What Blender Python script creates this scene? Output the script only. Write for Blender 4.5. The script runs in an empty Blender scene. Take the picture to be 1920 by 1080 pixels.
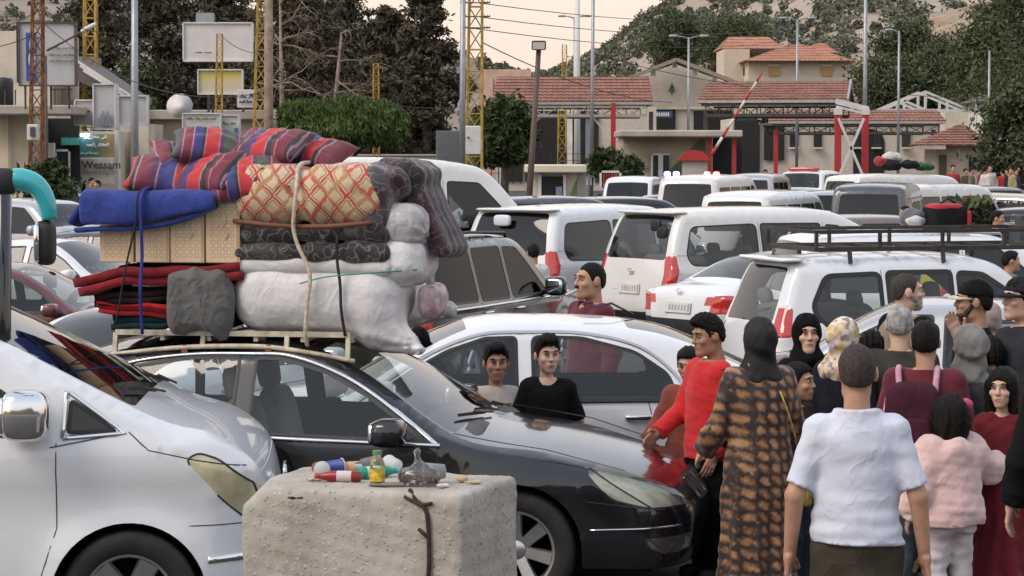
import bpy, bmesh, math, random
import numpy as np
from mathutils import Vector, Matrix, noise as mnoise
from mathutils.geometry import delaunay_2d_cdt
R = math.radians; PI = math.pi
random.seed(7); np.random.seed(7)
S = bpy.context.scene
COL = S.collection

# ------------------------------------------------------------------ camera
K = 1.6; F = 2955.0 * K; HC = 2.55; HOR = 285.0      # depths below are given in units of K metres
PITCH = math.atan((540 - HOR) / F)
cam_d = bpy.data.cameras.new('camera'); cam = bpy.data.objects.new('camera', cam_d); COL.objects.link(cam)
cam.location = (0, 0, HC); cam.rotation_euler = (PI / 2 - PITCH, 0, 0)
cam_d.sensor_width = 36; cam_d.lens = 36 * F / 1920; cam_d.clip_end = 6000; cam_d.clip_start = .1
S.camera = cam
# ------------------------------------------------------------------ sky, afterglow, exposure
SUN_AZ = R(238); SUN_EL = R(46)          # azimuth clockwise from +Y; the glow sits behind and to the left of the camera
W_ = bpy.data.worlds.new('World'); S.world = W_; W_.use_nodes = True
nt = W_.node_tree; nt.nodes.clear()
sky = nt.nodes.new('ShaderNodeTexSky'); sky.sky_type = 'NISHITA'; sky.sun_disc = False
sky.sun_elevation = R(14); sky.sun_rotation = SUN_AZ; sky.dust_density = 3.0; sky.air_density = 1.0; sky.ozone_density = 1.0
tc = nt.nodes.new('ShaderNodeTexCoord'); sx = nt.nodes.new('ShaderNodeSeparateXYZ')
nt.links.new(tc.outputs['Generated'], sx.inputs[0])
rp = nt.nodes.new('ShaderNodeValToRGB'); nt.links.new(sx.outputs['Z'], rp.inputs[0])
el = rp.color_ramp.elements
el[0].position = 0.0; el[0].color = (.86, .66, .55, 1); el[1].position = .9; el[1].color = (.62, .70, .84, 1)
e = el.new(.09); e.color = (.87, .72, .63, 1)
e = el.new(.17); e.color = (.88, .80, .76, 1)
e = el.new(.34); e.color = (.86, .88, .94, 1)
mx = nt.nodes.new('ShaderNodeMix'); mx.data_type = 'RGBA'; mx.blend_type = 'MIX'; mx.inputs[0].default_value = .86
sc_ = nt.nodes.new('ShaderNodeVectorMath'); sc_.operation = 'SCALE'; sc_.inputs[3].default_value = 9.0
nt.links.new(rp.outputs[0], sc_.inputs[0])
nt.links.new(sky.outputs[0], mx.inputs[6]); nt.links.new(sc_.outputs[0], mx.inputs[7])
bg = nt.nodes.new('ShaderNodeBackground'); bg.inputs[1].default_value = .088
out = nt.nodes.new('ShaderNodeOutputWorld')
nt.links.new(mx.outputs[2], bg.inputs[0]); nt.links.new(bg.outputs[0], out.inputs[0])
sl = bpy.data.lights.new('sun', 'SUN'); sl.energy = 1.25; sl.angle = R(30); sl.color = (1, .86, .74)
sun = bpy.data.objects.new('sun', sl); COL.objects.link(sun)
sd = Vector((math.sin(SUN_AZ) * math.cos(SUN_EL), math.cos(SUN_AZ) * math.cos(SUN_EL), math.sin(SUN_EL)))
sun.rotation_euler = sd.to_track_quat('Z', 'Y').to_euler(); sun.location = sd * 50
vs = S.view_settings; vs.view_transform = 'Standard'; vs.look = 'None'; vs.exposure = 0.80; vs.gamma = 1; vs.use_curve_mapping = False

# ------------------------------------------------------------------ helpers
def ground(y):
    "the yard dips a little behind the first row and comes back up at the checkpoint"
    y = float(y)
    def sm(a, b, t):
        t = min(1, max(0, (t - a) / (b - a))); return t * t * (3 - 2 * t)
    y /= K
    return -.15 * sm(10.8, 14.5, y) - .06 * sm(14.5, 22, y) + .21 * sm(36, 70, y)
def at(px, py, Y):
    "the point at depth Y seen at photograph pixel px, py"
    Y = Y * K; k = (px - 960) / F; v = -(py - 540) / F
    d = Vector((k, math.cos(PITCH) + v * math.sin(PITCH), -math.sin(PITCH) + v * math.cos(PITCH)))
    return Vector((0, 0, HC)) + d * (Y / d.y)
def gx(px, Y): return (px - 960) / F * Y * K
def zz(py, Y): return at(960, py, Y).z

def tag(o, label=None, cat=None, group=None, kind=None):
    if label: o['label'] = label
    if cat: o['category'] = cat
    if group: o['group'] = group
    if kind: o['kind'] = kind
    return o
def thing(name, label, cat, loc=(0, 0, 0), rz=0, group=None):
    o = bpy.data.objects.new(name, None); COL.objects.link(o); o.empty_display_size = .1
    o.location = loc; o.rotation_euler = (0, 0, rz)
    return tag(o, label, cat, group)
def link(name, me, parent=None, loc=None, rot=None):
    o = bpy.data.objects.new(name, me); COL.objects.link(o)
    if parent is not None: o.parent = parent
    if loc is not None: o.location = loc
    if rot is not None: o.rotation_euler = rot
    return o
def mesh(name, v, f, mats=None, smooth=True, mi=None, normals=None):
    me = bpy.data.meshes.new(name)
    v = np.asarray(v, dtype=float).reshape(-1, 3)
    if isinstance(f, np.ndarray) and f.ndim == 2:
        n = f.shape[1]; me.vertices.add(len(v)); me.vertices.foreach_set('co', v.ravel())
        me.loops.add(f.size); me.loops.foreach_set('vertex_index', f.ravel().astype(np.int32))
        me.polygons.add(len(f)); me.polygons.foreach_set('loop_start', np.arange(0, f.size, n, dtype=np.int32))
        me.polygons.foreach_set('loop_total', np.full(len(f), n, dtype=np.int32))
        me.update(calc_edges=True)
    else:
        me.from_pydata([tuple(p) for p in v], [], [tuple(int(i) for i in q) for q in f]); me.update()
    if mats is not None:
        for m in (mats if isinstance(mats, (list, tuple)) else [mats]): me.materials.append(m)
    me.polygons.foreach_set('use_smooth', np.full(len(me.polygons), bool(smooth)))
    if mi is not None: me.polygons.foreach_set('material_index', np.asarray(mi, dtype=np.int32))
    if normals is not None: me.normals_split_custom_set_from_vertices([tuple(n) for n in normals])
    me.update()
    return me
def obj(name, v, f, mats=None, parent=None, smooth=True, mi=None, loc=None, rot=None, normals=None):
    return link(name, mesh(name, v, f, mats, smooth, mi, normals), parent, loc, rot)

class MB:
    "collects simple shapes into one mesh"
    def __init__(s): s.v = []; s.f = []; s.m = []; s.mi = 0
    def add(s, v, f):
        o = len(s.v); s.v.extend([tuple(p) for p in v]); s.f.extend([tuple(i + o for i in q) for q in f]); s.m.extend([s.mi] * len(f)); return s
    def box(s, c, d, rz=0, m=None, b=0):
        x, y, z = d[0] / 2, d[1] / 2, d[2] / 2
        if b <= 0:
            v = [(-x, -y, -z), (x, -y, -z), (x, y, -z), (-x, y, -z), (-x, -y, z), (x, -y, z), (x, y, z), (-x, y, z)]
            f = [(0, 3, 2, 1), (4, 5, 6, 7), (0, 1, 5, 4), (1, 2, 6, 5), (2, 3, 7, 6), (3, 0, 4, 7)]
        else:
            b = min(b, x * .9, y * .9, z * .9)
            v = []; f = []
            for (k, zz_) in ((b, -z), (0, -z + b), (0, z - b), (b, z)):
                X, Y = x - k, y - k
                v += [(-X + b, -Y, zz_), (X - b, -Y, zz_), (X, -Y + b, zz_), (X, Y - b, zz_), (X - b, Y, zz_), (-X + b, Y, zz_), (-X, Y - b, zz_), (-X, -Y + b, zz_)]
            for j in range(3):
                for i in range(8): f.append((j * 8 + i, j * 8 + (i + 1) % 8, j * 8 + 8 + (i + 1) % 8, j * 8 + 8 + i))
            f.append(tuple(range(7, -1, -1))); f.append(tuple(range(24, 32)))
        M_ = m if m is not None else Matrix.Translation(Vector(c)) @ Matrix.Rotation(rz, 4, 'Z')
        return s.add([M_ @ Vector(p) for p in v], f)
    def bar(s, a, b, w, h=None, up=(0, 0, 1)):
        a, b = Vector(a), Vector(b); d = b - a; L = d.length
        if L < 1e-6: return s
        q = d.to_track_quat('Y', 'Z') if abs(d.normalized().z) < .99 else d.to_track_quat('Y', 'X')
        m = Matrix.Translation((a + b) / 2) @ q.to_matrix().to_4x4()
        return s.box(None, (w, L, h if h else w), m=m)
    def tube(s, pts, r, n=8, cap=True):
        pts = [Vector(p) for p in pts]; rr = r if isinstance(r, (list, tuple)) else [r] * len(pts)
        o = []; v = []; f = []
        t = (pts[1] - pts[0]).normalized(); u = t.orthogonal().normalized()
        for i, p in enumerate(pts):
            t2 = (pts[min(i + 1, len(pts) - 1)] - pts[max(i - 1, 0)]).normalized()
            u = (u - t2 * u.dot(t2)); u = u.normalized() if u.length > 1e-6 else t2.orthogonal().normalized()
            w = t2.cross(u)
            for k in range(n):
                a = 2 * PI * k / n; v.append(p + (u * math.cos(a) + w * math.sin(a)) * rr[i])
        for i in range(len(pts) - 1):
            for k in range(n): f.append((i * n + k, i * n + (k + 1) % n, i * n + n + (k + 1) % n, i * n + n + k))
        if cap: f.append(tuple(range(n - 1, -1, -1))); f.append(tuple(range((len(pts) - 1) * n, len(pts) * n)))
        return s.add(v, f)
    def lathe(s, prof, n=16, m=None):
        v = []; f = []
        for (r, z) in prof:
            for k in range(n): a = 2 * PI * k / n; v.append(Vector((r * math.cos(a), r * math.sin(a), z)))
        for i in range(len(prof) - 1):
            for k in range(n): f.append((i * n + k, i * n + (k + 1) % n, i * n + n + (k + 1) % n, i * n + n + k))
        if prof[0][0] > 1e-5: f.append(tuple(range(n - 1, -1, -1)))
        if prof[-1][0] > 1e-5: f.append(tuple(range((len(prof) - 1) * n, len(prof) * n)))
        if m is not None: v = [m @ p for p in v]
        return s.add(v, f)
    def sell(s, c, d, e1=.5, e2=.5, nu=16, nv=9, m=None):
        "superellipsoid: dims d, roundness e1 (vertical) e2 (plan), 1 = ellipsoid, small = box"
        v = []; f = []
        sp = lambda a, e: math.copysign(abs(a) ** e, a)
        for j in range(nv):
            ph = -PI / 2 + PI * j / (nv - 1)
            for i in range(nu):
                th = 2 * PI * i / nu
                v.append(Vector((d[0] / 2 * sp(math.cos(ph), e1) * sp(math.cos(th), e2), d[1] / 2 * sp(math.cos(ph), e1) * sp(math.sin(th), e2), d[2] / 2 * sp(math.sin(ph), e1))))
        for j in range(nv - 1):
            for i in range(nu): f.append((j * nu + i, j * nu + (i + 1) % nu, (j + 1) * nu + (i + 1) % nu, (j + 1) * nu + i))
        M_ = m if m is not None else Matrix.Translation(Vector(c))
        return s.add([M_ @ p for p in v], f)
    def poly(s, pts, th, axis=(0, 1, 0)):
        "flat outline extruded by th along axis"
        a = Vector(axis) * th; n = len(pts); v = [Vector(p) for p in pts]; v += [p + a for p in v]
        f = [tuple(range(n - 1, -1, -1)), tuple(range(n, 2 * n))] + [(i, (i + 1) % n, n + (i + 1) % n, n + i) for i in range(n)]
        return s.add(v, f)
    def build(s, name, mats, parent=None, smooth=False, loc=None, rot=None):
        return obj(name, s.v, s.f, mats, parent, smooth, s.m if isinstance(mats, (list, tuple)) else None, loc, rot)

def autosmooth(o, ang=35):
    me = o.data
    try: me.set_sharp_from_angle(angle=R(ang))
    except Exception: pass
    return o
def modif(o, t, **k):
    m = o.modifiers.new(t.lower(), t)
    for a, b in k.items(): setattr(m, a, b)
    return m

# ------------------------------------------------------------------ materials
_mc = {}
class G:
    "tiny node-graph helper"
    def __init__(s, name):
        s.m = bpy.data.materials.new(name); s.m.use_nodes = True; s.t = s.m.node_tree; s.t.nodes.clear()
        s.o = s.n('OutputMaterial'); s._co = None
    def n(s, kind, **k):
        nd = s.t.nodes.new('ShaderNode' + kind)
        for a, b in k.items(): setattr(nd, a, b)
        return nd
    def L(s, a, b): s.t.links.new(a, b)
    def co(s, which='Object', scale=None, rot=None, loc=None):
        t = s.n('TexCoord'); o = t.outputs[which]
        if scale is None and rot is None and loc is None: return o
        m = s.n('Mapping'); s.L(o, m.inputs[0])
        if scale is not None: m.inputs['Scale'].default_value = scale if isinstance(scale, (tuple, list)) else (scale,) * 3
        if rot is not None: m.inputs['Rotation'].default_value = rot
        if loc is not None: m.inputs['Location'].default_value = loc
        return m.outputs[0]
    def noise(s, scale, detail=4, rough=.55, co=None, out='Fac'):
        t = s.n('TexNoise'); t.inputs['Scale'].default_value = scale; t.inputs['Detail'].default_value = detail; t.inputs['Roughness'].default_value = rough
        s.L(co if co is not None else s.co(), t.inputs['Vector']); return t.outputs[out]
    def vor(s, scale, co=None, feature='F1', out='Distance', rnd=1):
        t = s.n('TexVoronoi', feature=feature); t.inputs['Scale'].default_value = scale; t.inputs['Randomness'].default_value = rnd
        s.L(co if co is not None else s.co(), t.inputs['Vector']); return t.outputs[out]
    def ramp(s, fac, stops, interp='LINEAR'):
        r = s.n('ValToRGB'); s.L(fac, r.inputs[0]); cr = r.color_ramp; cr.interpolation = interp
        while len(cr.elements) > len(stops): cr.elements.remove(cr.elements[-1])
        while len(cr.elements) < len(stops): cr.elements.new(1)
        for e_, (p, c) in zip(cr.elements, stops):
            e_.position = p; e_.color = (c, c, c, 1) if isinstance(c, (int, float)) else (*c[:3], 1)
        return r.outputs[0]
    def math(s, op, a, b=None, clamp=False):
        t = s.n('Math', operation=op, use_clamp=clamp)
        for i, x in enumerate((a, b)):
            if x is None: continue
            if isinstance(x, (int, float)): t.inputs[i].default_value = x
            else: s.L(x, t.inputs[i])
        return t.outputs[0]
    def mix(s, fac, a, b, blend='MIX'):
        t = s.n('Mix', data_type='RGBA', blend_type=blend)
        for i, x in ((0, fac), (6, a), (7, b)):
            if isinstance(x, (int, float)): t.inputs[i].default_value = x if i == 0 else (x, x, x, 1)
            elif isinstance(x, (tuple, list)): t.inputs[i].default_value = (*x[:3], 1)
            else: s.L(x, t.inputs[i])
        return t.outputs[2]
    def sep(s, co):
        t = s.n('SeparateXYZ'); s.L(co, t.inputs[0]); return t.outputs
    def bump(s, h, strength=.3, dist=.01):
        b = s.n('Bump'); b.inputs['Strength'].default_value = strength; b.inputs['Distance'].default_value = dist
        s.L(h, b.inputs['Height']); return b.outputs[0]
    def bsdf(s, col=None, rough=.6, metal=0, normal=None, **k):
        p = s.n('BsdfPrincipled')
        for key, x in (('Base Color', col), ('Roughness', rough), ('Metallic', metal), ('Normal', normal)):
            if x is None: continue
            if isinstance(x, (int, float)): p.inputs[key].default_value = x
            elif isinstance(x, (tuple, list)): p.inputs[key].default_value = (*x[:3], 1)
            else: s.L(x, p.inputs[key])
        for key, x in k.items():
            kk = key.replace('_', ' ')
            if isinstance(x, (int, float)): p.inputs[kk].default_value = x
            elif isinstance(x, (tuple, list)): p.inputs[kk].default_value = (*x[:3], 1) if p.inputs[kk].type == 'RGBA' else x[:3]
            else: s.L(x, p.inputs[kk])
        s.L(p.outputs[0], s.o.inputs[0]); return p
def M(name, col, rough=.6, metal=0, var=.12, scale=6, bump=0, bscale=60, **k):
    if name in _mc: return _mc[name]
    g = G(name); c = col
    if var:
        f = g.noise(scale, 5)
        lo = tuple(max(0, x * (1 - var * 1.6)) for x in col); hi = tuple(min(1, x * (1 + var)) for x in col)
        c = g.ramp(f, [(.3, lo), (.7, hi)])
    nrm = g.bump(g.noise(bscale, 4), bump, .01) if bump else None
    g.bsdf(c, rough, metal, nrm, **k)
    _mc[name] = g.m; return g.m
def emis(name, col, st):
    if name in _mc: return _mc[name]
    g = G(name); g.bsdf(col, .4, Emission_Color=col, Emission_Strength=st); _mc[name] = g.m; return g.m
def paint(name, col, metal=0., rough=.32, dust=.25, dcol=(.36, .31, .26)):
    if name in _mc: return _mc[name]
    g = G(name)
    d = g.ramp(g.noise(2.2, 7, .65), [(.42, 0.), (.78, dust)])
    fine = g.ramp(g.noise(60, 3), [(.5, 0.), (.9, dust * .5)])
    tot = g.math('ADD', d, fine, True)
    c = g.mix(tot, col, dcol)
    rgh = g.math('ADD', g.math('MULTIPLY', tot, .7), rough, True)
    nrm = g.bump(g.noise(2.0, 2), .03, .01)
    g.bsdf(c, rgh, metal, nrm, Coat_Weight=.85, Coat_Roughness=.05, Specular_IOR_Level=.4)
    _mc[name] = g.m; return g.m
def glass(name, tint=(.55, .6, .6), refl=1.0, dirt=.02, dcol=(.45, .42, .38)):
    if name in _mc: return _mc[name]
    g = G(name)
    tr = g.n('BsdfTransparent'); tr.inputs[0].default_value = (*tint, 1)
    gl = g.n('BsdfGlossy'); gl.inputs['Roughness'].default_value = .03; gl.inputs[0].default_value = (refl, refl, refl, 1)
    fr = g.n('Fresnel'); fr.inputs[0].default_value = 1.55
    mx = g.n('MixShader'); g.L(fr.outputs[0], mx.inputs[0]); g.L(tr.outputs[0], mx.inputs[1]); g.L(gl.outputs[0], mx.inputs[2])
    df = g.n('BsdfDiffuse'); df.inputs[0].default_value = (*dcol, 1)
    m2 = g.n('MixShader'); g.L(g.ramp(g.noise(5, 6), [(.4, dirt * .4), (.8, dirt * 1.6)]), m2.inputs[0]); g.L(mx.outputs[0], m2.inputs[1]); g.L(df.outputs[0], m2.inputs[2])
    g.L(m2.outputs[0], g.o.inputs[0]); _mc[name] = g.m; return g.m

# ------------------------------------------------------------------ signed-distance modelling
class SDF:
    "smooth union of round cones and ellipsoids, meshed by surface nets"
    def __init__(s, k=.03): s.p = []; s.k = k; s.cut = []; s.post = None
    def cone(s, a, b, r1, r2=None, k=None, sy=1.): s.p.append(('c', np.array(a, float), np.array(b, float), r1, r1 if r2 is None else r2, k)); return s
    def ell(s, c, r, rot=None, k=None): s.p.append(('e', np.array(c, float), np.array(r, float), np.array(rot) if rot is not None else None, None, k)); return s
    def box(s, c, d, rad=.01, rot=None, k=None): s.p.append(('b', np.array(c, float), np.array(d, float) / 2, np.array(rot) if rot is not None else None, rad, k)); return s
    def sub(s, kind, *a, k=.01): s.cut.append((kind, a, k)); return s
    @staticmethod
    def _prim(P, p):
        if p[0] == 'c':
            _, a, b, r1, r2, _k = p; ba = b - a; h = np.clip(((P - a) @ ba) / max(1e-9, ba @ ba), 0, 1)
            return np.linalg.norm(P - a - h[:, None] * ba, axis=1) - (r1 + (r2 - r1) * h)
        q = P - p[1]
        if p[3] is not None: q = q @ p[3]
        if p[0] == 'e':
            k0 = np.linalg.norm(q / p[2], axis=1); k1 = np.linalg.norm(q / p[2] ** 2, axis=1)
            return np.where(k1 > 1e-6, k0 * (k0 - 1) / np.maximum(k1, 1e-6), -p[2].min())
        d = np.abs(q) - (p[2] - p[4])
        return np.linalg.norm(np.maximum(d, 0), axis=1) + np.minimum(d.max(axis=1), 0) - p[4]
    def ev(s, P):
        D = None
        for p in s.p:
            d = s._prim(P, p); k = p[5] if p[5] is not None else s.k
            if D is None: D = d
            else:
                h = np.clip(.5 + .5 * (D - d) / k, 0, 1); D = D + (d - D) * h - k * h * (1 - h)
        for kind, a, k in s.cut:
            if kind == 'plane': d = (P - np.array(a[0], float)) @ np.array(a[1], float)      # keeps the side against the normal
            elif kind == 'fn': d = a[0](P)
            else: d = -s._prim(P, a[0])
            h = np.clip(.5 - .5 * (D - d) / k, 0, 1); D = D + (d - D) * h + k * h * (1 - h)
        if s.post is not None: D = s.post(P, D)
        return D
    def bounds(s):
        lo = np.full(3, 1e9); hi = -lo
        for p in s.p:
            if p[0] == 'c':
                for q, r in ((p[1], p[3]), (p[2], p[4])): lo = np.minimum(lo, q - r); hi = np.maximum(hi, q + r)
            else:
                r = p[2] if p[3] is None else np.full(3, np.linalg.norm(p[2])); lo = np.minimum(lo, p[1] - r); hi = np.maximum(hi, p[1] + r)
        for kind, a, k in s.cut:
            if kind == 'plane':
                n = np.array(a[1], float)
                for i in range(3):
                    if n[i] > .999: hi[i] = min(hi[i], a[0][i] + .01)
                    if n[i] < -.999: lo[i] = max(lo[i], a[0][i] - .01)
        return lo, hi
    def mesh(s, h):
        lo, hi = s.bounds(); lo = lo - 2.2 * h - .015; hi = hi + 2.2 * h + .015
        n = np.maximum(4, np.ceil((hi - lo) / h).astype(int) + 1)
        ax = [lo[i] + h * np.arange(n[i]) for i in range(3)]
        q = 4; nc = (n + q - 1) // q; ac = [lo[i] + h * (q * np.arange(nc[i]) + (q - 1) / 2) for i in range(3)]
        Dc = s.ev(np.stack(np.meshgrid(*ac, indexing='ij'), -1).reshape(-1, 3)).reshape(nc)      # coarse pass: skip cells far from the surface
        Df = Dc.repeat(q, 0).repeat(q, 1).repeat(q, 2)[:n[0], :n[1], :n[2]].copy(); near = np.abs(Df) < h * q * 1.5 + .03
        I = np.argwhere(near); Df[near] = s.ev(lo + I * h)
        return nets(Df, lo, h)
def nets(Fv, lo, h):
    n = Fv.shape; ins = Fv < 0
    c = tuple(k - 1 for k in n)
    cnt = np.zeros(c); acc = np.zeros(c + (3,))
    cor = [(i, j, k) for i in (0, 1) for j in (0, 1) for k in (0, 1)]
    sl = lambda o: tuple(slice(o[i], o[i] + c[i]) for i in range(3))
    for a in cor:
        for ax in range(3):
            if a[ax]: continue
            b = list(a); b[ax] = 1; b = tuple(b)
            fa, fb = Fv[sl(a)], Fv[sl(b)]; m = ins[sl(a)] != ins[sl(b)]
            if not m.any(): continue
            t = np.where(m, fa / np.where(m, fa - fb, 1), 0)
            for q in range(3):
                acc[..., q] += np.where(m, a[q] + (t if q == ax else 0), 0)
            cnt += m
    act = cnt > 0; idx = np.full(c, -1, dtype=np.int64); idx[act] = np.arange(act.sum())
    ijk = np.argwhere(act)
    V = (acc[act] / cnt[act][:, None] + ijk) * h + lo
    Q = []
    for ax in range(3):
        o1, o2 = [(1, 2), (2, 0), (0, 1)][ax]
        A = np.take(ins, range(0, n[ax] - 1), axis=ax); B = np.take(ins, range(1, n[ax]), axis=ax)
        e_ = np.argwhere(A != B)
        if not len(e_): continue
        ok = (e_[:, o1] > 0) & (e_[:, o2] > 0) & (e_[:, o1] < n[o1] - 1) & (e_[:, o2] < n[o2] - 1); e_ = e_[ok]
        d1 = np.zeros(3, int); d1[o1] = 1; d2 = np.zeros(3, int); d2[o2] = 1
        g = lambda x: idx[x[:, 0], x[:, 1], x[:, 2]]
        q = np.stack([g(e_ - d1 - d2), g(e_ - d2), g(e_), g(e_ - d1)], 1)
        flip = ~A[tuple(e_.T)]
        q[flip] = q[flip][:, ::-1]; Q.append(q)
    return V, (np.concatenate(Q) if Q else np.zeros((0, 4), int))
def rotm(rx=0, ry=0, rz=0):
    from mathutils import Euler
    return np.array(Euler((rx, ry, rz)).to_matrix())
def wob(P, sc, amp, seed=0):
    "cheap smooth 3-D waviness"
    rs = np.random.RandomState(seed); r = 0
    for i in range(5):
        k = rs.normal(size=3) * sc * (1 + .5 * i); r = r + np.sin(P @ k + rs.uniform(0, 7)) / (1 + .5 * i)
    return r * amp / 2.2
def spline(pts, n=8, closed=False):
    "Catmull-Rom through points of any dimension; n samples per span"
    P = np.asarray(pts, float); N = len(P); out = []
    rng = range(N) if closed else range(N - 1)
    for i in rng:
        p0 = P[(i - 1) % N] if closed or i > 0 else 2 * P[0] - P[1]; p1 = P[i]; p2 = P[(i + 1) % N]
        p3 = P[(i + 2) % N] if closed or i + 2 < N else 2 * P[-1] - P[-2]
        for j in range(n):
            t = j / n
            out.append(.5 * ((2 * p1) + (p2 - p0) * t + (2 * p0 - 5 * p1 + 4 * p2 - p3) * t * t + (-p0 + 3 * p1 - 3 * p2 + p3) * t ** 3))
    if not closed: out.append(P[-1])
    return np.array(out)
# ------------------------------------------------------------------ ground
g = G('asphalt'); n1 = g.noise(.5, 6); n2 = g.noise(90, 3); c = g.ramp(n1, [(.3, (.030, .029, .028)), (.7, (.055, .052, .049))]); c = g.mix(g.ramp(n2, [(.4, 0.), (.8, .5)]), c, (.075, .072, .069))
g.bsdf(c, .85, 0, g.bump(n2, .4, .005)); ASPH = g.m
ys = [-30, -5, 0] + list(np.arange(4, 120, 2.5)) + [130, 160, 200, 300, 600, 2400]; xs = [-1200, -300, -100, -40, -20, 0, 20, 40, 100, 300, 1200]
V = [(x, y, ground(y)) for y in ys for x in xs]; nx = len(xs)
Fq = [(j * nx + i, j * nx + i + 1, (j + 1) * nx + i + 1, (j + 1) * nx + i) for j in range(len(ys) - 1) for i in range(nx - 1)]
tag(obj('ground', V, Fq, ASPH), kind='structure')
# ------------------------------------------------------------------ hills
def lerp_pts(pts): P = np.array(pts, float); return lambda x: np.interp(x, P[:, 0], P[:, 1])
def fbm(P, sc, amp, seed=0, oct=5):
    r = 0; 
    for o in range(oct): r = r + wob(P, sc * 2 ** o, amp / 1.9 ** o, seed + o)
    return r
def terrain(name, X, Yv, zf, mat):
    gx_, gy_ = np.meshgrid(X, Yv); z = zf(gx_.ravel(), gy_.ravel()); V = np.stack([gx_.ravel(), gy_.ravel() * K, z], 1); n = len(X)
    i, j = np.meshgrid(np.arange(n - 1), np.arange(len(Yv) - 1)); a = (j * n + i).ravel(); Fq = np.stack([a, a + 1, a + n + 1, a + n], 1)
    return tag(obj(name, V, Fq, mat, None, True), kind='structure')
def soilmat(name, a, b, c, sc):
    g = G(name); co = g.co(); f = g.noise(sc, 8, .62, co); k = g.ramp(f, [(.3, a), (.5, b), (.7, c)]); f2 = g.noise(sc * 9, 5, .6, co); k = g.mix(g.ramp(f2, [(.45, 0.), (.75, .5)]), k, tuple(x * .55 for x in b)); g.bsdf(k, .95, 0, g.bump(g.noise(sc * 6, 6, .65, co), .8, 1.5)); return g.m
SM = lambda t: np.clip(t, 0, 1) ** 2 * (3 - 2 * np.clip(t, 0, 1))
Hr = lerp_pts([(-40, 0), (-12, 3), (0, 14), (8, 20), (18, 24.5), (31, 34), (45, 42), (70, 56), (130, 88), (260, 120)])
def hill_z(x, y):
    P = np.stack([x, y, 0 * x], 1); return np.maximum(-1, Hr(x) * SM((y - 150) / 250) + fbm(P, .035, 2.2, 11) * SM((y - 160) / 60) * (Hr(x) > 1))
terrain('hill', np.arange(-45, 262, 3.), np.r_[np.arange(150, 440, 4.), 480, 560, 700], lambda x, y: hill_z(x, np.minimum(y, 420)) - np.maximum(0, y - 420) * .03, soilmat('hill_soil', (.26, .21, .16), (.34, .28, .215), (.43, .36, .285), .03))
Hl = lerp_pts([(-900, 130), (-300, 95), (-170, 82), (-70, 69), (-34, 53), (-12, 44), (9, 39), (34, 37), (90, 20), (200, 10)])
def mt_z(x, y):
    P = np.stack([x, y, 0 * x], 1); return Hl(x) * SM((y - 420) / 480) + fbm(P, .012, 5, 21) * SM((y - 450) / 200)
terrain('mountain', np.arange(-900, 220, 12.), np.r_[np.arange(420, 960, 15.), 1100, 1400], lambda x, y: mt_z(x, np.minimum(y, 930)) - np.maximum(0, y - 930) * .03, soilmat('mountain_soil', (.16, .125, .105), (.23, .18, .15), (.29, .235, .20), .012))
Hc = lerp_pts([(36, 3), (40.5, 9.5), (45, 14.5), (50, 17), (57, 20.5), (65, 22.5), (80, 24)])
def cliff_z(x, y):
    P = np.stack([x, y, 0 * x], 1); return np.maximum(0, Hc(x) * SM((y - 172) / 34) + fbm(P, .16, 1.3, 31) * SM((y - 172) / 15))
g = G('rock_face'); co = g.co(); f = g.noise(.22, 9, .68, co); c = g.ramp(f, [(.28, (.22, .15, .10)), (.45, (.40, .29, .20)), (.6, (.50, .39, .28)), (.75, (.30, .22, .16))]); red = g.ramp(g.noise(.09, 2, .5, co), [(.52, 0.), (.62, .8)]); c = g.mix(red, c, (.34, .15, .09)); g.bsdf(c, .95, 0, g.bump(g.noise(.7, 8, .7, co), 1., 1.2))
terrain('rock_slope', np.arange(34, 82, .8), np.arange(170, 216, .9), cliff_z, g.m)
# the valley side behind the photographer, seen only in windows and paint
def back_z(x, y):
    P = np.stack([x, y, 0 * x], 1); return np.maximum(-1, (26 + 12 * np.sin(x * .013 + 1) + 7 * np.sin(x * .041)) * SM((-y - 40) / 90) + fbm(P, .03, 3, 51) * SM((-y - 50) / 40))
terrain('valley_side', np.arange(-420, 421, 7.), np.arange(-240, -28, 5.), back_z, soilmat('valley_soil', (.035, .04, .028), (.055, .06, .04), (.09, .085, .06), .04))
# ------------------------------------------------------------------ foliage
def leaf_mat(name, lo, mid, hi, sc=.9, rough=.75):
    g = G(name); co = g.co(); f = g.math('ADD', g.math('MULTIPLY', g.noise(sc, 4, .6, co), .6), g.math('MULTIPLY', g.noise(sc * 14, 2, .5, co), .4)); c = g.ramp(f, [(.36, lo), (.5, mid), (.64, hi)])
    g.bsdf(c, rough, 0, None, Specular_IOR_Level=.2); return g.m
def leaves(name, C, size, mat, parent=None, up=.0, asp=1.6, seed=0, jitter=.4):
    rs = np.random.RandomState(seed); C = np.asarray(C); N = len(C); a = rs.normal(size=(N, 3)); a[:, 2] += up * 2; a /= np.linalg.norm(a, axis=1)[:, None]; b = rs.normal(size=(N, 3)); b -= a * (a * b).sum(1)[:, None]; b /= np.linalg.norm(b, axis=1)[:, None]
    s = (size * (1 + jitter * rs.uniform(-1, 1, N)))[:, None]; a = a * s * asp * .5; b = b * s * .5
    V = np.stack([C - a, C - a * .1 + b, C + a, C - a * .1 - b], 1).reshape(-1, 3); Fq = np.arange(4 * N).reshape(N, 4)
    return obj(name, V, Fq, mat, parent, False)
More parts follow.
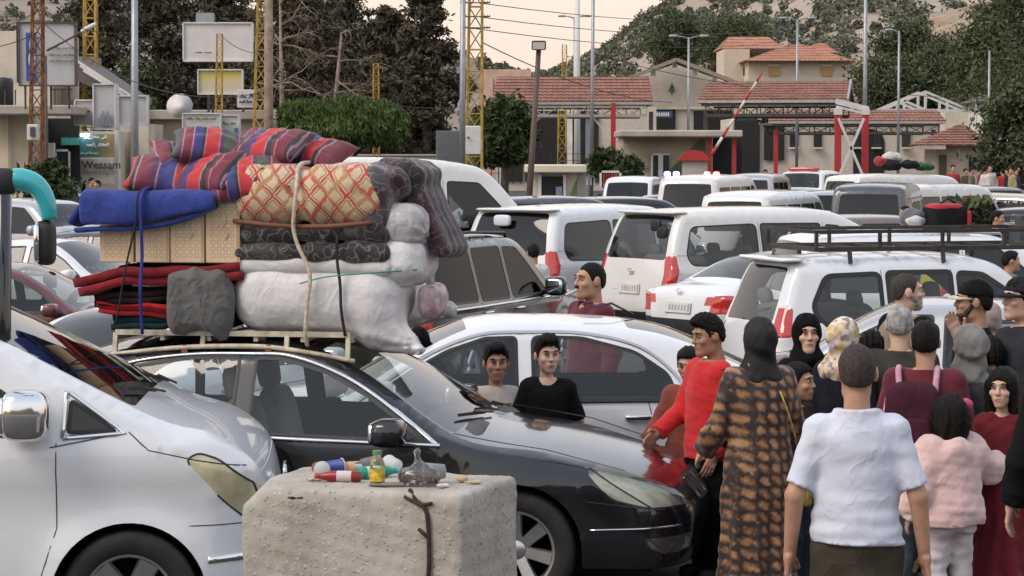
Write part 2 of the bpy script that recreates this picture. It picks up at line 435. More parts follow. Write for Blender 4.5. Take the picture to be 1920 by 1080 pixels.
DKG = leaf_mat('cedar_needles', (.035, .033, .021), (.066, .060, .038), (.115, .10, .066)); PIN = leaf_mat('pine_needles', (.042, .054, .027), (.075, .092, .046), (.125, .145, .075)); ROUND = leaf_mat('clipped_pine', (.035, .060, .018), (.075, .115, .032), (.13, .17, .055), 1.2); LEAF = leaf_mat('broad_leaves', (.022, .034, .012), (.045, .065, .022), (.085, .105, .04), 1.2); SHR = leaf_mat('hill_shrub', (.078, .088, .062), (.118, .128, .092), (.165, .172, .125), .05)
BARK = M('bark', (.11, .085, .065), .9, var=.35, scale=5, bump=.8, bscale=20); BARE = M('bare_wood', (.24, .185, .145), .9, var=.3, scale=6, bump=.5, bscale=30)
def sx(px, Y): return (px - 960) / F * Y * K
def conifer(label, px, py0, py1, wpx, Y, n=9000, mat=DKG, seed=0, group=None, kind='cedar', size=.13):
    X = sx(px, Y); zt = zz(py0, Y); zb = max(.6, zz(py1, Y)); w = wpx / 2 / F * Y * K; rs = np.random.RandomState(seed)
    T = thing('conifer_tree' if kind != 'leaf' else 'leafy_tree', label, 'tree', (X, Y * K, 0), 0, group)
    m = MB(); m.tube([(0, 0, 0), (.05, 0, zb), (-.05, .05, (zb + zt) / 2), (0, 0, zt - .3)], [.028 * zt + .05, .022 * zt + .05, .012 * zt + .03, .02], 8); C = []
    nb = 60; bl = MB()
    for k in range(nb):
        t = (k + rs.uniform(0, 1)) / nb; z = zb + (zt - zb) * t
        pr = (1 - t) ** .75 * (.35 + .65 * min(1, t * 5 + .35)) if kind == 'cedar' else math.sin(PI * min(1, .12 + t * .86)) ** .55
        a = rs.uniform(0, 2 * PI); L = w * pr * rs.uniform(.65, 1.12) + .15; dz = L * (rs.uniform(-.12, .20) if kind == 'cedar' else rs.uniform(0, .4))
        e_ = np.array([math.cos(a) * L, math.sin(a) * L, z + dz]); s0 = np.array([0, 0, z - (.1 if kind == 'cedar' else .3 * L)])
        bl.tube([s0, (s0 + e_) / 2 + np.array([0, 0, .05 * L]), e_], [.05, .03, .01], 4)
        q = int(n / nb); u = rs.uniform(.12, 1.05, q) ** .8; ctr = s0 + (e_ - s0) * u[:, None]
        sp = .10 * L + .12 * w * (u[:, None] * .9 + .15); pk = rs.randint(0, 7, q); off = rs.normal(size=(7, 3)) * sp.mean() * 1.1
        C.append(ctr + off[pk] * np.array([1, 1, .5 if kind == 'cedar' else .9]) + rs.normal(size=(q, 3)) * sp * np.array([.6, .6, .30 if kind == 'cedar' else .55]))
    m.build('trunk', BARK, T, True); tag(bl.build('branches', BARK, T, True), kind='stuff'); leaves('crown', np.concatenate(C), size, mat, T, 0, 2.6, seed); return T
gl = 'dark conifers behind the shops'
for i, (px, a, b, w, Y, lab) in enumerate([(185, -60, 215, 190, 84, 'dark conifer just right of the portrait hoarding'), (300, -70, 200, 230, 90, 'dark conifer left of the blank white hoarding'), (420, -40, 215, 200, 96, 'dark conifer behind the blank white hoarding'), (560, -70, 190, 240, 88, 'tall conifer behind the bare tree'), (640, -20, 230, 170, 92, 'conifer right of the bare tree'), (722, 20, 290, 190, 82, 'broad drooping conifer behind the clipped pine'), (800, -15, 300, 170, 78, 'conifer with pointed top beside the yellow lattice mast'), (690, 120, 300, 150, 76, 'low conifer above the clipped pine'), (250, 120, 330, 150, 74, 'bushy green conifer low behind the grey lamp pole'), (480, 110, 330, 150, 80, 'conifer low behind the wooden pole')]):
    conifer(lab, px, a, b, w, Y, 15000, PIN if i == 8 else DKG, 40 + i, gl)
gr = 'pines around the checkpoint'
for i, (px, a, b, w, Y, lab, kd) in enumerate([(1262, 34, 130, 100, 165, 'dark pine at the left foot of the hill', 'round'), (1385, 46, 128, 130, 170, 'spreading pine behind the tiled stone house', 'round'), (1700, 55, 215, 150, 135, 'pine below the rock face', 'round'), (1660, 120, 230, 110, 128, 'smaller pine left of the one below the rock face', 'round'), (1770, 90, 240, 130, 130, 'pine right of the one below the rock face', 'round'), (1860, 20, 250, 170, 118, 'tall pine towards the right edge', 'round'), (1935, -60, 230, 190, 100, 'biggest pine cut by the right edge', 'round'), (1905, 170, 345, 110, 68, 'near dark tree at the right edge behind the guard hut', 'round')]):
    conifer(lab, px, a, b, w, Y, 20000, PIN, 60 + i, gr, kd, .15 if Y > 110 else .11)
conifer('leafy tree by the brown floodlight pole', 945, 195, 300, 95, 62, 9000, LEAF, 80, None, 'leaf', .11)
conifer('small bush at the shop corner behind the turquoise mirror', 85, 318, 372, 80, 44, 2500, LEAF, 81, None, 'leaf', .10)
conifer('small palm like bush right of the suitcase', 1812, 388, 440, 60, 27, 1200, PIN, 82, None, 'leaf', .09)
conifer('green shrub by the checkpoint kiosk', 1135, 285, 335, 50, 60, 1200, LEAF, 83, None, 'leaf', .14); conifer('young tree beside the white gate', 1178, 300, 340, 40, 58, 1000, LEAF, 84, None, 'leaf', .14)
# the clipped round pine
rs = np.random.RandomState(5); Y = 54.; X = sx(645, Y); T = thing('round_pine', 'broad clipped round pine with bright green needles', 'tree', (X, Y * K, 0))
N = 30000; a = rs.uniform(0, 2 * PI, N); v_ = rs.uniform(-.75, 1, N); q = np.sqrt(1 - v_ ** 2) ** .75; rad = rs.uniform(.72, 1.0, N) ** .5
C = np.stack([np.cos(a) * q * 2.26 * rad, np.sin(a) * q * 2.0 * rad, 3.45 + np.sign(v_) * np.abs(v_) ** .9 * .86 * rad], 1); C += np.array([0, 0, 1]) * (fbm(C, 1.6, .16, 3, 3))[:, None] * (C[:, 2:] > 3.3); C = C + (C - np.array([0, 0, 3.4])) * fbm(C, 2.2, .10, 9, 3)[:, None]
leaves('crown', C, .085, ROUND, T, 1.1, 3.0, 5)
m = MB(); m.tube([(.1, 0, 0), (.05, 0, 1.6), (-.2, 0, 2.6)], [.2, .16, .12], 8)
for k in range(11): a_ = k * 2.4; m.tube([(-.1, 0, 2.0 + .05 * k), (math.cos(a_) * .7, math.sin(a_) * .6, 2.75), (math.cos(a_) * 1.7, math.sin(a_) * 1.4, 3.2)], [.07, .05, .02], 5)
m.build('trunk', BARK, T, True)
# hillside shrubs
rs = np.random.RandomState(8); pts = []
while len(pts) < 1700:
    x = rs.uniform(-8, 150); y = rs.uniform(185, 418)
    if x / y * F / K + 960 > 2000: continue
    if mnoise.noise(Vector((x * .03, y * .02, 1))) < -.28 and rs.rand() < .8: continue
    pts.append((x, y))
P = np.array(pts); Z = hill_z(P[:, 0], P[:, 1]); C = []
for (x, y), z in zip(pts, Z):
    r = rs.uniform(.8, 1.9) * (1 if rs.rand() < .9 else 1.5); d = rs.normal(size=(80, 3)); d /= np.linalg.norm(d, axis=1)[:, None]; C.append(np.array([x, y * K, z + r * .55]) + d * np.array([r, r, r * .85]) * rs.uniform(.5, 1.05, (80, 1)))
tag(leaves('hill_shrubs', np.concatenate(C), .55, SHR, None, .2, 1.3, 9), 'grey green shrubs scattered over the hillside', 'shrubs', kind='stuff')
pts = [(rs.uniform(-330, 40), rs.uniform(520, 925)) for _ in range(700)]; P = np.array(pts); Z = mt_z(P[:, 0], P[:, 1]); C = []
for (x, y), z in zip(pts, Z):
    r = rs.uniform(1.5, 3.4); d = rs.normal(size=(20, 3)); d /= np.linalg.norm(d, axis=1)[:, None]; C.append(np.array([x, y * K, z + r * .5]) + d * r * rs.uniform(.5, 1., (20, 1)))
tag(leaves('mountain_shrubs', np.concatenate(C), 2.2, SHR, None, .2, 1.2, 10), 'sparse dark shrubs on the distant mountain', 'shrubs', kind='stuff')
# bare trees
def bare(label, base, tip, r0, seed, n=15, Lb=2.2):
    rs = np.random.RandomState(seed); b, t = Vector(base), Vector(tip); T = thing('bare_tree', label, 'tree', b); m = MB(); d = t - b
    m.tube([(0, 0, 0), d * .5 + Vector((rs.uniform(-.1, .1), 0, 0)), d], [r0, r0 * .7, r0 * .3], 7); m.build('trunk', BARE, T, True); m = MB()
    def br(p, dr, L, r, dep):
        pts = [p]; q = p
        for i in range(4): dr = (dr + Vector(rs.normal(size=3)) * .22 + Vector((0, 0, -.10 + .03 * dep))).normalized(); q = q + dr * L / 4; pts.append(q)
        m.tube(pts, [r, r * .8, r * .6, r * .45, r * .25], 4)
        if dep < 3:
            for i in range(3): k = rs.randint(1, 5); br(pts[k], (dr + Vector(rs.normal(size=3)) * .8).normalized(), L * .55, r * .5, dep + 1)
    for i in range(n): f_ = rs.uniform(.25, 1); a = rs.uniform(0, 6.3); br(d * f_, Vector((math.cos(a), math.sin(a) * .6, rs.uniform(-.1, .5))).normalized(), Lb * rs.uniform(.6, 1.1), r0 * .35, 0)
    m.build('branches', BARE, T, True)
Yb = 66.; bare('bare grey tree left of the leaning dead trunk', Vector((sx(531, Yb), Yb * K, 0)), Vector((sx(527, Yb), Yb * K, zz(-10, Yb))), .14, 3, 22, 2.3)
bare('leaning dead trunk with bare branches', Vector((sx(600, Yb), Yb * K, 0)), Vector((sx(642, Yb), Yb * K, zz(60, Yb))), .15, 4, 13, 1.8)
# ------------------------------------------------------------------ poles, masts, wires
GALV = M('galvanised_pole', (.30, .32, .34), .45, .6, var=.08); YEL = M('yellow_mast', (.42, .27, .045), .6, var=.3, scale=4); RST = M('rusty_mast', (.22, .09, .035), .8, var=.45, scale=5); WOOD = M('pole_wood', (.26, .19, .14), .85, var=.3, scale=4, bump=.6, bscale=30); BRN = M('brown_pole', (.10, .065, .05), .6, var=.2); WHT = M('white_metal', (.62, .61, .59), .5, var=.08); LAMPG = M('lamp_grey', (.35, .37, .40), .4, .3, var=.05)
def pole(label, px, py0, Y, r, mat, px1=None, name='lamp_pole', kind=None, z0=0., cat='pole'):
    x0 = sx(px if px1 is None else px1, Y); x1 = sx(px, Y); zt = zz(py0, Y); T = thing(name, label, cat, (x0, Y * K, ground(Y * K) + z0))
    m = MB(); m.tube([(0, 0, 0), ((x1 - x0) / 2, 0, zt / 2), (x1 - x0, 0, zt)], [r, r * .85, r * .7], 10); m.build('pole', mat, T, True); tx = x1 - x0
    if kind == 'double':
        for sg in (-1, 1): m = MB(); m.tube([(tx, 0, zt - .1), (tx + sg * .3, 0, zt + .02), (tx + sg * .62, 0, zt + .06)], r * .4, 6); m.build('arm', mat, T, True); m = MB(); m.sell((tx + sg * .85, 0, zt + .07), (.55, .26, .16), .7, .6, 14, 7); m.build('lamp_head', LAMPG, T, True)
    if kind == 'single':
        m = MB(); m.tube([(tx, 0, zt - .1), (tx - .35, 0, zt + .05)], r * .4, 6); m.build('arm', mat, T, True); m = MB(); m.sell((tx - .6, 0, zt + .06), (.55, .26, .15), .7, .6, 14, 7); m.build('lamp_head', LAMPG, T, True)
    if kind == 'flood':
        m = MB(); m.box((tx, -.12, zt + .10), (.40, .24, .26), b=.03); m.build('lamp_head', M('flood_housing', (.03, .03, .032), .5), T); m = MB(); m.box((tx, -.245, zt + .08), (.33, .02, .19), b=.006); m.build('lamp_glass', M('flood_glass', (.5, .48, .42), .2, var=.1), T)
    return T
pole('tall plain grey pole in front of the shops', 256, -60, 46, .13, GALV, 252); pole('tall grey pole beside the yellow lattice mast', 869, -60, 58, .13, GALV, 866); pole('white tapering mast above the left canopy', 1082, -60, 100, .22, WHT, name='mast'); pole('grey pole right of the white mast', 1112, -60, 70, .10, GALV, 1108); pole('tall grey pole above the right canopy', 1620, -60, 80, .13, GALV)
pole('brown floodlight pole beside the concrete kiosk', 1010, 80, 44, .10, BRN, 986, kind='flood'); pole('double arm street lamp left of the white mast', 1077, 32, 105, .11, GALV, kind='double', cat='street lamp'); pole('double arm street lamp before the gabled hall', 1290, 70, 88, .09, GALV, kind='double', cat='street lamp'); pole('double arm street lamp above the tiled stone house', 1493, 36, 95, .10, GALV, kind='double', cat='street lamp'); pole('single arm street lamp before the pines', 1683, 58, 95, .10, GALV, kind='single', cat='street lamp'); pole('thin white mast in the pines at the right', 1852, 95, 92, .09, GALV, name='mast'); pole('short thin pole left of the white mast by the pines', 1828, 190, 92, .06, GALV, name='mast')
pole('wooden telegraph pole left of the load cushions', 506, -60, 40, .14, WOOD, 503, name='telegraph_pole'); pole('thin grey street lamp pole at the shop', 88, 95, 48, .07, BRN, name='lamp_pole')
m = MB(); a = at(88, 95, 48); m.tube([a, at(150, 62, 48)], .035, 6); T = thing('street_lamp', 'slanting lamp arm with pale head over the shops', 'street lamp', a); o = m.build('arm', BRN, None, True); o.parent = T; o.location = -a; m = MB(); m.sell(None, (.55, .2, .14), .6, .6, 12, 7, m=Matrix.Translation(at(166, 52, 48) - a) @ Matrix.Rotation(-.5, 4, 'Y')); m.build('lamp_head', WHT, T, True)
def lattice(label, px, py0, Y, w, mat, px1=None, taper=.75, z1=None):
    x0, x1 = sx(px if px1 is None else px1, Y), sx(px, Y); zt = zz(py0, Y); T = thing('lattice_mast', label, 'mast', (x0, Y * K, ground(Y * K))); dx = x1 - x0; n = max(5, int(zt / (w * 1.25)))
    cnr = lambda k, t: Vector((dx * t + (w / 2) * (1 - (1 - taper) * t) * (1 if k in (0, 3) else -1), (w / 2) * (1 - (1 - taper) * t) * (1 if k < 2 else -1), zt * t)); L_ = w * .13
    for k in range(4): m = MB(); m.bar(cnr(k, 0), cnr(k, 1), L_, L_); m.build('leg', mat, T)
    m = MB()
    for i in range(n):
        for k in range(4):
            a, b = (k, (k + 1) % 4) if i % 2 else ((k + 1) % 4, k); m.bar(cnr(a, i / n), cnr(b, (i + 1) / n), L_ * .62, L_ * .62); m.bar(cnr(k, (i + 1) / n), cnr((k + 1) % 4, (i + 1) / n), L_ * .55, L_ * .55)
    m.build('bracing', mat, T); return T
lattice('yellow lattice power mast in front of the dark conifer', 893, -70, 60, .62, YEL, 888); lattice('yellow lattice mast beside the wooden pole', 497, -70, 52, .42, YEL, 482); lattice('yellow lattice mast behind the portrait hoarding', 174, -70, 62, .55, YEL, 170); lattice('slim yellow mast before the blank hoarding', 414, 60, 56, .26, YEL, 408); lattice('short yellow mast above the clipped pine', 706, 118, 62, .26, YEL); lattice('thin yellow mast beside the white mast', 1058, 84, 110, .40, YEL); lattice('rusty orange lattice mast at the left', 76, -70, 46, .38, RST, 66); lattice('ochre lattice post under the left canopy', 1054, 205, 84, .5, YEL)
T = thing('insulator_arms', 'insulators and crossarms on the yellow power mast', 'insulators', at(890, 60, 60))
for py in (5, 31, 52): 
    m = MB()
    for sg in (-1, 1): a = at(890, py, 59.6) - T.location; m.bar(a, a + Vector((sg * .55, 0, 0)), .05); [m.lathe([(.02, 0), (.075, .02), (.02, .04)], 8, Matrix.Translation(a + Vector((sg * (.35 + .1 * q), 0, .02))) @ Matrix.Rotation(PI / 2, 4, 'Y')) for q in range(3)]
    m.build('crossarm', M('insulator_glass', (.10, .14, .13), .3), T, True)
WIRE = M('cable', (.03, .028, .026), .6, var=0)
def wire(label, a, b, sag, r=.014):
    a, b = Vector(a), Vector(b); m = MB(); n = 14; pts = [a + (b - a) * (i / n) - Vector((0, 0, sag * 4 * (i / n) * (1 - i / n))) for i in range(n + 1)]; m.tube([p - a for p in pts], r, 4, False); o = m.build('cable', WIRE, None, True, a); return tag(o, label, 'cable', 'overhead cables')
wire('cable from the power mast down to the left canopy', at(905, 80, 60), at(1260, 192, 88), .5, .022); wire('thin cable above the clipped pine', at(506, 135, 40), at(866, 200, 58), .35); wire('cable from the rusty mast to the left edge', at(72, 20, 46), at(-80, 62, 48), .2); wire('second cable from the rusty mast to the left edge', at(72, 60, 46), at(-80, 90, 48), .2); wire('cable from the rusty mast to the wooden pole', at(78, 40, 46), at(506, 170, 40), .9); wire('cable from the rusty mast to the grey pole', at(78, 15, 46), at(256, 60, 46), .3); wire('cable from the slim mast to the wooden pole', at(414, 66, 56), at(506, 100, 40), .2); wire('cable across the gabled hall to the right', at(1110, 100, 70), at(1640, 170, 85), .6, .02); wire('high cable across the pale sky', at(893, 5, 60), at(1500, 20, 140), .8, .022); wire('second high cable across the pale sky', at(893, 31, 60), at(1500, 45, 140), .8, .022); wire('third high cable across the pale sky', at(893, 54, 60), at(1500, 70, 140), .8, .022); wire('cable low across the pines at the right', at(1600, 165, 80), at(1990, 178, 70), .3, .02)
# ------------------------------------------------------------------ buildings
def stone(name, col, sc=2.2, mortar=.75):
    g = G(name); b = g.n('TexBrick'); g.L(g.co(), b.inputs['Vector']); b.inputs['Scale'].default_value = sc; b.inputs['Color1'].default_value = (*col, 1); b.inputs['Color2'].default_value = (*(x * .86 for x in col), 1); b.inputs['Mortar'].default_value = (*(x * mortar for x in col), 1); b.inputs['Mortar Size'].default_value = .02
    m_ = g.n('Mapping'); m_.inputs['Rotation'].default_value = (PI / 2, 0, 0); g.L(g.co(), m_.inputs[0]); g.L(m_.outputs[0], b.inputs['Vector'])
    c = g.mix(g.ramp(g.noise(.8, 6), [(.4, 0.), (.75, .35)]), b.outputs[0], tuple(x * .6 for x in col)); g.bsdf(c, .9, 0, g.bump(b.outputs['Fac'], .3, .02)); return g.m
def plaster(name, col): return M('plaster_' + name, col, .9, 0, .14, .9, .3, 12)
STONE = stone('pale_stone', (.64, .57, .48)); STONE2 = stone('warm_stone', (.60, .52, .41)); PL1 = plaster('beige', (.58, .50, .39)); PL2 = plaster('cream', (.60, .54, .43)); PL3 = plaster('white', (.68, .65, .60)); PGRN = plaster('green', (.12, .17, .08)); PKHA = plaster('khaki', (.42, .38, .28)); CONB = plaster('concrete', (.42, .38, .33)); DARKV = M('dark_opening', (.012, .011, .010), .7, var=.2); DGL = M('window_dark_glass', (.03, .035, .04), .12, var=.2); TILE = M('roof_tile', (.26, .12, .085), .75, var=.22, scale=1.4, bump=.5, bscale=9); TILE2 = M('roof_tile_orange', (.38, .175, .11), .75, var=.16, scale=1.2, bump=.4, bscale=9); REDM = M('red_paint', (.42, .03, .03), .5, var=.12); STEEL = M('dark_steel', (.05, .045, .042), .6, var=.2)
def pb(px0, py0, px1, py1, Y, d, org=Vector((0, 0, 0)), m=None, b=0):
    "box that spans these photograph pixels at depth Y and runs d metres back"
    m = m or MB(); x0, x1 = sx(px0, Y), sx(px1, Y); z1, z0 = zz(py0, Y), zz(py1, Y); return m.box(Vector(((x0 + x1) / 2, Y * K + d / 2, (z0 + z1) / 2)) - org, (x1 - x0, d, z1 - z0), b=b)
def bt(name, label, cat, px, Y, group=None): return thing(name, label, cat, (sx(px, Y), Y * K, 0), 0, group)
def part(T, name, mat, px0, py0, px1, py1, Y, d, b=0): return pb(px0, py0, px1, py1, Y, d, T.location, None, b).build(name, mat, T)
def wall_to_ground(T, name, mat, px0, py0, px1, Y, d):
    m = MB(); x0, x1 = sx(px0, Y), sx(px1, Y); z1 = zz(py0, Y); m.box(Vector(((x0 + x1) / 2, Y * K + d / 2, z1 / 2 - .2)) - T.location, (x1 - x0, d, z1 + .4)); return m.build(name, mat, T)
def courses(T, a, b, c, d, n, mat, th=.06, nm='tile_course', step=.3):
    "tile courses between eave a-b and ridge d-c, each a slab of half-round tiles lapping the one below"
    a, b, c, d = map(Vector, (a, b, c, d)); nrm = (b - a).cross(d - a).normalized()
    if nrm.z < 0: nrm = -nrm
    L = (b - a).length; k = max(6, int(L / step))
    for i in range(n):
        t0, t1 = i / n, (i + 1.12) / n; V = []; q = 3
        for t, up in ((t0, th * 1.5), (min(1.02, t1), th * .5)):
            for j in range(k * q + 1): s_ = j / (k * q); V.append(a + (d - a) * t + ((b - a) + ((c - d) - (b - a)) * t) * s_ + nrm * (up + .035 * abs(math.sin(PI * j / q))))
        n2 = k * q + 1; base = len(V); V += [V[j] - nrm * (th * 1.6) for j in range(n2)]
        f = [(j, j + 1, n2 + j + 1, n2 + j) for j in range(n2 - 1)] + [(j + 1, j, base + j, base + j + 1) for j in range(n2 - 1)]
        obj(nm, V, f, mat, T, False)
def canopy(label, px0, px1, pyr, pye, Y, dep, yaw, n=8, truss=True, cols=(), braces=False):
    xc = sx((px0 + px1) / 2, Y); L = (px1 - px0) / F * Y * K; zr, ze = zz(pyr, Y + dep / 2 / K), zz(pye, Y); T = thing('canopy', label, 'canopy', (xc, Y * K + dep / 2, 0), yaw); h = L / 2; q = dep / 2
    courses(T, (-h, -q, ze), (h, -q, ze), (h * .985, 0, zr), (-h * .94, 0, zr), n, TILE); courses(T, (h, q, ze), (-h, q, ze), (-h * .94, 0, zr), (h * .985, 0, zr), n, TILE)
    m = MB(); m.add([(-h, -q + .05, ze - .02), (h, -q + .05, ze - .02), (h * .985, 0, zr - .05), (-h * .94, 0, zr - .05), (h, q - .05, ze - .02), (-h, q - .05, ze - .02)], [(0, 1, 2, 3), (3, 2, 4, 5)]); m.build('roof_underside', STEEL, T)
    [MB().bar((-h, y, ze - .05), (h, y, ze - .05), .08, .14).build('gutter', M('gutter', (.40, .37, .34), .5), T) for y in (-q - .02, q + .02)]
    for x in np.linspace(-h * .98, h * .98, 5): m = MB(); m.bar((x, -q, ze - .05), (x, 0, zr - .1), .09, .12); m.bar((x, q, ze - .05), (x, 0, zr - .1), .09, .12); m.bar((x, -q, ze - .1), (x, q, ze - .1), .07, .1); m.bar((x, 0, ze - .1), (x, 0, zr - .1), .06); m.build('rafter', BRN, T)
    if truss:
        for y in (-q + .05, q - .05):
            m = MB(); m.bar((-h * .96, y, ze - .22), (h * .92, y, ze - .22), .10, .10); m.bar((-h * .9, y, ze - .72), (h * .92, y, ze - .72), .10, .16); k = 10
            for i in range(k + 1): x = -h * .9 + i * h * 1.82 / k; m.bar((x, y, ze - .22), (x, y, ze - .72), .06); 
            for i in range(k): x = -h * .9 + i * h * 1.82 / k; m.bar((x, y, ze - .72 if i % 2 else ze - .22), (x + h * 1.82 / k, y, ze - .22 if i % 2 else ze - .72), .045)
            m.build('truss', M('truss_paint', (.40, .36, .32), .6, var=.2) if truss == 'pale' else STEEL, T)
    for (x, y, mt, w) in cols: m = MB(); m.box((x, y, (ze - .5) / 2), (w, w, ze - .5)); m.build('column', mt, T)
    return T, h, q, zr, ze
c1, h, q, zr, ze = canopy('long tiled canopy left of the gabled hall', 922, 1224, 146, 192, 86, 7.0, R(0), 8, 'pale', [(-4.0, -3.2, WHT, .3), (.9, -3.2, M('blue_grey_column', (.22, .25, .28), .6), .35), (4.3, -3.2, STEEL, .22)])
m = MB(); m.box((sx(1153, 84) - c1.location.x, -4.2, 2.6), (.26, .26, 5.2)); m.build('red_column', REDM, c1); m = MB(); m.bar((-3.9, -3.2, 2.4), (-1.5, -3.2, 4.7), .12); m.bar((1.0, -3.2, 4.6), (2.7, -3.2, 2.6), .12); m.build('strut', WHT, c1)
c2, h, q, zr, ze = canopy('tiled canopy with open gable end right of the barrier', 1330, 1612, 155, 188, 76, 6.5, -R(10), 7, True, [(-3.3, -2.9, STEEL, .2)])
for (x0, y0) in ((h * .98, -q), (h * .98, q)): m = MB(); m.bar((x0, y0 * 1.05, ze - .05), (x0, 0, zr + .05), .10, .22); m.build('barge_board', M('barge_grey', (.30, .30, .31), .6), c2)
m = MB(); m.poly([(h * .95, -q * .95, ze - .02), (h * .95, q * .95, ze - .02), (h * .95, 0, zr - .1)], .05, (1, 0, 0)); m.build('gable_panel', BRN, c2)
c3, _, _, _, _ = canopy('far tiled canopy behind the red columns', 1440, 1772, 208, 228, 98, 6, 0, 4, True, [(4.8, -2.6, STEEL, .25), (-5, -2.6, REDM, .25)])
T = bt('gantry', 'red and white steel gantry legs with cross bracing', 'gantry', 1595, 71)
for px in (1570, 1621): m = MB(); x = sx(px, 71) - T.location.x; z1 = zz(214, 71); m.box((x, 0, z1 * .5 - .1), (.28, .28, z1 + .1)); m.build('column', REDM, T); m = MB(); m.box((x, 0, z1 + .12), (.34, .34, .3)); m.build('capital', WHT, T)
for a, b in (((1572, 222), (1618, 330)), ((1620, 222), (1573, 330))): m = MB(); m.bar(at(*a, 70.7) - T.location, at(*b, 70.7) - T.location, .11); m.build('brace', WHT, T)
m = MB(); m.bar(at(1568, 190, 71) - T.location, at(1628, 205, 71) - T.location, .15, .25); m.bar(at(1568, 200, 71) - T.location, at(1628, 214, 71) - T.location, .1, .1); m.build('beam', WHT, T)
# gabled hall
T = bt('gabled_hall', 'pale stone hall with a low gable and green tree emblem', 'building', 1266, 122); z0 = T.location
m = MB(); pts = [at(1172, 345, 122), at(1372, 345, 122), at(1372, 158, 122), at(1266, 120, 122), at(1172, 152, 122)]; m.poly([p - z0 for p in pts], 14); m.build('wall', STONE, T)
for a, b in (((1150, 158), (1267, 112)), ((1267, 112), (1392, 160))): m = MB(); m.bar(at(*a, 121) - z0, at(*b, 121) - z0, 1.6, .28); m.build('roof_edge', M('roof_edge', (.26, .22, .18), .8), T)
for px, py in ((1188, 148), (1225, 133), (1265, 118), (1303, 133), (1340, 147)): m = MB(); m.box(at(px, py + 3, 121.4) - z0, (.35, .5, .5)); m.build('bracket', WHT, T)
for (a, b, c, d) in ((1216, 205, 1266, 242), (1300, 208, 1372, 245)): part(T, 'opening', DARKV, a, b, c, d, 121.85, .1)
part(T, 'cornice', PL2, 1165, 200, 1375, 205, 121.7, .3); m = MB(); [m.poly([at(1260 - w, y, 121.9) - z0, at(1260 + w, y, 121.9) - z0, at(1260, y - 9, 121.9) - z0], .06) for w, y in ((7, 172), (5.5, 168), (4, 164))]; m.box(at(1260, 174, 121.9) - z0, (.1, .06, .3)); m.build('tree_emblem', M('emblem_green', (.05, .14, .07), .7), T)
sg_ = bt('blue_sign', 'small blue sign with white lettering on the gabled hall', 'sign', 1239, 119); part(sg_, 'board', M('sign_blue', (.03, .06, .16), .5), 1218, 208, 1260, 221, 119, .15); [part(sg_, 'letter', WHT, 1222 + k * 4.2, 211, 1224.6 + k * 4.2, 218, 118.95, .04) for k in range(8)]
g_ = bt('blue_sign', 'blue sign board under the right canopy', 'sign', 1398, 88); part(g_, 'board', M('sign_blue', (.03, .06, .16), .5), 1383, 214, 1416, 226, 88, .15); [part(g_, 'letter', WHT, 1386 + k * 4, 217, 1388.6 + k * 4, 223, 87.95, .04) for k in range(7)]
# tiled stone house
T = bt('stone_house', 'cream stone house with orange hipped roofs on the slope', 'building', 1490, 150); z0 = T.location; wall_to_ground(T, 'wall', STONE2, 1402, 114, 1598, 150, 9); wall_to_ground(T, 'wing_wall', STONE2, 1356, 92, 1404, 153, 9)
def hip(T, px0, px1, pye, pyr, Y, dep, pr0, pr1, mat, n=6):
    z0 = T.location; a, b = at(px0, pye, Y) - z0, at(px1, pye, Y) - z0; r0, r1 = at(pr0, pyr, Y + dep / 2 / K) - z0, at(pr1, pyr, Y + dep / 2 / K) - z0; c, d = b + Vector((0, dep, 0)), a + Vector((0, dep, 0))
    courses(T, a, b, r1, r0, n, mat, .06, step=.45); courses(T, b, c, r1, r1 + Vector((0, .01, 0)), n, mat, .06, step=.45); courses(T, c, d, r0, r1, n, mat, .06, step=.6); courses(T, d, a, r0, r0 + Vector((0, .01, 0)), n, mat, .06, step=.45)
    m = MB(); m.add([a, b, c, d], [(0, 1, 2, 3)]); m.build('soffit', STEEL, T)
hip(T, 1396, 1604, 115, 84, 149.3, 11, 1484, 1500, TILE2, 7); hip(T, 1352, 1470, 92, 70, 158, 10, 1366, 1440, TILE2, 4); hip(T, 1500, 1572, 100, 82, 160, 6, 1530, 1545, TILE2, 4)
for a, b in ((1441, 1460), (1539, 1558)): w = part(T, 'window', M('shutter_tan', (.42, .27, .13), .7), a, 124, b, 142, 149.9, .12); part(T, 'lintel', PL2, a - 2, 121, b + 2, 124, 149.85, .15)
part(T, 'window', DGL, 1395 - 3, 126, 1395, 142, 149.9, .1)
# guard hut and the long building
T = bt('guard_hut', 'square stone guard hut with a red hipped roof', 'building', 1798, 78); wall_to_ground(T, 'wall', STONE2, 1752, 272, 1862, 78, 3.2); hip(T, 1732, 1866, 274, 236, 77.4, 4.5, 1800, 1806, TILE, 8); w = part(T, 'window', DGL, 1816, 295, 1838, 318, 77.95, .1); [part(T, 'window_bar', STEEL, x, 295, x + 1.2, 318, 77.9, .05) for x in (1822, 1829)]; part(T, 'door', M('hut_door', (.10, .07, .05), .6), 1760, 290, 1774, 340, 77.95, .1); part(T, 'porch_slab', CONB, 1728, 273, 1772, 280, 76.5, 1.4)
T = bt('long_building', 'long flat roofed stone building behind the guard hut', 'building', 1640, 112); wall_to_ground(T, 'wall', STONE, 1372, 222, 1870, 112, 10); wall_to_ground(T, 'end_wall', PL2, 1770, 210, 1870, 110, 2); part(T, 'parapet', PL2, 1420, 218, 1772, 224, 111.7, .4)
for a, b in ((1480, 1496), (1525, 1540), (1600, 1612), (1636, 1650), (1690, 1706)): w = part(T, 'window', DGL, a, 246, b, 276, 111.9, .12); part(T, 'sill', PL2, a - 2, 276, b + 2, 279, 111.7, .3)
part(T, 'dark_bay', DARKV, 1376, 214, 1424, 340, 111.85, .1); part(T, 'dark_bay', DARKV, 1432, 236, 1470, 300, 111.85, .1)
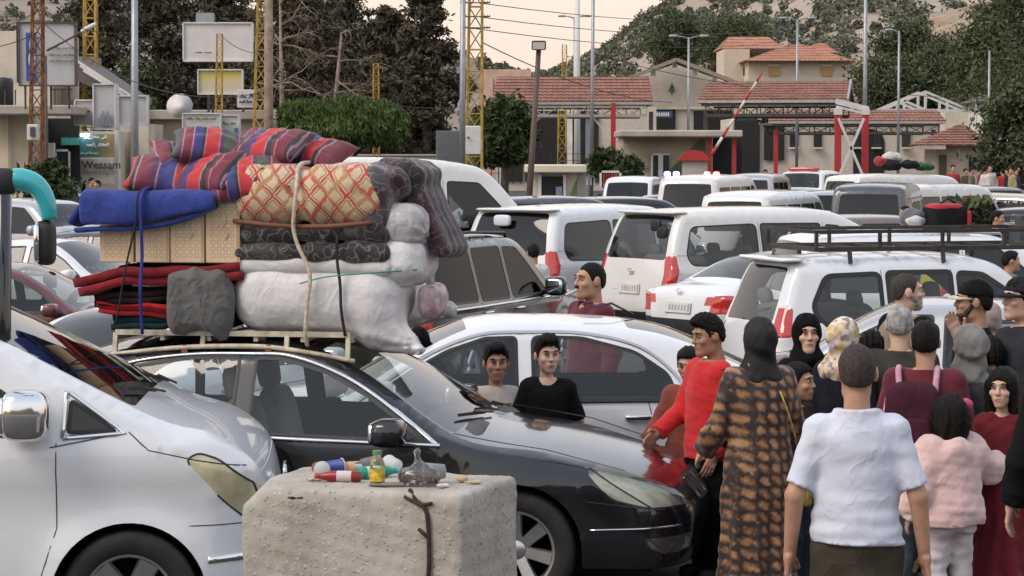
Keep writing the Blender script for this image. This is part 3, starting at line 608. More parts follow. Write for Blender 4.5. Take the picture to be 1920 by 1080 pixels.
m = MB(); x = sx(1628, 112) - T.location.x; m.poly([(x + 1.1 * math.cos(a), -.1, 3.2 + 1.0 * math.sin(a)) for a in np.linspace(0, PI, 12)] + [(x - 1.1, -.1, 0), (x + 1.1, -.1, 0)], .05); m.build('arched_door', DARKV, T)
T = bt('roof_frame', 'bare white steel roof frame above the long building', 'roof frame', 1738, 104); z0 = T.location
for a, b in (((1655, 206), (1735, 172)), ((1735, 172), (1820, 207)), ((1655, 206), (1820, 207)), ((1735, 172), (1735, 207)), ((1695, 189), (1735, 206)), ((1776, 189), (1776, 207)), ((1695, 189), (1695, 207))):
    for dy in (0, 3): m = MB(); m.bar(at(*a, 104) - z0 + Vector((0, dy, 0)), at(*b, 104) - z0 + Vector((0, dy, 0)), .16); m.build('member', WHT, T)
T = bt('grey_house', 'small pale house with dark roof at the right', 'building', 1870, 100); wall_to_ground(T, 'wall', PL3, 1845, 192, 1900, 100, 6); hip(T, 1838, 1906, 192, 172, 99.5, 7, 1870, 1874, M('grey_tile', (.16, .14, .13), .8), 4); part(T, 'window', DGL, 1862, 200, 1872, 210, 99.9, .1)
# checkpoint booth with barrier
T = bt('checkpoint_booth', 'low khaki checkpoint booth with a green painted corner', 'kiosk', 1275, 64); z0 = T.location; wall_to_ground(T, 'wall', PKHA, 1168, 256, 1335, 64, 4.5); part(T, 'roof_slab', CONB, 1162, 244, 1392, 257, 63.2, 6, .05)
m = MB(); m.poly([at(1262, 340, 63.97) - z0, at(1322, 340, 63.97) - z0, at(1322, 262, 63.97) - z0, at(1312, 262, 63.97) - z0, at(1245, 330, 63.97) - z0], .02, (0, -1, 0)); m.build('green_corner', PGRN, T)
w = part(T, 'window', DGL, 1222, 291, 1254, 330, 63.93, .1); part(T, 'window_frame', WHT, 1234, 291, 1243, 330, 63.88, .06); part(T, 'frame_side', WHT, 1220, 289, 1224, 332, 63.88, .08); part(T, 'lintel', WHT, 1220, 288, 1256, 291, 63.88, .08)
for px in (1326, 1372): part(T, 'column', REDM, px, 257, px + 8, 340, 63.6, .2)
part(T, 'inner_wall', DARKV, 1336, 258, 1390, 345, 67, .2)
m = MB(); a, b, c, d, e_ = [at(*p, 62.6) - z0 for p in ((1272, 301), (1334, 301), (1318, 284), (1302, 281), (1288, 284))]; m.poly([a, b, c, d, e_], .9); m.build('small_roof', REDM, T); part(T, 'counter', CONB, 1280, 301, 1326, 345, 62.7, .6)
T = bt('boom_barrier', 'raised red and white striped barrier pole', 'barrier', 1335, 61); z0 = T.location; a, b = at(1333, 292, 61), at(1429, 136, 61); n = 9
for i in range(n): m = MB(); m.tube([a + (b - a) * (i / n) - z0, a + (b - a) * ((i + 1) / n) - z0], .062 - .003 * i, 8); m.build('stripe', REDM if i % 2 == 0 else WHT, T, True)
m = MB(); m.box(Vector((0, 0, .55)), (.4, .4, 1.1), b=.03); m.build('pedestal', REDM, T)
# near kiosk
T = bt('kiosk', 'small cream concrete kiosk with open window and green corner', 'kiosk', 1040, 46); z0 = T.location; wall_to_ground(T, 'wall', PL2, 990, 320, 1082, 46, 2.2); part(T, 'roof_slab', PL2, 984, 309, 1100, 324, 45.7, 2.8, .03); part(T, 'side_wall', CONB, 1080, 318, 1099, 384, 46.1, 2.2)
w = part(T, 'window', DARKV, 1015, 331, 1056, 372, 45.93, .1); part(T, 'frame_side', WHT, 1009, 327, 1015, 384, 45.9, .12); part(T, 'frame_side', WHT, 1056, 327, 1061, 384, 45.9, .12); part(T, 'screen', M('screen_blue', (.18, .25, .33), .3), 1042, 350, 1054, 372, 45.88, .04); m = MB(); m.poly([at(1062, 384, 45.96) - z0, at(1082, 384, 45.96) - z0, at(1082, 332, 45.96) - z0], .02, (0, -1, 0)); m.build('green_corner', PGRN, T)
T = bt('gate', 'white and red sliding gate behind the small panel van', 'gate', 1145, 57); 
for k, (a, b, c, d, mt) in enumerate([(1124, 320, 1165, 324, WHT), (1124, 320, 1128, 352, WHT), (1161, 320, 1165, 352, WHT)] + [(1131 + 5 * i, 326, 1133.5 + 5 * i, 350, REDM) for i in range(6)]): part(T, 'frame' if k < 3 else 'picket', mt, a, b, c, d, 57, .08)
T = bt('railing', 'low white railing across the checkpoint lane', 'railing', 1150, 60); [part(T, 'picket', WHT, 1085 + 7 * i, 331, 1088 + 7 * i, 347, 60, .06) for i in range(6)]; part(T, 'rail', WHT, 1083, 329, 1126, 332, 60, .08)
# things under and behind the left canopy
T = bt('back_building', 'dark bays of the customs building under the left canopy', 'building', 1070, 104); wall_to_ground(T, 'wall', STONE, 930, 200, 1230, 104, 6)
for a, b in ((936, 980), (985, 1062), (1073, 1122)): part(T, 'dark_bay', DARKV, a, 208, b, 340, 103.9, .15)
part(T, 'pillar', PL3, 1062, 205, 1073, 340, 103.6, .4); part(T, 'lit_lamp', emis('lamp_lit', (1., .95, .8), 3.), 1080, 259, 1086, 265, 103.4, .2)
T = bt('pink_building', 'pinkish plastered building behind the power mast', 'building', 950, 130); wall_to_ground(T, 'wall', plaster('pink', (.52, .36, .28)), 903, 130, 996, 130, 8)
T = bt('grey_shed', 'grey corrugated shed with a white tank behind the minibus', 'shed', 845, 64); wall_to_ground(T, 'wall', M('corrugated', (.28, .29, .30), .6, .3, var=.1), 818, 245, 872, 64, 4); 
for k in range(14): part(T, 'rib', M('corrugated', (.28, .29, .30), .6, .3), 819 + k * 3.8, 245, 820.4 + k * 3.8, 335, 63.96, .05)
T = bt('meter_cabinet', 'white cabinet on the yellow lattice mast', 'cabinet', 886, 59); part(T, 'cabinet', WHT, 869, 236, 902, 290, 58.9, .5, .03); part(T, 'lock', STEEL, 877, 256, 880, 260, 58.85, .05)
# fence before the left canopy
T = bt('fence', 'low wire fence with posts before the left canopy', 'fence', 1060, 62); [part(T, 'post', STEEL, 920 + 14 * i, 286, 922 + 14 * i, 345, 62, .06) for i in range(13)]; [part(T, 'wire', STEEL, 920, y, 1090, y + 1, 62.02, .02) for y in (288, 300, 312, 324)]
# ------------------------------------------------------------------ shops at the left
T = bt('shop_building', 'beige shop building with concrete roof ledge at the far left', 'building', 50, 54); z0 = T.location; wall_to_ground(T, 'wall', PL1, -60, 214, 58, 54, 8); wall_to_ground(T, 'upper_wall', plaster('warm_beige', (.56, .50, .42)), -60, 58, 100, 60, 6); part(T, 'roof_ledge', CONB, -60, 197, 138, 215, 52.6, 3, .04); wall_to_ground(T, 'side_wall', PL1, 58, 214, 100, 56, 6)
part(T, 'shop_opening', DARKV, 92, 222, 150, 345, 55.8, .2); part(T, 'pillar', PL3, 90, 268, 102, 345, 55, .3); part(T, 'door_frame', WHT, 104, 280, 132, 284, 55.2, .1); part(T, 'door_frame', WHT, 104, 280, 107, 345, 55.2, .1); part(T, 'door_frame', WHT, 129, 280, 132, 345, 55.2, .1); part(T, 'door_glass', glass('shop_glass', (.5, .6, .6)), 107, 284, 129, 345, 55.25, .04)
part(T, 'drain_pipe', PL2, 14, 216, 17, 340, 53.9, .1); [part(T, 'balustrade_post', STEEL, x, 168, x + 2, 198, 53, .06) for x in (104, 118, 132, -20, 10, 30)]; part(T, 'balustrade_rail', STEEL, 100, 166, 138, 169, 53, .06)
T = bt('shop_row', 'row of shops with signs, pillars and a lean-to roof', 'building', 215, 58); z0 = T.location; wall_to_ground(T, 'wall', PL2, 145, 246, 222, 58, 6); wall_to_ground(T, 'recess_wall', CONB, 222, 226, 262, 60, 5); wall_to_ground(T, 'pillar', PL3, 214, 220, 223, 56.5, .5); wall_to_ground(T, 'far_wall', PL2, 258, 232, 280, 59, 4)
m = MB(); m.poly([p - z0 for p in (at(142, 118, 60), at(146, 112, 60), at(250, 182, 60), at(250, 192, 60), at(175, 165, 60), at(142, 150, 60))], 5); m.build('lean_to_roof', M('lean_to', (.11, .10, .095), .7), T)
for k in range(3): m = MB(); a, b = at(144 + k * 6, 114 + k * 9, 59.8) - z0, at(250, 183 + k * 3, 59.8) - z0; m.bar(a, b, .08); m.build('roof_bar', WHT, T)
part(T, 'ceiling_lamp', emis('lamp_lit2', (1., .97, .9), 4.), 152, 250, 166, 256, 56, .4); part(T, 'turquoise_awning', M('turquoise', (.06, .32, .33), .5, var=.15), 116, 258, 148, 272, 55.6, .3); part(T, 'metal_shutter', M('shutter_grey', (.20, .18, .16), .6, .3), 222, 262, 240, 345, 59.7, .2)
[part(T, 'shutter_stripe', M('stripe_dark', (.07, .06, .05), .6), 225 + 2.6 * i, 275 + 9 * (i % 2), 226.4 + 2.6 * i, 312 + 6 * (i % 3), 59.62, .05) for i in range(5)]
def signboard(label, px0, py0, px1, py1, Y, d, mat, frame=None, name='signboard', legs=0):
    T = bt(name, label, 'sign', (px0 + px1) / 2, Y); part(T, 'panel', mat, px0, py0, px1, py1, Y, d, .01)
    if frame:
        for q in ((px0 - 1, py0 - 1.5, px1 + 1, py0 + 1), (px0 - 1, py1 - 1, px1 + 1, py1 + 1.5), (px0 - 1.5, py0, px0 + .8, py1), (px1 - .8, py0, px1 + 1.5, py1)): part(T, 'frame', frame, *q, Y - .05, d + .08)
    return T
def squiggle(T, px0, py0, px1, py1, Y, mat, seed, r=.02, n=3, name='lettering'):
    rs = np.random.RandomState(seed); z0 = T.location
    for w in range(n):
        a = px0 + (px1 - px0) * w / n; b = a + (px1 - px0) / n * .82; m = MB(); pts = [at(a + (b - a) * t, py1 - (py1 - py0) * (.25 + (.75 * rs.rand() if i % 2 else .0)), Y) - z0 for i, t in enumerate(np.linspace(0, 1, 8))]; m.tube(spline(pts, 3), r, 4); m.build(name, mat, T, True)
INK = M('ink', (.06, .06, .07), .6, var=.1); BOARD = M('white_board', (.60, .57, .56), .6, 0, .06, 2); BOARD2 = M('grey_board', (.46, .46, .47), .6, 0, .06, 2)
sT = signboard('large hoarding with a blue portrait panel above the left shop', 39, 42, 143, 160, 51, .35, BOARD2, BRN, 'hoarding'); part(sT, 'portrait_panel', M('poster_blue', (.025, .08, .30), .5, var=.3, scale=3), 52, 61, 70, 152, 50.93, .05); m = MB(); m.sell(at(60, 85, 50.9) - sT.location, (.18, .04, .5), 1, 1, 14, 9); m.sell(at(60, 112, 50.9) - sT.location, (.24, .03, .5), .8, .8, 14, 9); m.build('portrait_shape', M('poster_pale', (.40, .48, .58), .6, var=.15), sT, True)
for yy, s_ in ((92, 3), (105, 4), (116, 5)): squiggle(sT, 92, yy - 6, 140, yy, 50.95, M('faded_ink', (.30, .29, .29), .7), s_, .018, 4)
for x in (48, 96, 130): part(sT, 'support', BRN, x, 160, x + 3, 205, 51.3, .1)
part(sT, 'side_panel', STEEL, 34, 42, 39, 155, 51.1, .5)
sT = signboard('blank white hoarding on the roof left of the wooden pole', 346, 43, 474, 114, 60, .5, BOARD, WHT, 'hoarding'); squiggle(sT, 365, 96, 400, 100, 59.9, INK, 9, .02, 2); part(sT, 'side_box', STEEL, 474, 78, 482, 118, 60.2, .6); part(sT, 'top_box', M('grey_box', (.25, .26, .27), .6), 370, 24, 402, 42, 60.3, .6); part(sT, 'support', STEEL, 390, 114, 394, 210, 60.4, .2); part(sT, 'support', STEEL, 455, 114, 459, 210, 60.4, .2)
g = G('yellow_white_panel'); x, y, z = g.sep(g.co('Generated')); g.bsdf(g.ramp(z, [(.35, (.52, .46, .34)), (.6, (.55, .47, .22)), (.8, (.52, .42, .12))]), .6)
sT = signboard('yellowish square sign below the blank hoarding', 373, 131, 455, 176, 58, .3, g.m, WHT); part(sT, 'support', STEEL, 398, 176, 402, 222, 58.2, .12)
sT = signboard('pale sign with blue strokes left of the wooden pole', 446, 168, 482, 202, 57, .25, BOARD, None); squiggle(sT, 449, 174, 480, 186, 56.95, M('blue_ink', (.05, .10, .22), .6), 12, .02, 2); squiggle(sT, 449, 188, 475, 194, 56.95, INK, 13, .02, 2)
sT = signboard('two sided shop lightbox with green and blue text above the cushions', 344, 213, 414, 250, 55, .5, BOARD, WHT); squiggle(sT, 350, 219, 408, 225, 54.95, M('green_ink', (.14, .24, .08), .6), 14, .02, 4); part(sT, 'blue_bar', M('blue_bar', (.06, .13, .36), .5), 346, 237, 377, 243, 54.93, .04); part(sT, 'blue_bar', M('blue_bar2', (.12, .25, .36), .5), 396, 237, 411, 244, 54.93, .04)
sT = signboard('angled right half of the shop lightbox above the cushions', 415, 216, 448, 252, 55.2, .5, BOARD, WHT); squiggle(sT, 418, 226, 445, 235, 55.1, M('green_ink', (.14, .24, .08), .6), 15, .02, 2); part(sT, 'blue_bar', M('blue_bar', (.06, .13, .36), .5), 440, 240, 447, 250, 55.1, .05)
sT = signboard('long grey lightbox over the left shop entrance', 142, 188, 175, 234, 54.5, .5, BOARD2, WHT); squiggle(sT, 147, 205, 172, 212, 54.4, INK, 16, .015, 2); part(sT, 'purple_end', M('purple_panel', (.10, .03, .10), .6), 134, 186, 142, 222, 54.6, .5)
sT = signboard('tall pale lightbox with a building picture over the shops', 177, 158, 217, 242, 54, .6, BOARD2, WHT); [part(sT, 'picture_bar', M('picture_grey', (.25, .27, .30), .6, var=.2), 186 + 4 * i, 222 - (7 * i) % 15, 189 + 4 * i, 236, 53.93, .04) for i in range(6)]
sT = signboard('plain grey white sign board behind the grey pole', 224, 180, 277, 234, 55, .35, BOARD2, WHT)
sT = signboard('turquoise and ochre shop sign with flowing white lettering', 147, 251, 214, 295, 56.2, .2, None, None) if False else bt('signboard', 'turquoise and ochre shop sign with flowing white lettering', 'sign', 181, 56.2)
g = G('turquoise_ochre'); x, y, z = g.sep(g.co('Generated')); g.bsdf(g.ramp(x, [(.3, (.05, .22, .25)), (.6, (.16, .24, .18)), (.85, (.38, .30, .13))]), .5); part(sT, 'panel', g.m, 147, 251, 214, 295, 56.2, .2, .01); squiggle(sT, 158, 254, 205, 264, 56.1, WHT, 17, .03, 3); squiggle(sT, 162, 268, 208, 279, 56.1, WHT, 18, .035, 2); squiggle(sT, 150, 284, 185, 290, 56.1, WHT, 19, .018, 4)
sT = bt('signboard', 'cream shop board lettered Wessam in bold dark letters', 'sign', 181, 56); part(sT, 'panel', M('cream_board', (.52, .48, .42), .6, 0, .08, 2), 148, 297, 214, 345, 56, .2, .01)
def text(T, s, px, py, Y, size, mat, nm='lettering', align='LEFT'):
    cu = bpy.data.curves.new(nm, 'FONT'); cu.body = s; cu.size = size; cu.extrude = .01; cu.align_x = align; cu.offset = size * .015; cu.resolution_u = 3; o = bpy.data.objects.new(nm, cu); COL.objects.link(o); dg = bpy.context.evaluated_depsgraph_get(); me = bpy.data.meshes.new_from_object(o.evaluated_get(dg)); bpy.data.objects.remove(o); me.materials.clear(); me.materials.append(mat)
    q = link(nm, me, T, at(px, py, Y) - T.location, (PI / 2, 0, 0)); return q
text(sT, 'Wessam', 153, 316, 55.95, .40, INK); text(sT, 'Ahmad & Co', 154, 326, 55.95, .23, M('grey_ink', (.22, .20, .19), .6)); text(sT, 'Travel  Cargo', 154, 335, 55.95, .14, M('grey_ink', (.22, .20, .19), .6)) if False else None
T = bt('wall_cabinet', 'white meter box on the rusty lattice mast', 'cabinet', 62, 45.5); part(T, 'box', WHT, 52, 233, 72, 263, 45.4, .3, .02); part(T, 'dial', INK, 58, 238, 67, 256, 45.35, .06)
T = bt('rear_shop', 'low beige building with parapet behind the cushions', 'building', 390, 62); wall_to_ground(T, 'wall', PL1, 262, 224, 500, 62, 6); part(T, 'parapet', CONB, 270, 206, 520, 224, 61.6, 2, .03); part(T, 'window', DGL, 272, 276, 290, 288, 61.9, .1); part(T, 'awning', M('maroon_awning', (.13, .05, .045), .7), 385, 255, 470, 272, 60, 1.6); wall_to_ground(T, 'side_wall', PL2, 470, 222, 530, 63, 5)
T = bt('satellite_dish', 'white satellite dish on the low roof', 'dish', 338, 60); m = MB(); m.lathe([(0, 0), (.25, .04), (.42, .12), (.5, .2)], 18, Matrix.Translation(at(338, 202, 60) - T.location) @ Matrix.Rotation(R(70), 4, 'X')); o = m.build('dish', WHT, T, True); modif(o, 'SOLIDIFY', thickness=.02)
m = MB(); m.bar(at(338, 205, 60.3) - T.location, at(338, 220, 60.3) - T.location, .06); m.build('mount', STEEL, T)
T = bt('water_tank', 'dark water tank on the roof ledge at the far left', 'tank', 8, 53.5); m = MB(); p = at(6, 172, 53.5) - T.location; m.lathe([(0, -.45), (.35, -.45), (.35, .35), (.3, .45), (0, .5)], 16, Matrix.Translation(p)); m.build('tank', M('tank_dark', (.02, .02, .02), .5), T, True)
T = bt('roof_unit', 'grey water tank box behind the lean-to roof', 'tank', 160, 66); part(T, 'box', M('grey_box2', (.20, .21, .22), .6), 145, 106, 178, 132, 66, 2)
# distant plants and blocks that close the yard
T = bt('boundary_wall', 'low pale wall behind the minibus and clipped pine', 'wall', 700, 70); wall_to_ground(T, 'wall', PL2, 510, 292, 820, 70, .4); part(T, 'coping', CONB, 510, 289, 820, 292, 69.9, .6)
# ------------------------------------------------------------------ vehicles: panels cut out of a smooth body shell
def pip(P, poly):
    P = np.asarray(P); poly = np.asarray(poly); x, y = P[:, 0], P[:, 1]; ins = np.zeros(len(P), bool); n = len(poly); j = n - 1
    for i in range(n):
        xi, yi = poly[i]; xj, yj = poly[j]
        if yi != yj: ins ^= ((yi > y) != (yj > y)) & (x < (xj - xi) * (y - yi) / (yj - yi) + xi)
        j = i
    return ins
def rpoly(p, rad=.05, n=4):
    p = [np.array(q[:2], float) for q in p]; N = len(p); out = []
    for i in range(N):
        a, b, c = p[i - 1], p[i], p[(i + 1) % N]; ra = rad
        l1 = np.linalg.norm(a - b); l2 = np.linalg.norm(c - b); k = min(ra, .45 * l1, .45 * l2)
        if k < 1e-4: out.append(b); continue
        s, e_ = b + (a - b) / l1 * k, b + (c - b) / l2 * k
        for t in np.linspace(0, 1, n + 1): out.append((1 - t) ** 2 * s + 2 * t * (1 - t) * b + t * t * e_)
    return np.array(out)
def dens(p, h, closed=True):
    p = np.asarray(p, float); out = []; N = len(p)
    for i in range(N if closed else N - 1):
        a, b = p[i], p[(i + 1) % N]; k = max(1, int(math.ceil(np.linalg.norm(b - a) / h)))
        for t in range(k): out.append(a + (b - a) * t / k)
    if not closed: out.append(p[-1])
    return np.array(out)
def segdist(P, A):
    "distance from points to an open polyline, nearest fractional index"
    a = A[:-1]; d = A[1:] - a; q = np.maximum((d * d).sum(1), 1e-12); bs, bi = [], []
    for k in range(0, len(P), 2000):
        X = P[k:k + 2000, 0][:, None] - a[:, 0]; Z = P[k:k + 2000, 1][:, None] - a[:, 1]
        t = np.clip((X * d[:, 0] + Z * d[:, 1]) / q, 0, 1); r = (X - t * d[:, 0]) ** 2 + (Z - t * d[:, 1]) ** 2
        j = r.argmin(1); n = np.arange(len(j)); bs.append(np.sqrt(r[n, j])); bi.append(j + t[n, j])
    return np.concatenate(bs), np.concatenate(bi)
def mind(A, B):
    "distance from each point of A to the nearest of B"
    if not len(A): return np.zeros(0)
    return np.sqrt(np.maximum(0, ((A ** 2).sum(1)[:, None] + (B ** 2).sum(1)[None] - 2 * A @ B.T).min(1)))
def panelize(bound, regions, lift, h, extra=None, holes=(), grid=True):
    loops = [dens(bound, h)] + [dens(r[1], h) for r in regions] + [dens(q, h * .6) for q in holes]
    pts = []; edges = []
    for l in loops:
        o = len(pts); pts.extend(l.tolist()); edges += [(o + i, o + (i + 1) % len(l)) for i in range(len(l))]
    C = np.array(pts); lo, hi = C.min(0), C.max(0)
    gx_, gy_ = np.meshgrid(np.arange(lo[0] + h / 2, hi[0], h), np.arange(lo[1] + h / 2, hi[1], h)); g = np.stack([gx_.ravel(), gy_.ravel()], 1)
    g = g[pip(g, bound)]
    if extra is not None and len(extra):
        extra = extra[pip(extra, bound)]
        extra = extra[mind(extra, C) > .012]
        if grid:
            g = g[mind(g, extra) > h * .35]; g = g[mind(g, C) > h * .2]; g = np.concatenate([g, extra])
        else: g = extra
    allp = pts + g.tolist()
    r = delaunay_2d_cdt([Vector(p) for p in allp], edges, [], 0, 1e-5)
    V = np.array([tuple(v) for v in r[0]]); T = np.array([t for t in r[2] if len(t) == 3])
    c = V[T].mean(1)
    a, b, d = V[T[:, 0]], V[T[:, 1]], V[T[:, 2]]
    ar = (b[:, 0] - a[:, 0]) * (d[:, 1] - a[:, 1]) - (b[:, 1] - a[:, 1]) * (d[:, 0] - a[:, 0])
    T[ar < 0] = T[ar < 0][:, ::-1]
    keep = pip(c, bound) & (np.abs(ar) > 1e-8)
    for q in holes: keep &= ~pip(c, q)
    T = T[keep]; c = c[keep]
    lab = np.full(len(T), -1)
    for i, rg in enumerate(regions):
        m = (lab < 0) & pip(c, rg[1]); lab[m] = i
    L3 = lift(V)
    fn = np.cross(L3[T[:, 1]] - L3[T[:, 0]], L3[T[:, 2]] - L3[T[:, 0]]); N = np.zeros_like(L3)
    for k in range(3): np.add.at(N, T[:, k], fn)
    N /= np.maximum(np.linalg.norm(N, axis=1), 1e-12)[:, None]
    return L3, N, T, lab
def sub(V, N, T, flip=False, off=0.):
    u, inv = np.unique(T, return_inverse=True); t = inv.reshape(T.shape); v = V[u] + N[u] * off; n = N[u]
    return v, (t[:, ::-1].copy() if flip else t), n

RUB = lambda: M('rubber_trim', (.012, .012, .013), .5, var=.2)
INT = lambda: M('cabin_plastic', (.085, .083, .082), .75, var=.15)
CHR = lambda: M('chrome', (.75, .75, .76), .12, 1, var=.03)
_wm = {}
def wheel(T, x, y, R_, side, style='alloy', w=.2):
    key = (R_, style)
    if key not in _wm:
        n = 40; t = MB(); prof = [(R_ * .66, -.085), (R_ * .70, -.10), (R_ * .86, -.105), (R_ * .96, -.095), (R_, -.075), (R_, .06), (R_ * .96, .085), (R_ * .80, .10), (R_ * .66, .085)]
        t.lathe(prof, n); t.f = t.f[:-2]; t.m = t.m[:-2]
        ty = mesh('tyre', t.v, t.f, M('tyre_rubber', (.014, .0135, .013), .75, var=.35, scale=14, bump=.25, bscale=90), True)
        r = MB(); rr = R_ * .66
        r.mi = 0; r.lathe([(rr, -.07), (rr * 1.02, -.088), (rr * .95, -.085), (rr * .90, -.05), (rr * .88, .08)], n); r.f = r.f[:-2]; r.m = r.m[:-2]
        r.mi = 1; r.lathe([(rr * .9, .02), (.0, .02)], n)
        r.mi = 0
        k = {'alloy': 7, 'wide': 5, 'hub': 12, 'steel': 8}[style]; sw = {'alloy': .24, 'wide': .34, 'hub': .12, 'steel': .3}[style]
        for i in range(k):
            a = 2 * PI * i / k + .2
            ca, sa = math.cos(a), math.sin(a); px_, py_ = -sa, ca
            w0, w1 = rr * sw * .62, rr * sw * .8; z0, z1 = -.045, -.075
            v = []
            for (q, ww, z) in ((rr * .15, w0, z0), (rr * .93, w1, z1)):
                for sg in (-1, 1): v.append((ca * q + px_ * ww * sg, sa * q + py_ * ww * sg, z + .012)); v.append((ca * q + px_ * ww * sg * .8, sa * q + py_ * ww * sg * .8, z - .008))
            r.add(v, [(1, 3, 7, 5), (0, 1, 5, 4), (3, 2, 6, 7), (0, 4, 6, 2)])
        r.lathe([(rr * .24, -.03), (rr * .24, -.06), (rr * .16, -.07), (0, -.072)], 20)
        rm = mesh('rim', r.v, r.f, [M('rim_metal', (.55, .55, .56), .28, .9, var=.12), M('brake_dark', (.02, .02, .02), .7)], True, r.m)
        _wm[key] = (ty, rm)
    ty, rm = _wm[key]
    wv = link('wheel', None, T, (x, y, R_), (0, 0, 0)) if False else thing('wheel', None, None)
    wv.parent = T; wv.location = (x, y, R_)
    rot = (PI / 2, 0, 0) if side < 0 else (-PI / 2, 0, 0)
    # the outer face of the rim looks along -z of its mesh
    rot = (-PI / 2, 0, 0) if side < 0 else (PI / 2, 0, 0)
    a = link('tyre', ty, wv, (0, 0, 0), rot); b = autosmooth(link('rim', rm, wv, (0, 0, 0), rot), 30)
    return wv
def emblem(T, x, y, z, s, face):
    "slanted H in an oval; face: rotation of the flat badge"
    m = MB(); n = 24
    pr = [(math.cos(2 * PI * i / n) * s, math.sin(2 * PI * i / n) * s * .55) for i in range(n + 1)]
    m.tube([(0, a, b) for a, b in pr], s * .08, 6, False)
    m.bar((0, -s * .42, -s * .36), (0, -s * .28, s * .40), s * .16, s * .1); m.bar((0, s * .22, -s * .42), (0, s * .42, s * .34), s * .16, s * .1)
    m.bar((0, -s * .34, -s * .06), (0, s * .34, s * .06), s * .14, s * .1)
    return m.build('emblem', CHR(), T, True, (x, y, z), face)

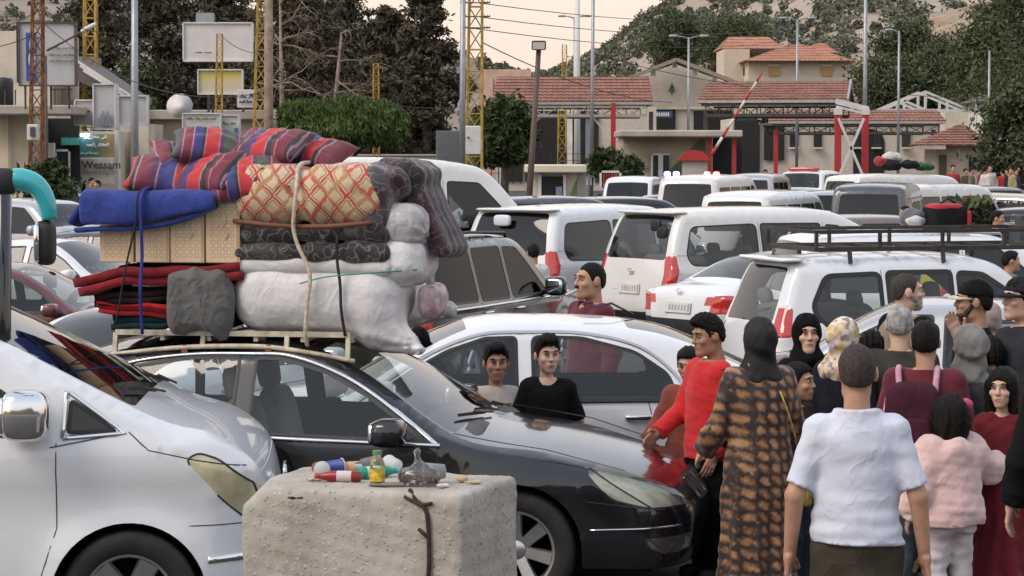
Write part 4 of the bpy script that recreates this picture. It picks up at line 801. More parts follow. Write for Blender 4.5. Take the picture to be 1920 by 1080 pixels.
def anchor(lx, ly, px, s, rz):
    "car centre so that its local point lx, ly is seen at pixel column px where one metre spans s pixels"
    Y = F / s; X = (px - 960) / s; c, n = math.cos(rz), math.sin(rz); return X - (c * lx - n * ly), Y - (n * lx + c * ly)
class Car:
    def __init__(s, sp, name, label, cat, x, y, rz, pm, z=None, group=None, h=.075, scale=1.0):
        s.sp = sp; s.pm = pm; s.h = h
        s.T = thing(name, label, cat, (x, y, ground(y) if z is None else z), rz, group); s.T.scale = (scale,) * 3
        A = spline(sp['prof'], 10); s.out = A[:, :2]; s.r = A[:, 2]; s.nper = 10
        d = np.r_[0, np.cumsum(np.linalg.norm(np.diff(s.out, axis=0), axis=1))]; s.arc = d
        tn = np.gradient(s.out, axis=0); tn /= np.linalg.norm(tn, axis=1)[:, None]; s.nrm = np.stack([-tn[:, 1], tn[:, 0]], 1)
        s.L, s.W = sp['L'], sp['W'] / 2; cr = sp.get('crown', .035); s.cr = np.interp(np.arange(len(s.arc)) / s.nper, np.arange(len(sp['prof'])), cr if isinstance(cr, list) else [cr] * len(sp['prof']))
        s.xm = sp.get('front', 0)
    def S_(s, u): return float(np.interp(u * s.nper, np.arange(len(s.arc)), s.arc))
    def ybase(s, x, z):
        sp = s.sp; b = np.full_like(x, s.W); zs = sp.get('sill', .5)
        b = b - sp.get('tuck', .10) * np.clip((zs - z) / zs, 0, 1) ** 2
        be = sp['belt']; t = np.clip(z - be, 0, None)
        b = b - sp.get('shoulder', .02) * np.clip(t / .06, 0, 1) - sp.get('tumble', .35) * t
        hl = s.L / 2
        b = b - sp.get('pf', .10) * np.clip((x - hl * .35) / (hl * .65), 0, 1) ** 2.2 - sp.get('pr', .07) * np.clip((-x - hl * .4) / (hl * .6), 0, 1) ** 2.2
        cz, cd = sp.get('crease', (.72, .012)); b = b + cd * np.exp(-((z - cz) / .05) ** 2)
        b = b - .012 * np.exp(-((z - (cz - .22)) / .12) ** 2)
        for (wx, wr, *_) in sp['wheels']:
            q = np.hypot(x - wx, z - wr) - wr * 1.14; b = b + sp.get('flare', .022) * np.exp(-(q / .07) ** 2)
        return b
    def side(s, V):
        P = np.asarray(V, float); d, i = segdist(P, s.out); r = np.interp(i, np.arange(len(s.r)), s.r)
        k = np.clip(1 - d / r, 0, 1); y = s.ybase(P[:, 0], P[:, 1]) - r * (1 - np.sqrt(np.clip(1 - k * k, 0, 1)))
        return np.stack([P[:, 0], y, P[:, 1]], 1)
    def strip(s, V):
        P = np.asarray(V, float); ar = P[:, 0]; t = np.clip(P[:, 1] / .75, -1, 1)
        it = lambda q: np.interp(ar, s.arc, q)
        x, z, r, nx, nz = it(s.out[:, 0]), it(s.out[:, 1]), it(s.r), it(s.nrm[:, 0]), it(s.nrm[:, 1])
        w = s.ybase(x, z) - r; c = it(s.cr) * (1 - t * t)
        return np.stack([x + nx * c, t * w, z + nz * c], 1)
    def ribbon(s, pts, w, mat, name, both=True, off=.003, closed=False, parent=None, side=None, lift=None, th=0):
        p = dens(pts, .05, closed); n = len(p)
        tn = (np.roll(p, -1, 0) - np.roll(p, 1, 0)) if closed else np.gradient(p, axis=0)
        tn /= np.maximum(np.linalg.norm(tn, axis=1), 1e-9)[:, None]; nn = np.stack([-tn[:, 1], tn[:, 0]], 1)
        out = []
        for sg in ((1, -1) if both else (side or 1,)):
            lf = lift or s.side
            a, b, m_ = lf(p - nn * w / 2), lf(p + nn * w / 2), lf(p)
            o = np.array([0, off, 0])
            if lift is not None:
                o = np.zeros(3)
                ix = np.interp(p[:, 0], s.arc, s.nrm[:, 0]); iz = np.interp(p[:, 0], s.arc, s.nrm[:, 1]); o = np.stack([ix, 0 * ix, iz], 1) * off
            a, b, m_ = a + o, b + o, m_ + o * 1.6
            V = np.concatenate([a, m_, b])
            if lift is None: V = V * np.array([1, sg, 1])
            f = []
            for i in range(n if closed else n - 1):
                j = (i + 1) % n
                for q in (0, 1): f.append((q * n + i, q * n + j, (q + 1) * n + j, (q + 1) * n + i))
            if (sg < 0): f = [t[::-1] for t in f]
            o_ = obj(name, V, f, mat, parent or s.T, True)
            if th: modif(o_, 'SOLIDIFY', thickness=th, offset=1)
            out.append(o_)
            if lift is not None: break
        return out
    def build(s):
        sp = s.sp; h = s.h; T = s.T
        holes = []
        z0 = min(s.out[0][1], s.out[-1][1])
        for (wx, wr, *_) in sp['wheels']:
            ar = wr * 1.13; n = 26; zb = sp.get('bottom', .22) - .3
            pts = [(wx + ar * math.cos(a), wr + ar * math.sin(a)) for a in np.linspace(-.0, PI, n)]
            holes.append(np.array([(wx + ar, zb)] + pts + [(wx - ar, zb)]))
        bound = np.concatenate([s.out[::-1], np.array([])[:0].reshape(0, 2)])
        # side shell
        ex = []
        nn = s.nrm
        for f_ in (.025, .09, .2, .36, .56, .8, 1.05):
            ex.append((s.out - nn * (s.r * f_)[:, None])[::1 if f_ < .5 else 2])
        ex = np.concatenate(ex)
        regs = [(n_, rpoly(p, rad), m_) for (n_, p, m_, rad) in sp.get('regions', [])]
        bnd = bound if pip(np.array([[0., .6]]), bound)[0] else bound
        V, N, Tt, lab = panelize(bnd, regs, s.side, h, ex, holes)
        # orientation: outward is +y for the left side
        avg = N[np.unique(Tt)][:, 1].mean()
        if avg < 0: Tt = Tt[:, ::-1]; N = -N
        inner = INT()
        parts = {}
        for sg in (1, -1):
            VV = V * np.array([1, sg, 1]); NN = N * np.array([1, sg, 1])
            for i in range(-1, len(regs)):
                m = lab == i
                if not m.any(): continue
                v, t, n_ = sub(VV, NN, Tt[m], sg < 0)
                nm = 'side_panel' if i < 0 else regs[i][0]; mt = s.pm if i < 0 or regs[i][2] is None else regs[i][2]
                gl = nm in ('window', 'side_window', 'quarter_window', 'headlight', 'fog_light')
                o = obj(nm, v, t, [mt] if gl else [mt, inner], T, True, None, normals=n_)
                if not gl and nm not in ('tail_light', 'bumper_trim'): modif(o, 'SOLIDIFY', thickness=.014, offset=-1, material_offset=1, use_rim=False, use_even_offset=False)
                parts.setdefault(nm, []).append(o)
                if nm == 'headlight':
                    v2, t2, n2 = sub(VV, NN, Tt[m], sg < 0, -.03)
                    lo, hi = v2.min(0), v2.max(0); c = (lo + hi) / 2; v2 = c + (v2 - c) * np.array([.97, 1, .95])
                    obj('reflector', v2, t2, M('reflector', (.80, .78, .70), .35, .2, var=.1, scale=30), o, True)
        # centre strip from tail over the roof to the nose
        ls = s.arc[-1]; b2 = np.array([(0, -.75), (ls, -.75), (ls, .75), (0, .75)])
        r2 = []
        for (n_, u0, u1, t0, t1, m_, rad) in sp.get('strip', []):
            a, b = s.S_(u0), s.S_(u1)
            r2.append((n_, rpoly([(a, t0 * .75), (b, t0 * .75), (b, t1 * .75), (a, t1 * .75)], rad), m_))
            if t0 * t1 > 0: r2.append((n_, rpoly([(a, -t1 * .75), (b, -t1 * .75), (b, -t0 * .75), (a, -t0 * .75)], rad), m_))
        ex2 = np.array([(a, q * .75) for a in s.arc[::3 if h < .1 else 5] for q in np.linspace(-.95, .95, 11 if h < .1 else 7)])
        V, N, Tt, lab = panelize(b2, r2, s.strip, max(h, .07), ex2, (), False)
        # outward: roof normals should look up
        if (N[np.unique(Tt)] * np.stack([V[np.unique(Tt)][:, 0] * 0, 0 * V[np.unique(Tt)][:, 0], V[np.unique(Tt)][:, 2] - .7], 1)).sum() < 0: Tt = Tt[:, ::-1]; N = -N
        for i in range(-1, len(r2)):
            m = lab == i
            if not m.any(): continue
            v, t, n_ = sub(V, N, Tt[m])
            nm = 'body_shell' if i < 0 else r2[i][0]; mt = s.pm if i < 0 or r2[i][2] is None else r2[i][2]
            gl = nm in ('windshield', 'rear_window', 'headlight')
            o = obj(nm, v, t, [mt] if gl else [mt, inner], T, True, None, normals=n_)
            if not gl and nm not in ('tail_light',): modif(o, 'SOLIDIFY', thickness=.014, offset=-1, material_offset=1, use_rim=False, use_even_offset=False)
            parts.setdefault(nm, []).append(o)
        s.parts = parts
        # underside and wheel wells
        m = MB(); zb = sp.get('bottom', .22); xs = sorted([(w[0], w[1]) for w in sp['wheels']])
        hl = s.L / 2
        m.box((0, 0, zb + .10), (s.L * .9, (s.W - .30) * 2, .22)); m.box((0, 0, zb + .1), (abs(xs[-1][0] - xs[0][0]) - xs[0][1] * 2.5, (s.W - .14) * 2, .2))
        m.build('underbody', M('underbody', (.01, .01, .01), .9), T)
        for (wx, wr, *st) in sp['wheels']:
            for sg in (1, -1):
                wl = MB(); n = 14; ar = wr * 1.14
                v = []; f = []
                for k, a in enumerate(np.linspace(-.15, PI + .15, n)):
                    for yy in (s.W - .06 if True else 0, s.W - .34): v.append((wx + ar * math.cos(a), sg * yy, wr + ar * math.sin(a)))
                for k in range(n - 1): f.append((2 * k, 2 * k + 1, 2 * k + 3, 2 * k + 2))
                f.append(tuple(range(1, 2 * n, 2)))
                obj('wheel_well', v, f, M('underbody', (.01, .01, .01), .9), T, False)
                wheel(T, wx, sg * (s.W - .12), wr, sg, st[0] if st else 'alloy')
        # rubber frame round each pane, seams, trims, handles
        for n_, p, rad in [(q[0], q[1], q[3]) for q in sp.get('regions', []) if 'window' in q[0]]:
            s.ribbon(rpoly(p, rad), sp.get('rub', .022), RUB(), 'window_seal', closed=True, off=.002)
        seam = M('panel_gap', (.03, .03, .03), .8, var=0)
        if h < .1:
            for n_, p, rad in [(q[0], q[1], q[3]) for q in sp.get('regions', []) if q[0] in ('headlight', 'fog_light')]:
                pp = rpoly(p, rad); pp = pp[pip(pp, s.out[::-1])]
                if len(pp) > 3: s.ribbon(pp, .009, seam, 'lamp_seal', off=.002)
        for pl in sp.get('seams', []): s.ribbon(np.array(pl), .0055, seam, 'panel_gap', off=.0015)
        for (pl, w, m_, nm) in sp.get('trims', []): s.ribbon(np.array(pl), w, m_, nm, off=.006, th=.004)
        for (hx, hz, m_) in sp.get('handles', []):
            for sg in (1, -1):
                y = s.side(np.array([[hx, hz]]))[0][1]
                q = MB(); q.sell((hx, sg * (y + .026), hz), (.21, .03, .036), .5, .5, 14, 7); q.sell((hx - .085, sg * (y + .008), hz), (.04, .05, .03), .6, .6, 10, 5); q.sell((hx + .085, sg * (y + .008), hz), (.04, .05, .03), .6, .6, 10, 5)
                q.build('door_handle', m_ or s.pm, T, True)
        if 'mirror' in sp:
            mx_, mz_, d_, mm = sp['mirror']
            for sg in (1, -1):
                y = s.side(np.array([[mx_, mz_ - .05]]))[0][1]
                q = thing('side_mirror', None, None); q.parent = T; q.location = (mx_, sg * (y + d_[1] * .62), mz_)
                a = MB(); a.sell((0, 0, 0), d_, .55, .6, 18, 11); a.sell((-.01, -sg * d_[1] * .42, -d_[2] * .32), (.09, d_[1] * .5, .05), .6, .6, 12, 7)
                a.build('mirror_housing', mm or s.pm, q, True)
                a = MB(); a.sell((-d_[0] * .40, 0, 0), (.05, d_[1] * .80, d_[2] * .76), .4, .4, 16, 7); a.build('mirror_glass', M('mirror_glass', (.7, .75, .8), .03, 1, var=0), q, True)
        return s
    def wiper(s, u, t0, t1, n=1):
        for k in range(n):
            a = s.S_(u); p0 = s.strip(np.array([[a, t0 * .75]]))[0]; b = s.S_(u - .22); p1 = s.strip(np.array([[b, t1 * .75]]))[0]
            m = MB(); up = Vector((.02, 0, .03)); m.tube([Vector(p0) + up * .6, Vector(p0) * .4 + Vector(p1) * .6 + up * 1.1], .007, 6); q0 = Vector(p0) * .75 + Vector(p1) * .25
            m.bar(q0 + up * .7, Vector(p1) + up * .7, .010, .018); m.build('wiper', RUB(), s.T)
    def seats(s, rows, mat, wheel_x=None, dash=None, zf=.30, sz=1.0):
        T = s.T; hw = s.W - .18
        for (x, kind) in rows:
            if kind == 'front':
                for sg in (1, -1):
                    q = thing('seat', None, None); q.parent = T; q.location = (x, sg * .36, 0)
                    a = MB(); a.sell((.02, 0, zf + .17), (.54, .50, .20), .45, .5, 16, 9); a.build('seat_cushion', mat, q, True)
                    a = MB(); a.sell(None, (.16, .50, .66 * sz), .5, .55, 18, 11, m=Matrix.Translation((-.30, 0, zf + .50 * sz)) @ Matrix.Rotation(-.22, 4, 'Y')); a.build('seat_back', mat, q, True)
                    a = MB(); a.sell(None, (.11, .27, .20), .6, .6, 16, 9, m=Matrix.Translation((-.40, 0, zf + .90 * sz)) @ Matrix.Rotation(-.15, 4, 'Y')); a.tube([(-.38, .06, zf + .75 * sz), (-.40, .06, zf + .9 * sz)], .008, 6); a.tube([(-.38, -.06, zf + .75 * sz), (-.40, -.06, zf + .9 * sz)], .008, 6); a.build('headrest', mat, q, True)
            else:
                q = thing('bench_seat', None, None); q.parent = T; q.location = (x, 0, 0)
                a = MB(); a.sell((.02, 0, zf + .17), (.52, hw * 1.9, .20), .4, .2, 16, 9); a.build('seat_cushion', mat, q, True)
                a = MB(); a.sell(None, (.18, hw * 1.85, .62 * sz), .4, .2, 18, 11, m=Matrix.Translation((-.30, 0, zf + .50 * sz)) @ Matrix.Rotation(-.3, 4, 'Y')); a.build('seat_back', mat, q, True)
                for sg in (-1, 1):
                    a = MB(); a.sell(None, (.10, .27, .17), .6, .6, 14, 7, m=Matrix.Translation((-.42, sg * .38, zf + .84 * sz)) @ Matrix.Rotation(-.2, 4, 'Y')); a.build('headrest', mat, q, True)
        if dash:
            dx, dz = dash; a = MB(); a.sell((dx, 0, dz - .15), (.55, hw * 2, .36), .5, .2, 20, 9); a.build('dashboard', INT(), T, True)
        if wheel_x:
            wx_, wz_ = wheel_x; q = MB(); n = 24; mt = Matrix.Translation((wx_, .36, wz_)) @ Matrix.Rotation(-R(65), 4, 'Y')
            q.tube([mt @ Vector((math.cos(2 * PI * i / n) * .185, math.sin(2 * PI * i / n) * .185, 0)) for i in range(n + 1)], .016, 6, False)
            for a in (0, 2.2, 4.1): q.bar(mt @ Vector((0, 0, 0)), mt @ Vector((math.cos(a) * .185, math.sin(a) * .185, 0)), .05, .025)
            q.sell(None, (.14, .14, .06), .7, .7, 12, 7, m=mt); q.build('steering_wheel', INT(), T, True)
    def plate(s, u, t=0., w=.46, hgt=.12, col=(.6, .6, .6)):
        a = s.S_(u); p = s.strip(np.array([[a, t]]))[0]; nx = np.interp(a, s.arc, s.nrm[:, 0]); nz = np.interp(a, s.arc, s.nrm[:, 1])
        ang = math.atan2(nz, nx)
        m = MB(); m.mi = 0; m.box((0, 0, 0), (.014, w, hgt), b=.004); m.mi = 1
        for k in range(6): m.box((.0085, -.15 * w / .46 + k * .055 * w / .46 + .01, 0), (.004, .03, hgt * .5))
        m.box((.0085, -.2 * w / .46, 0), (.004, .03, hgt * .72))
        return m.build('number_plate', [M('plate_' + str(col), col, .45, var=.05), M('plate_ink', (.34, .34, .35), .5, var=.1)], s.T, False, (p[0] + nx * .012, p[1], p[2] + nz * .012), (0, -ang, 0))
    def roofbars(s, x0, x1, y, z, mat=None):
        for sg in (1, -1):
            m = MB(); m.tube([(x0, sg * y, z - .04), (x0 + .06, sg * y, z + .03), (0.5 * (x0 + x1), sg * y, z + .055), (x1 - .06, sg * y, z + .02), (x1, sg * y, z - .06)], .017, 6); m.build('roof_rail', mat or RUB(), s.T, True)

# glass and lamp materials
GCLEAR = glass('clear_car_glass', (.86, .90, .89), dirt=.005); GTINT = glass('tinted_car_glass', (.62, .68, .68), dirt=.008); GDARK = glass('dark_car_glass', (.06, .06, .065), dirt=.006)
GBLACK = glass('privacy_glass', (.015, .015, .018), dirt=.005); GLENS = glass('lens_glass', (.93, .93, .86), dirt=.2, dcol=(.7, .68, .6)); GLENSY = M('yellowed_lens', (.50, .46, .29), .12, 0, .18, 7, Coat_Weight=1.)
def lampmat(name, col, em=0):
    if name in _mc: return _mc[name]
    g = G(name); w = g.n('TexWave', bands_direction='Z'); w.inputs['Scale'].default_value = 14; g.L(g.co(), w.inputs['Vector'])
    c = g.mix(g.ramp(w.outputs['Fac'], [(.2, .0), (.8, .35)]), col, tuple(min(1, x * 1.6 + .02) for x in col))
    g.bsdf(c, .08, 0, Coat_Weight=1., Emission_Color=col, Emission_Strength=em); _mc[name] = g.m; return g.m
LRED = lampmat('tail_lamp_red', (.36, .014, .014), .06); LCLR = lampmat('lamp_clear', (.62, .6, .58)); LORG = lampmat('lamp_amber', (.6, .18, .02)); LGLOW = lampmat('tail_lamp_glowing', (.7, .05, .04), 1.6)
BPL = M('bumper_plastic', (.018, .018, .02), .55, var=.2)

def sedan_spec(L=4.9, W=1.865, H=1.49, **k):
    k_ = H / 1.49; q = L / 4.9
    pr = [(-2.36, .30, .22), (-2.44, .52, .30), (-2.43, .78, .28), (-2.36, .99, .20), (-2.1, 1.045, .15), (-1.80, 1.075, .13), (-1.18, 1.335, .09), (-.78, 1.42, .10), (-.22, 1.452, .11), (.22, 1.43, .10), (.62, 1.26, .08), (1.14, .955, .09), (1.62, .875, .13), (2.05, .775, .17), (2.32, .665, .26), (2.43, .50, .36), (2.40, .24, .30)]
    sp = dict(L=L, W=W, prof=[(x * q, z * k_, r) for x, z, r in pr], belt=.93 * k_, tumble=.52, shoulder=.018, tuck=.10, wheels=[(1.48 * q, .335, 'alloy'), (-1.32 * q, .335, 'alloy')], bottom=.2)
    P = lambda l: [(x * q, z * k_) for x, z in l]
    fw = P([(-.06, .965), (-.06, 1.375), (.10, 1.372), (.36, 1.30), (.62, 1.175), (.98, .935)])
    rw = P([(-.16, .97), (-.16, 1.38), (-.45, 1.37), (-.80, 1.315), (-.86, .99)])
    qw = P([(-.90, 1.0), (-.85, 1.30), (-1.10, 1.19), (-1.30, 1.05), (-1.22, 1.01)])
    sp['crown'] = [.03] * 5 + [.04, .05, .04, .03, .035, .05, .06, .065, .065, .06, .05, .03]; sp['P'] = P; sp['fw'], sp['rw'], sp['qw'] = fw, rw, qw
    sp['regions'] = [('window', fw, GTINT, .03), ('window', rw, GTINT, .03), ('quarter_window', qw, GTINT, .02)]
    sp['strip'] = [('windshield', 9.15, 10.95, -.97, .97, GTINT, .06), ('rear_window', 5.2, 6.9, -.93, .93, GTINT, .06)]
    sp['seams'] = [P([(-.11, .97), (-.11, .40), (-.14, .26)]), P([(1.04, .95), (1.06, .60), (1.02, .28)]), P([(-.92, .99), (-.98, .75), (-.98, .62)]), P([(1.12, .98), (1.65, .90), (2.08, .78)]), P([(-.9, .28), (1.0, .28)])]
    sp['handles'] = [(.0 * q, .80 * k_, None), (-.85 * q, .83 * k_, None)]
    sp['mirror'] = (.86 * q, .98 * k_, (.17, .22, .15), None)
    sp.update(k); return sp
def van_spec(**k):
    pr = [(-2.46, .36, .12), (-2.55, .52, .16), (-2.54, .80, .14), (-2.50, 1.05, .12), (-2.44, 1.30, .10), (-2.34, 1.60, .10), (-2.22, 1.83, .10), (-2.05, 1.905, .12), (-1.0, 1.935, .13), (.0, 1.93, .13), (.62, 1.87, .12), (1.25, 1.60, .09), (1.98, 1.235, .10), (2.28, 1.14, .14), (2.47, 1.00, .22), (2.545, .82, .32), (2.58, .58, .38), (2.54, .26, .30)]
    sp = dict(L=5.12, W=1.92, prof=pr, crown=[.03] * 10 + [.04, .05, .03, .018, .015, .02, .03, .03], belt=1.10, tumble=.20, shoulder=.02, tuck=.09, wheels=[(1.88, .34, 'wide'), (-1.40, .34, 'wide')], bottom=.22, pf=.13, pr=.06, flare=.03, crease=(.98, .012))
    dw = [(.36, 1.15), (.36, 1.70), (.60, 1.68), (1.28, 1.36), (1.42, 1.16)]
    qt = [(1.585, 1.17), (1.60, 1.325), (1.82, 1.18)]
    mw = [(.26, 1.14), (.26, 1.72), (-.85, 1.73), (-.85, 1.13)]
    rw = [(-.93, 1.13), (-.93, 1.73), (-2.08, 1.70), (-2.20, 1.30), (-2.12, 1.16)]
    sp['regions'] = [('window', dw, GTINT, .05), ('quarter_window', qt, GDARK, .02), ('side_window', mw, GDARK, .05), ('side_window', rw, GDARK, .10),
                     ('tail_light', [(-2.7, .86), (-2.7, 1.30), (-2.37, 1.30), (-2.36, 1.1), (-2.43, .86)], LRED, .03)]
    sp['strip'] = [('windshield', 10.3, 11.85, -.97, .97, GTINT, .06), ('rear_window', 3.75, 6.1, -.94, .94, GBLACK, .07), ('tail_light', 2.2, 3.95, .93, 1.0, LRED, .01), ('bumper_trim', 0, .9, -1, 1, BPL, .0)]
    sp['seams'] = [[(1.53, 1.12), (1.53, .7), (1.40, .30)], [(.31, 1.72), (.31, .3)], [(-.89, 1.74), (-.89, .6)], [(1.5, 1.1), (1.86, 1.165)], [(1.88, 1.17), (1.98, 1.08), (2.2, 1.03), (2.45, .985)], [(2.16, .70), (2.55, .70)], [(2.07, .30), (2.55, .30)], [(-1.9, .30), (1.3, .30)], [(-.9, 1.04), (-2.4, 1.04)]]
    sp['handles'] = [(.48, 1.0, None), (.16, 1.0, None)]
    sp['mirror'] = (1.40, 1.20, (.20, .22, .26), None)
    sp.update(k); return sp
def suv_spec(L=5.1, W=2.0, H=1.9, hood=1.12, wr=.385, rear='up', **k):
    q = L / 5.1; kz = H / 1.9; b = 1.12 * kz; hd = hood
    pr = [(-2.48, .42, .16), (-2.55, .60, .20), (-2.53, .90, .16), (-2.48, 1.12, .13), (-2.36, 1.42, .11), (-2.22, 1.74, .10), (-2.05, 1.85, .12), (-1.0, 1.90, .14), (-.1, 1.89, .14), (.45, 1.82, .12), (.80, 1.58, .09), (1.18, 1.22, .10), (1.7, 1.16, .14), (2.25, 1.08, .17), (2.47, .98, .20), (2.54, .70, .26), (2.48, .36, .24)]
    prof = [(x * q, (z if z < 1.0 else z) * kz if x < 1.1 else z * kz * (hd / (1.12 * kz)) , r) for x, z, r in pr]
    P = lambda l: [(x * q, z * kz) for x, z in l]
    sp = dict(L=L, W=W, prof=prof, belt=1.13 * kz, tumble=.26, tuck=.08, wheels=[(1.55 * q, wr, 'wide'), (-1.38 * q, wr, 'wide')], bottom=.28, pf=.10, pr=.06, flare=.03, crease=(.85 * kz, .012))
    fw = P([(-.12, 1.17), (-.12, 1.75), (.28, 1.73), (.52, 1.56), (.98, 1.18)]); mw = P([(-.22, 1.17), (-.22, 1.76), (-1.05, 1.76), (-1.05, 1.18)]); rw = P([(-1.15, 1.18), (-1.15, 1.76), (-2.0, 1.73), (-2.24, 1.25), (-2.18, 1.19)])
    sp['regions'] = [('window', fw, GTINT, .05), ('side_window', mw, GDARK, .05), ('side_window', rw, GDARK, .06), ('tail_light', P([(-2.7, .92), (-2.7, 1.32), (-2.36, 1.32), (-2.38, .92)]), LRED, .03),
                     ('headlight', P([(2.2, .78), (2.12, .95), (2.7, .95), (2.7, .78)]), GLENS, .03)]
    sp['strip'] = [('windshield', 9.2, 10.9, -.97, .97, GTINT, .06), ('rear_window', 3.2, 5.3, -.93, .93, k.pop('rg', GDARK), .06), ('tail_light', 1.9, 3.1, .92, 1.0, LRED, .01), ('grille', 14.1, 14.8, -.7, .7, BPL, .02), ('bumper_trim', 0, .8, -1, 1, BPL, 0)]
    sp['seams'] = [P([(-.17, 1.76), (-.17, .4)]), P([(-1.1, 1.76), (-1.1, .8)]), P([(1.0, 1.15), (1.0, .5), (.95, .35)])]
    sp['handles'] = [(0 * q, 1.0 * kz, None), (-.95 * q, 1.0 * kz, None)]
    sp['mirror'] = (.86 * q, 1.25 * kz, (.17, .25, .22), None)
    sp.update(k); return sp
def box_van_spec(L=4.7, W=1.7, H=1.98, wr=.32, snub=True, nwin=3, **k):
    "forward-control minibus or small coach"
    q = L / 4.7; kz = H / 1.98
    pr = [(-2.26, .36, .10), (-2.34, .55, .12), (-2.33, .90, .10), (-2.30, 1.15, .09), (-2.24, 1.5, .09), (-2.16, 1.82, .09), (-2.0, 1.93, .10), (-1.0, 1.975, .12), (.4, 1.97, .12), (1.1, 1.92, .12), (1.40, 1.80, .10), (1.72, 1.45, .09), (2.02, 1.10, .12), (2.20, .95, .18), (2.32, .72, .24), (2.34, .5, .26), (2.30, .28, .2)]
    P = lambda l: [(x * q, z * kz) for x, z in l]
    sp = dict(L=L, W=W, prof=[(x * q, z * kz, r) for x, z, r in pr], belt=1.08 * kz, tumble=.12, tuck=.05, wheels=[(1.25 * q, wr, 'hub'), (-1.28 * q, wr, 'hub')], bottom=.24, pf=.10, pr=.04, flare=.01, crease=(.8 * kz, .008))
    regs = [('window', P([(.88, 1.14), (.88, 1.72), (1.25, 1.70), (1.62, 1.30), (1.66, 1.14)]), GTINT, .05)]
    xs = np.linspace(.78, -2.12, nwin + 1)
    for a, b in zip(xs[:-1], xs[1:]): regs.append(('side_window', P([(a, 1.14), (a, 1.70), (b + .09, 1.70), (b + .09, 1.14)]), k.get('gm', GDARK), .05))
    regs += [('tail_light', P([(-2.5, .75), (-2.5, 1.1), (-2.25, 1.1), (-2.25, .75)]), LRED, .02), ('headlight', P([(2.05, .68), (2.0, .86), (2.6, .86), (2.6, .68)]), GLENS, .02)]
    sp['regions'] = regs; k.pop('gm', None)
    sp['strip'] = [('windshield', 10.1, 11.85, -.97, .97, GTINT, .06), ('rear_window', 3.1, 4.85, -.9, .9, GDARK, .06), ('tail_light', 1.6, 2.7, .93, 1.0, LRED, .01), ('bumper_trim', 0, .9, -1, 1, BPL, 0), ('grille', 13.1, 13.6, -.6, .6, BPL, .02)]
    sp['seams'] = [P([(.83, 1.74), (.83, .35)]), P([(1.62, 1.1), (1.6, .7)])]
    sp['handles'] = [(.95 * q, .98 * kz, None)]
    sp['mirror'] = (1.62 * q, 1.30 * kz, (.12, .18, .22), RUB())
    sp.update(k); return sp
WHITE = paint('white_paint', (.66, .68, .71), dust=.12); WHITE2 = paint('warm_white_paint', (.66, .66, .65), dust=.20); BLACK = paint('black_paint', (.004, .0045, .007), rough=.2, dust=.02)
SILV = paint('silver_paint', (.42, .43, .45), .6, dust=.15); MAROON = paint('maroon_paint', (.10, .012, .018), .2, dust=.12); GREYP = paint('graphite_paint', (.06, .065, .08), .4, dust=.2); BEIGEP = paint('champagne_paint', (.45, .41, .35), .5, dust=.15); BROWNP = paint('brown_paint', (.16, .13, .115), .4, dust=.25)
BEIGE_SEAT = M('beige_seat', (.34, .31, .27), .7, var=.08); GREY_SEAT = M('grey_seat', (.12, .125, .13), .8, var=.1); DARK_SEAT = M('dark_seat', (.03, .03, .032), .8)

# the black saloon under the load
sp = sedan_spec()
P_ = sp['P']
sp['regions'] += [('headlight', P_([(1.86, .79), (2.05, .835), (2.25, .80), (2.6, .66), (2.6, .565), (2.2, .585), (2.02, .63)]), GLENS, .03), ('fog_light', P_([(2.22, .36), (2.2, .41), (2.6, .42), (2.6, .33), (2.3, .32)]), GLENS, .02)]
sp['strip'] += [('hood', 11.15, 13.6, -.94, .94, None, .05), ('grille', 13.95, 14.75, -.62, .62, BPL, .04)]
sp['seams'] += [P_([(1.86, .62), (2.05, .60), (2.3, .57)])]
top = P_([(-1.33, 1.03), (-1.12, 1.215), (-.84, 1.335), (-.48, 1.392), (-.1, 1.402), (.12, 1.395), (.38, 1.322), (.64, 1.195), (1.04, .925)])
bot = P_([(-1.33, 1.02), (-.9, .985), (-.1, .952), (1.06, .918)])
sp['trims'] = [(spline(top, 5), .022, CHR(), 'chrome_trim'), (bot, .024, CHR(), 'chrome_trim'), (P_([(1.9, .46), (2.2, .47), (2.38, .47)]), .012, CHR(), 'bumper_strip')]
sp['mirror'] = (.80, 1.0, (.19, .25, .155), None); sp['regions'] = [(q[0], q[1], GCLEAR if 'window' in q[0] else q[2], q[3]) for q in sp['regions']]; sp['strip'][0] = ('windshield', 9.15, 10.95, -.97, .97, GCLEAR, .06)
black_car = Car(sp, 'sedan', 'glossy black saloon car with chrome window trim carrying a huge roof load', 'car', *anchor(1.48, -.83, 970, 338, -R(10)), -R(10), BLACK, h=.06).build()
black_car.wiper(11.05, .75, .05); black_car.wiper(11.05, -.05, -.65)
black_car.seats([(.12, 'front'), (-.95, 'bench')], BEIGE_SEAT, (.62, .95), (1.0, .98))
for i in range(9):
    t_ = -.56 + i * .14; a0, a1 = [Vector(black_car.strip(np.array([[black_car.S_(u_), t_ * .75]]))[0]) for u_ in (14.05, 14.65)]; a = MB(); a.bar(a0, a1, .022, .012); a.build('grille_bar', CHR(), black_car.T)
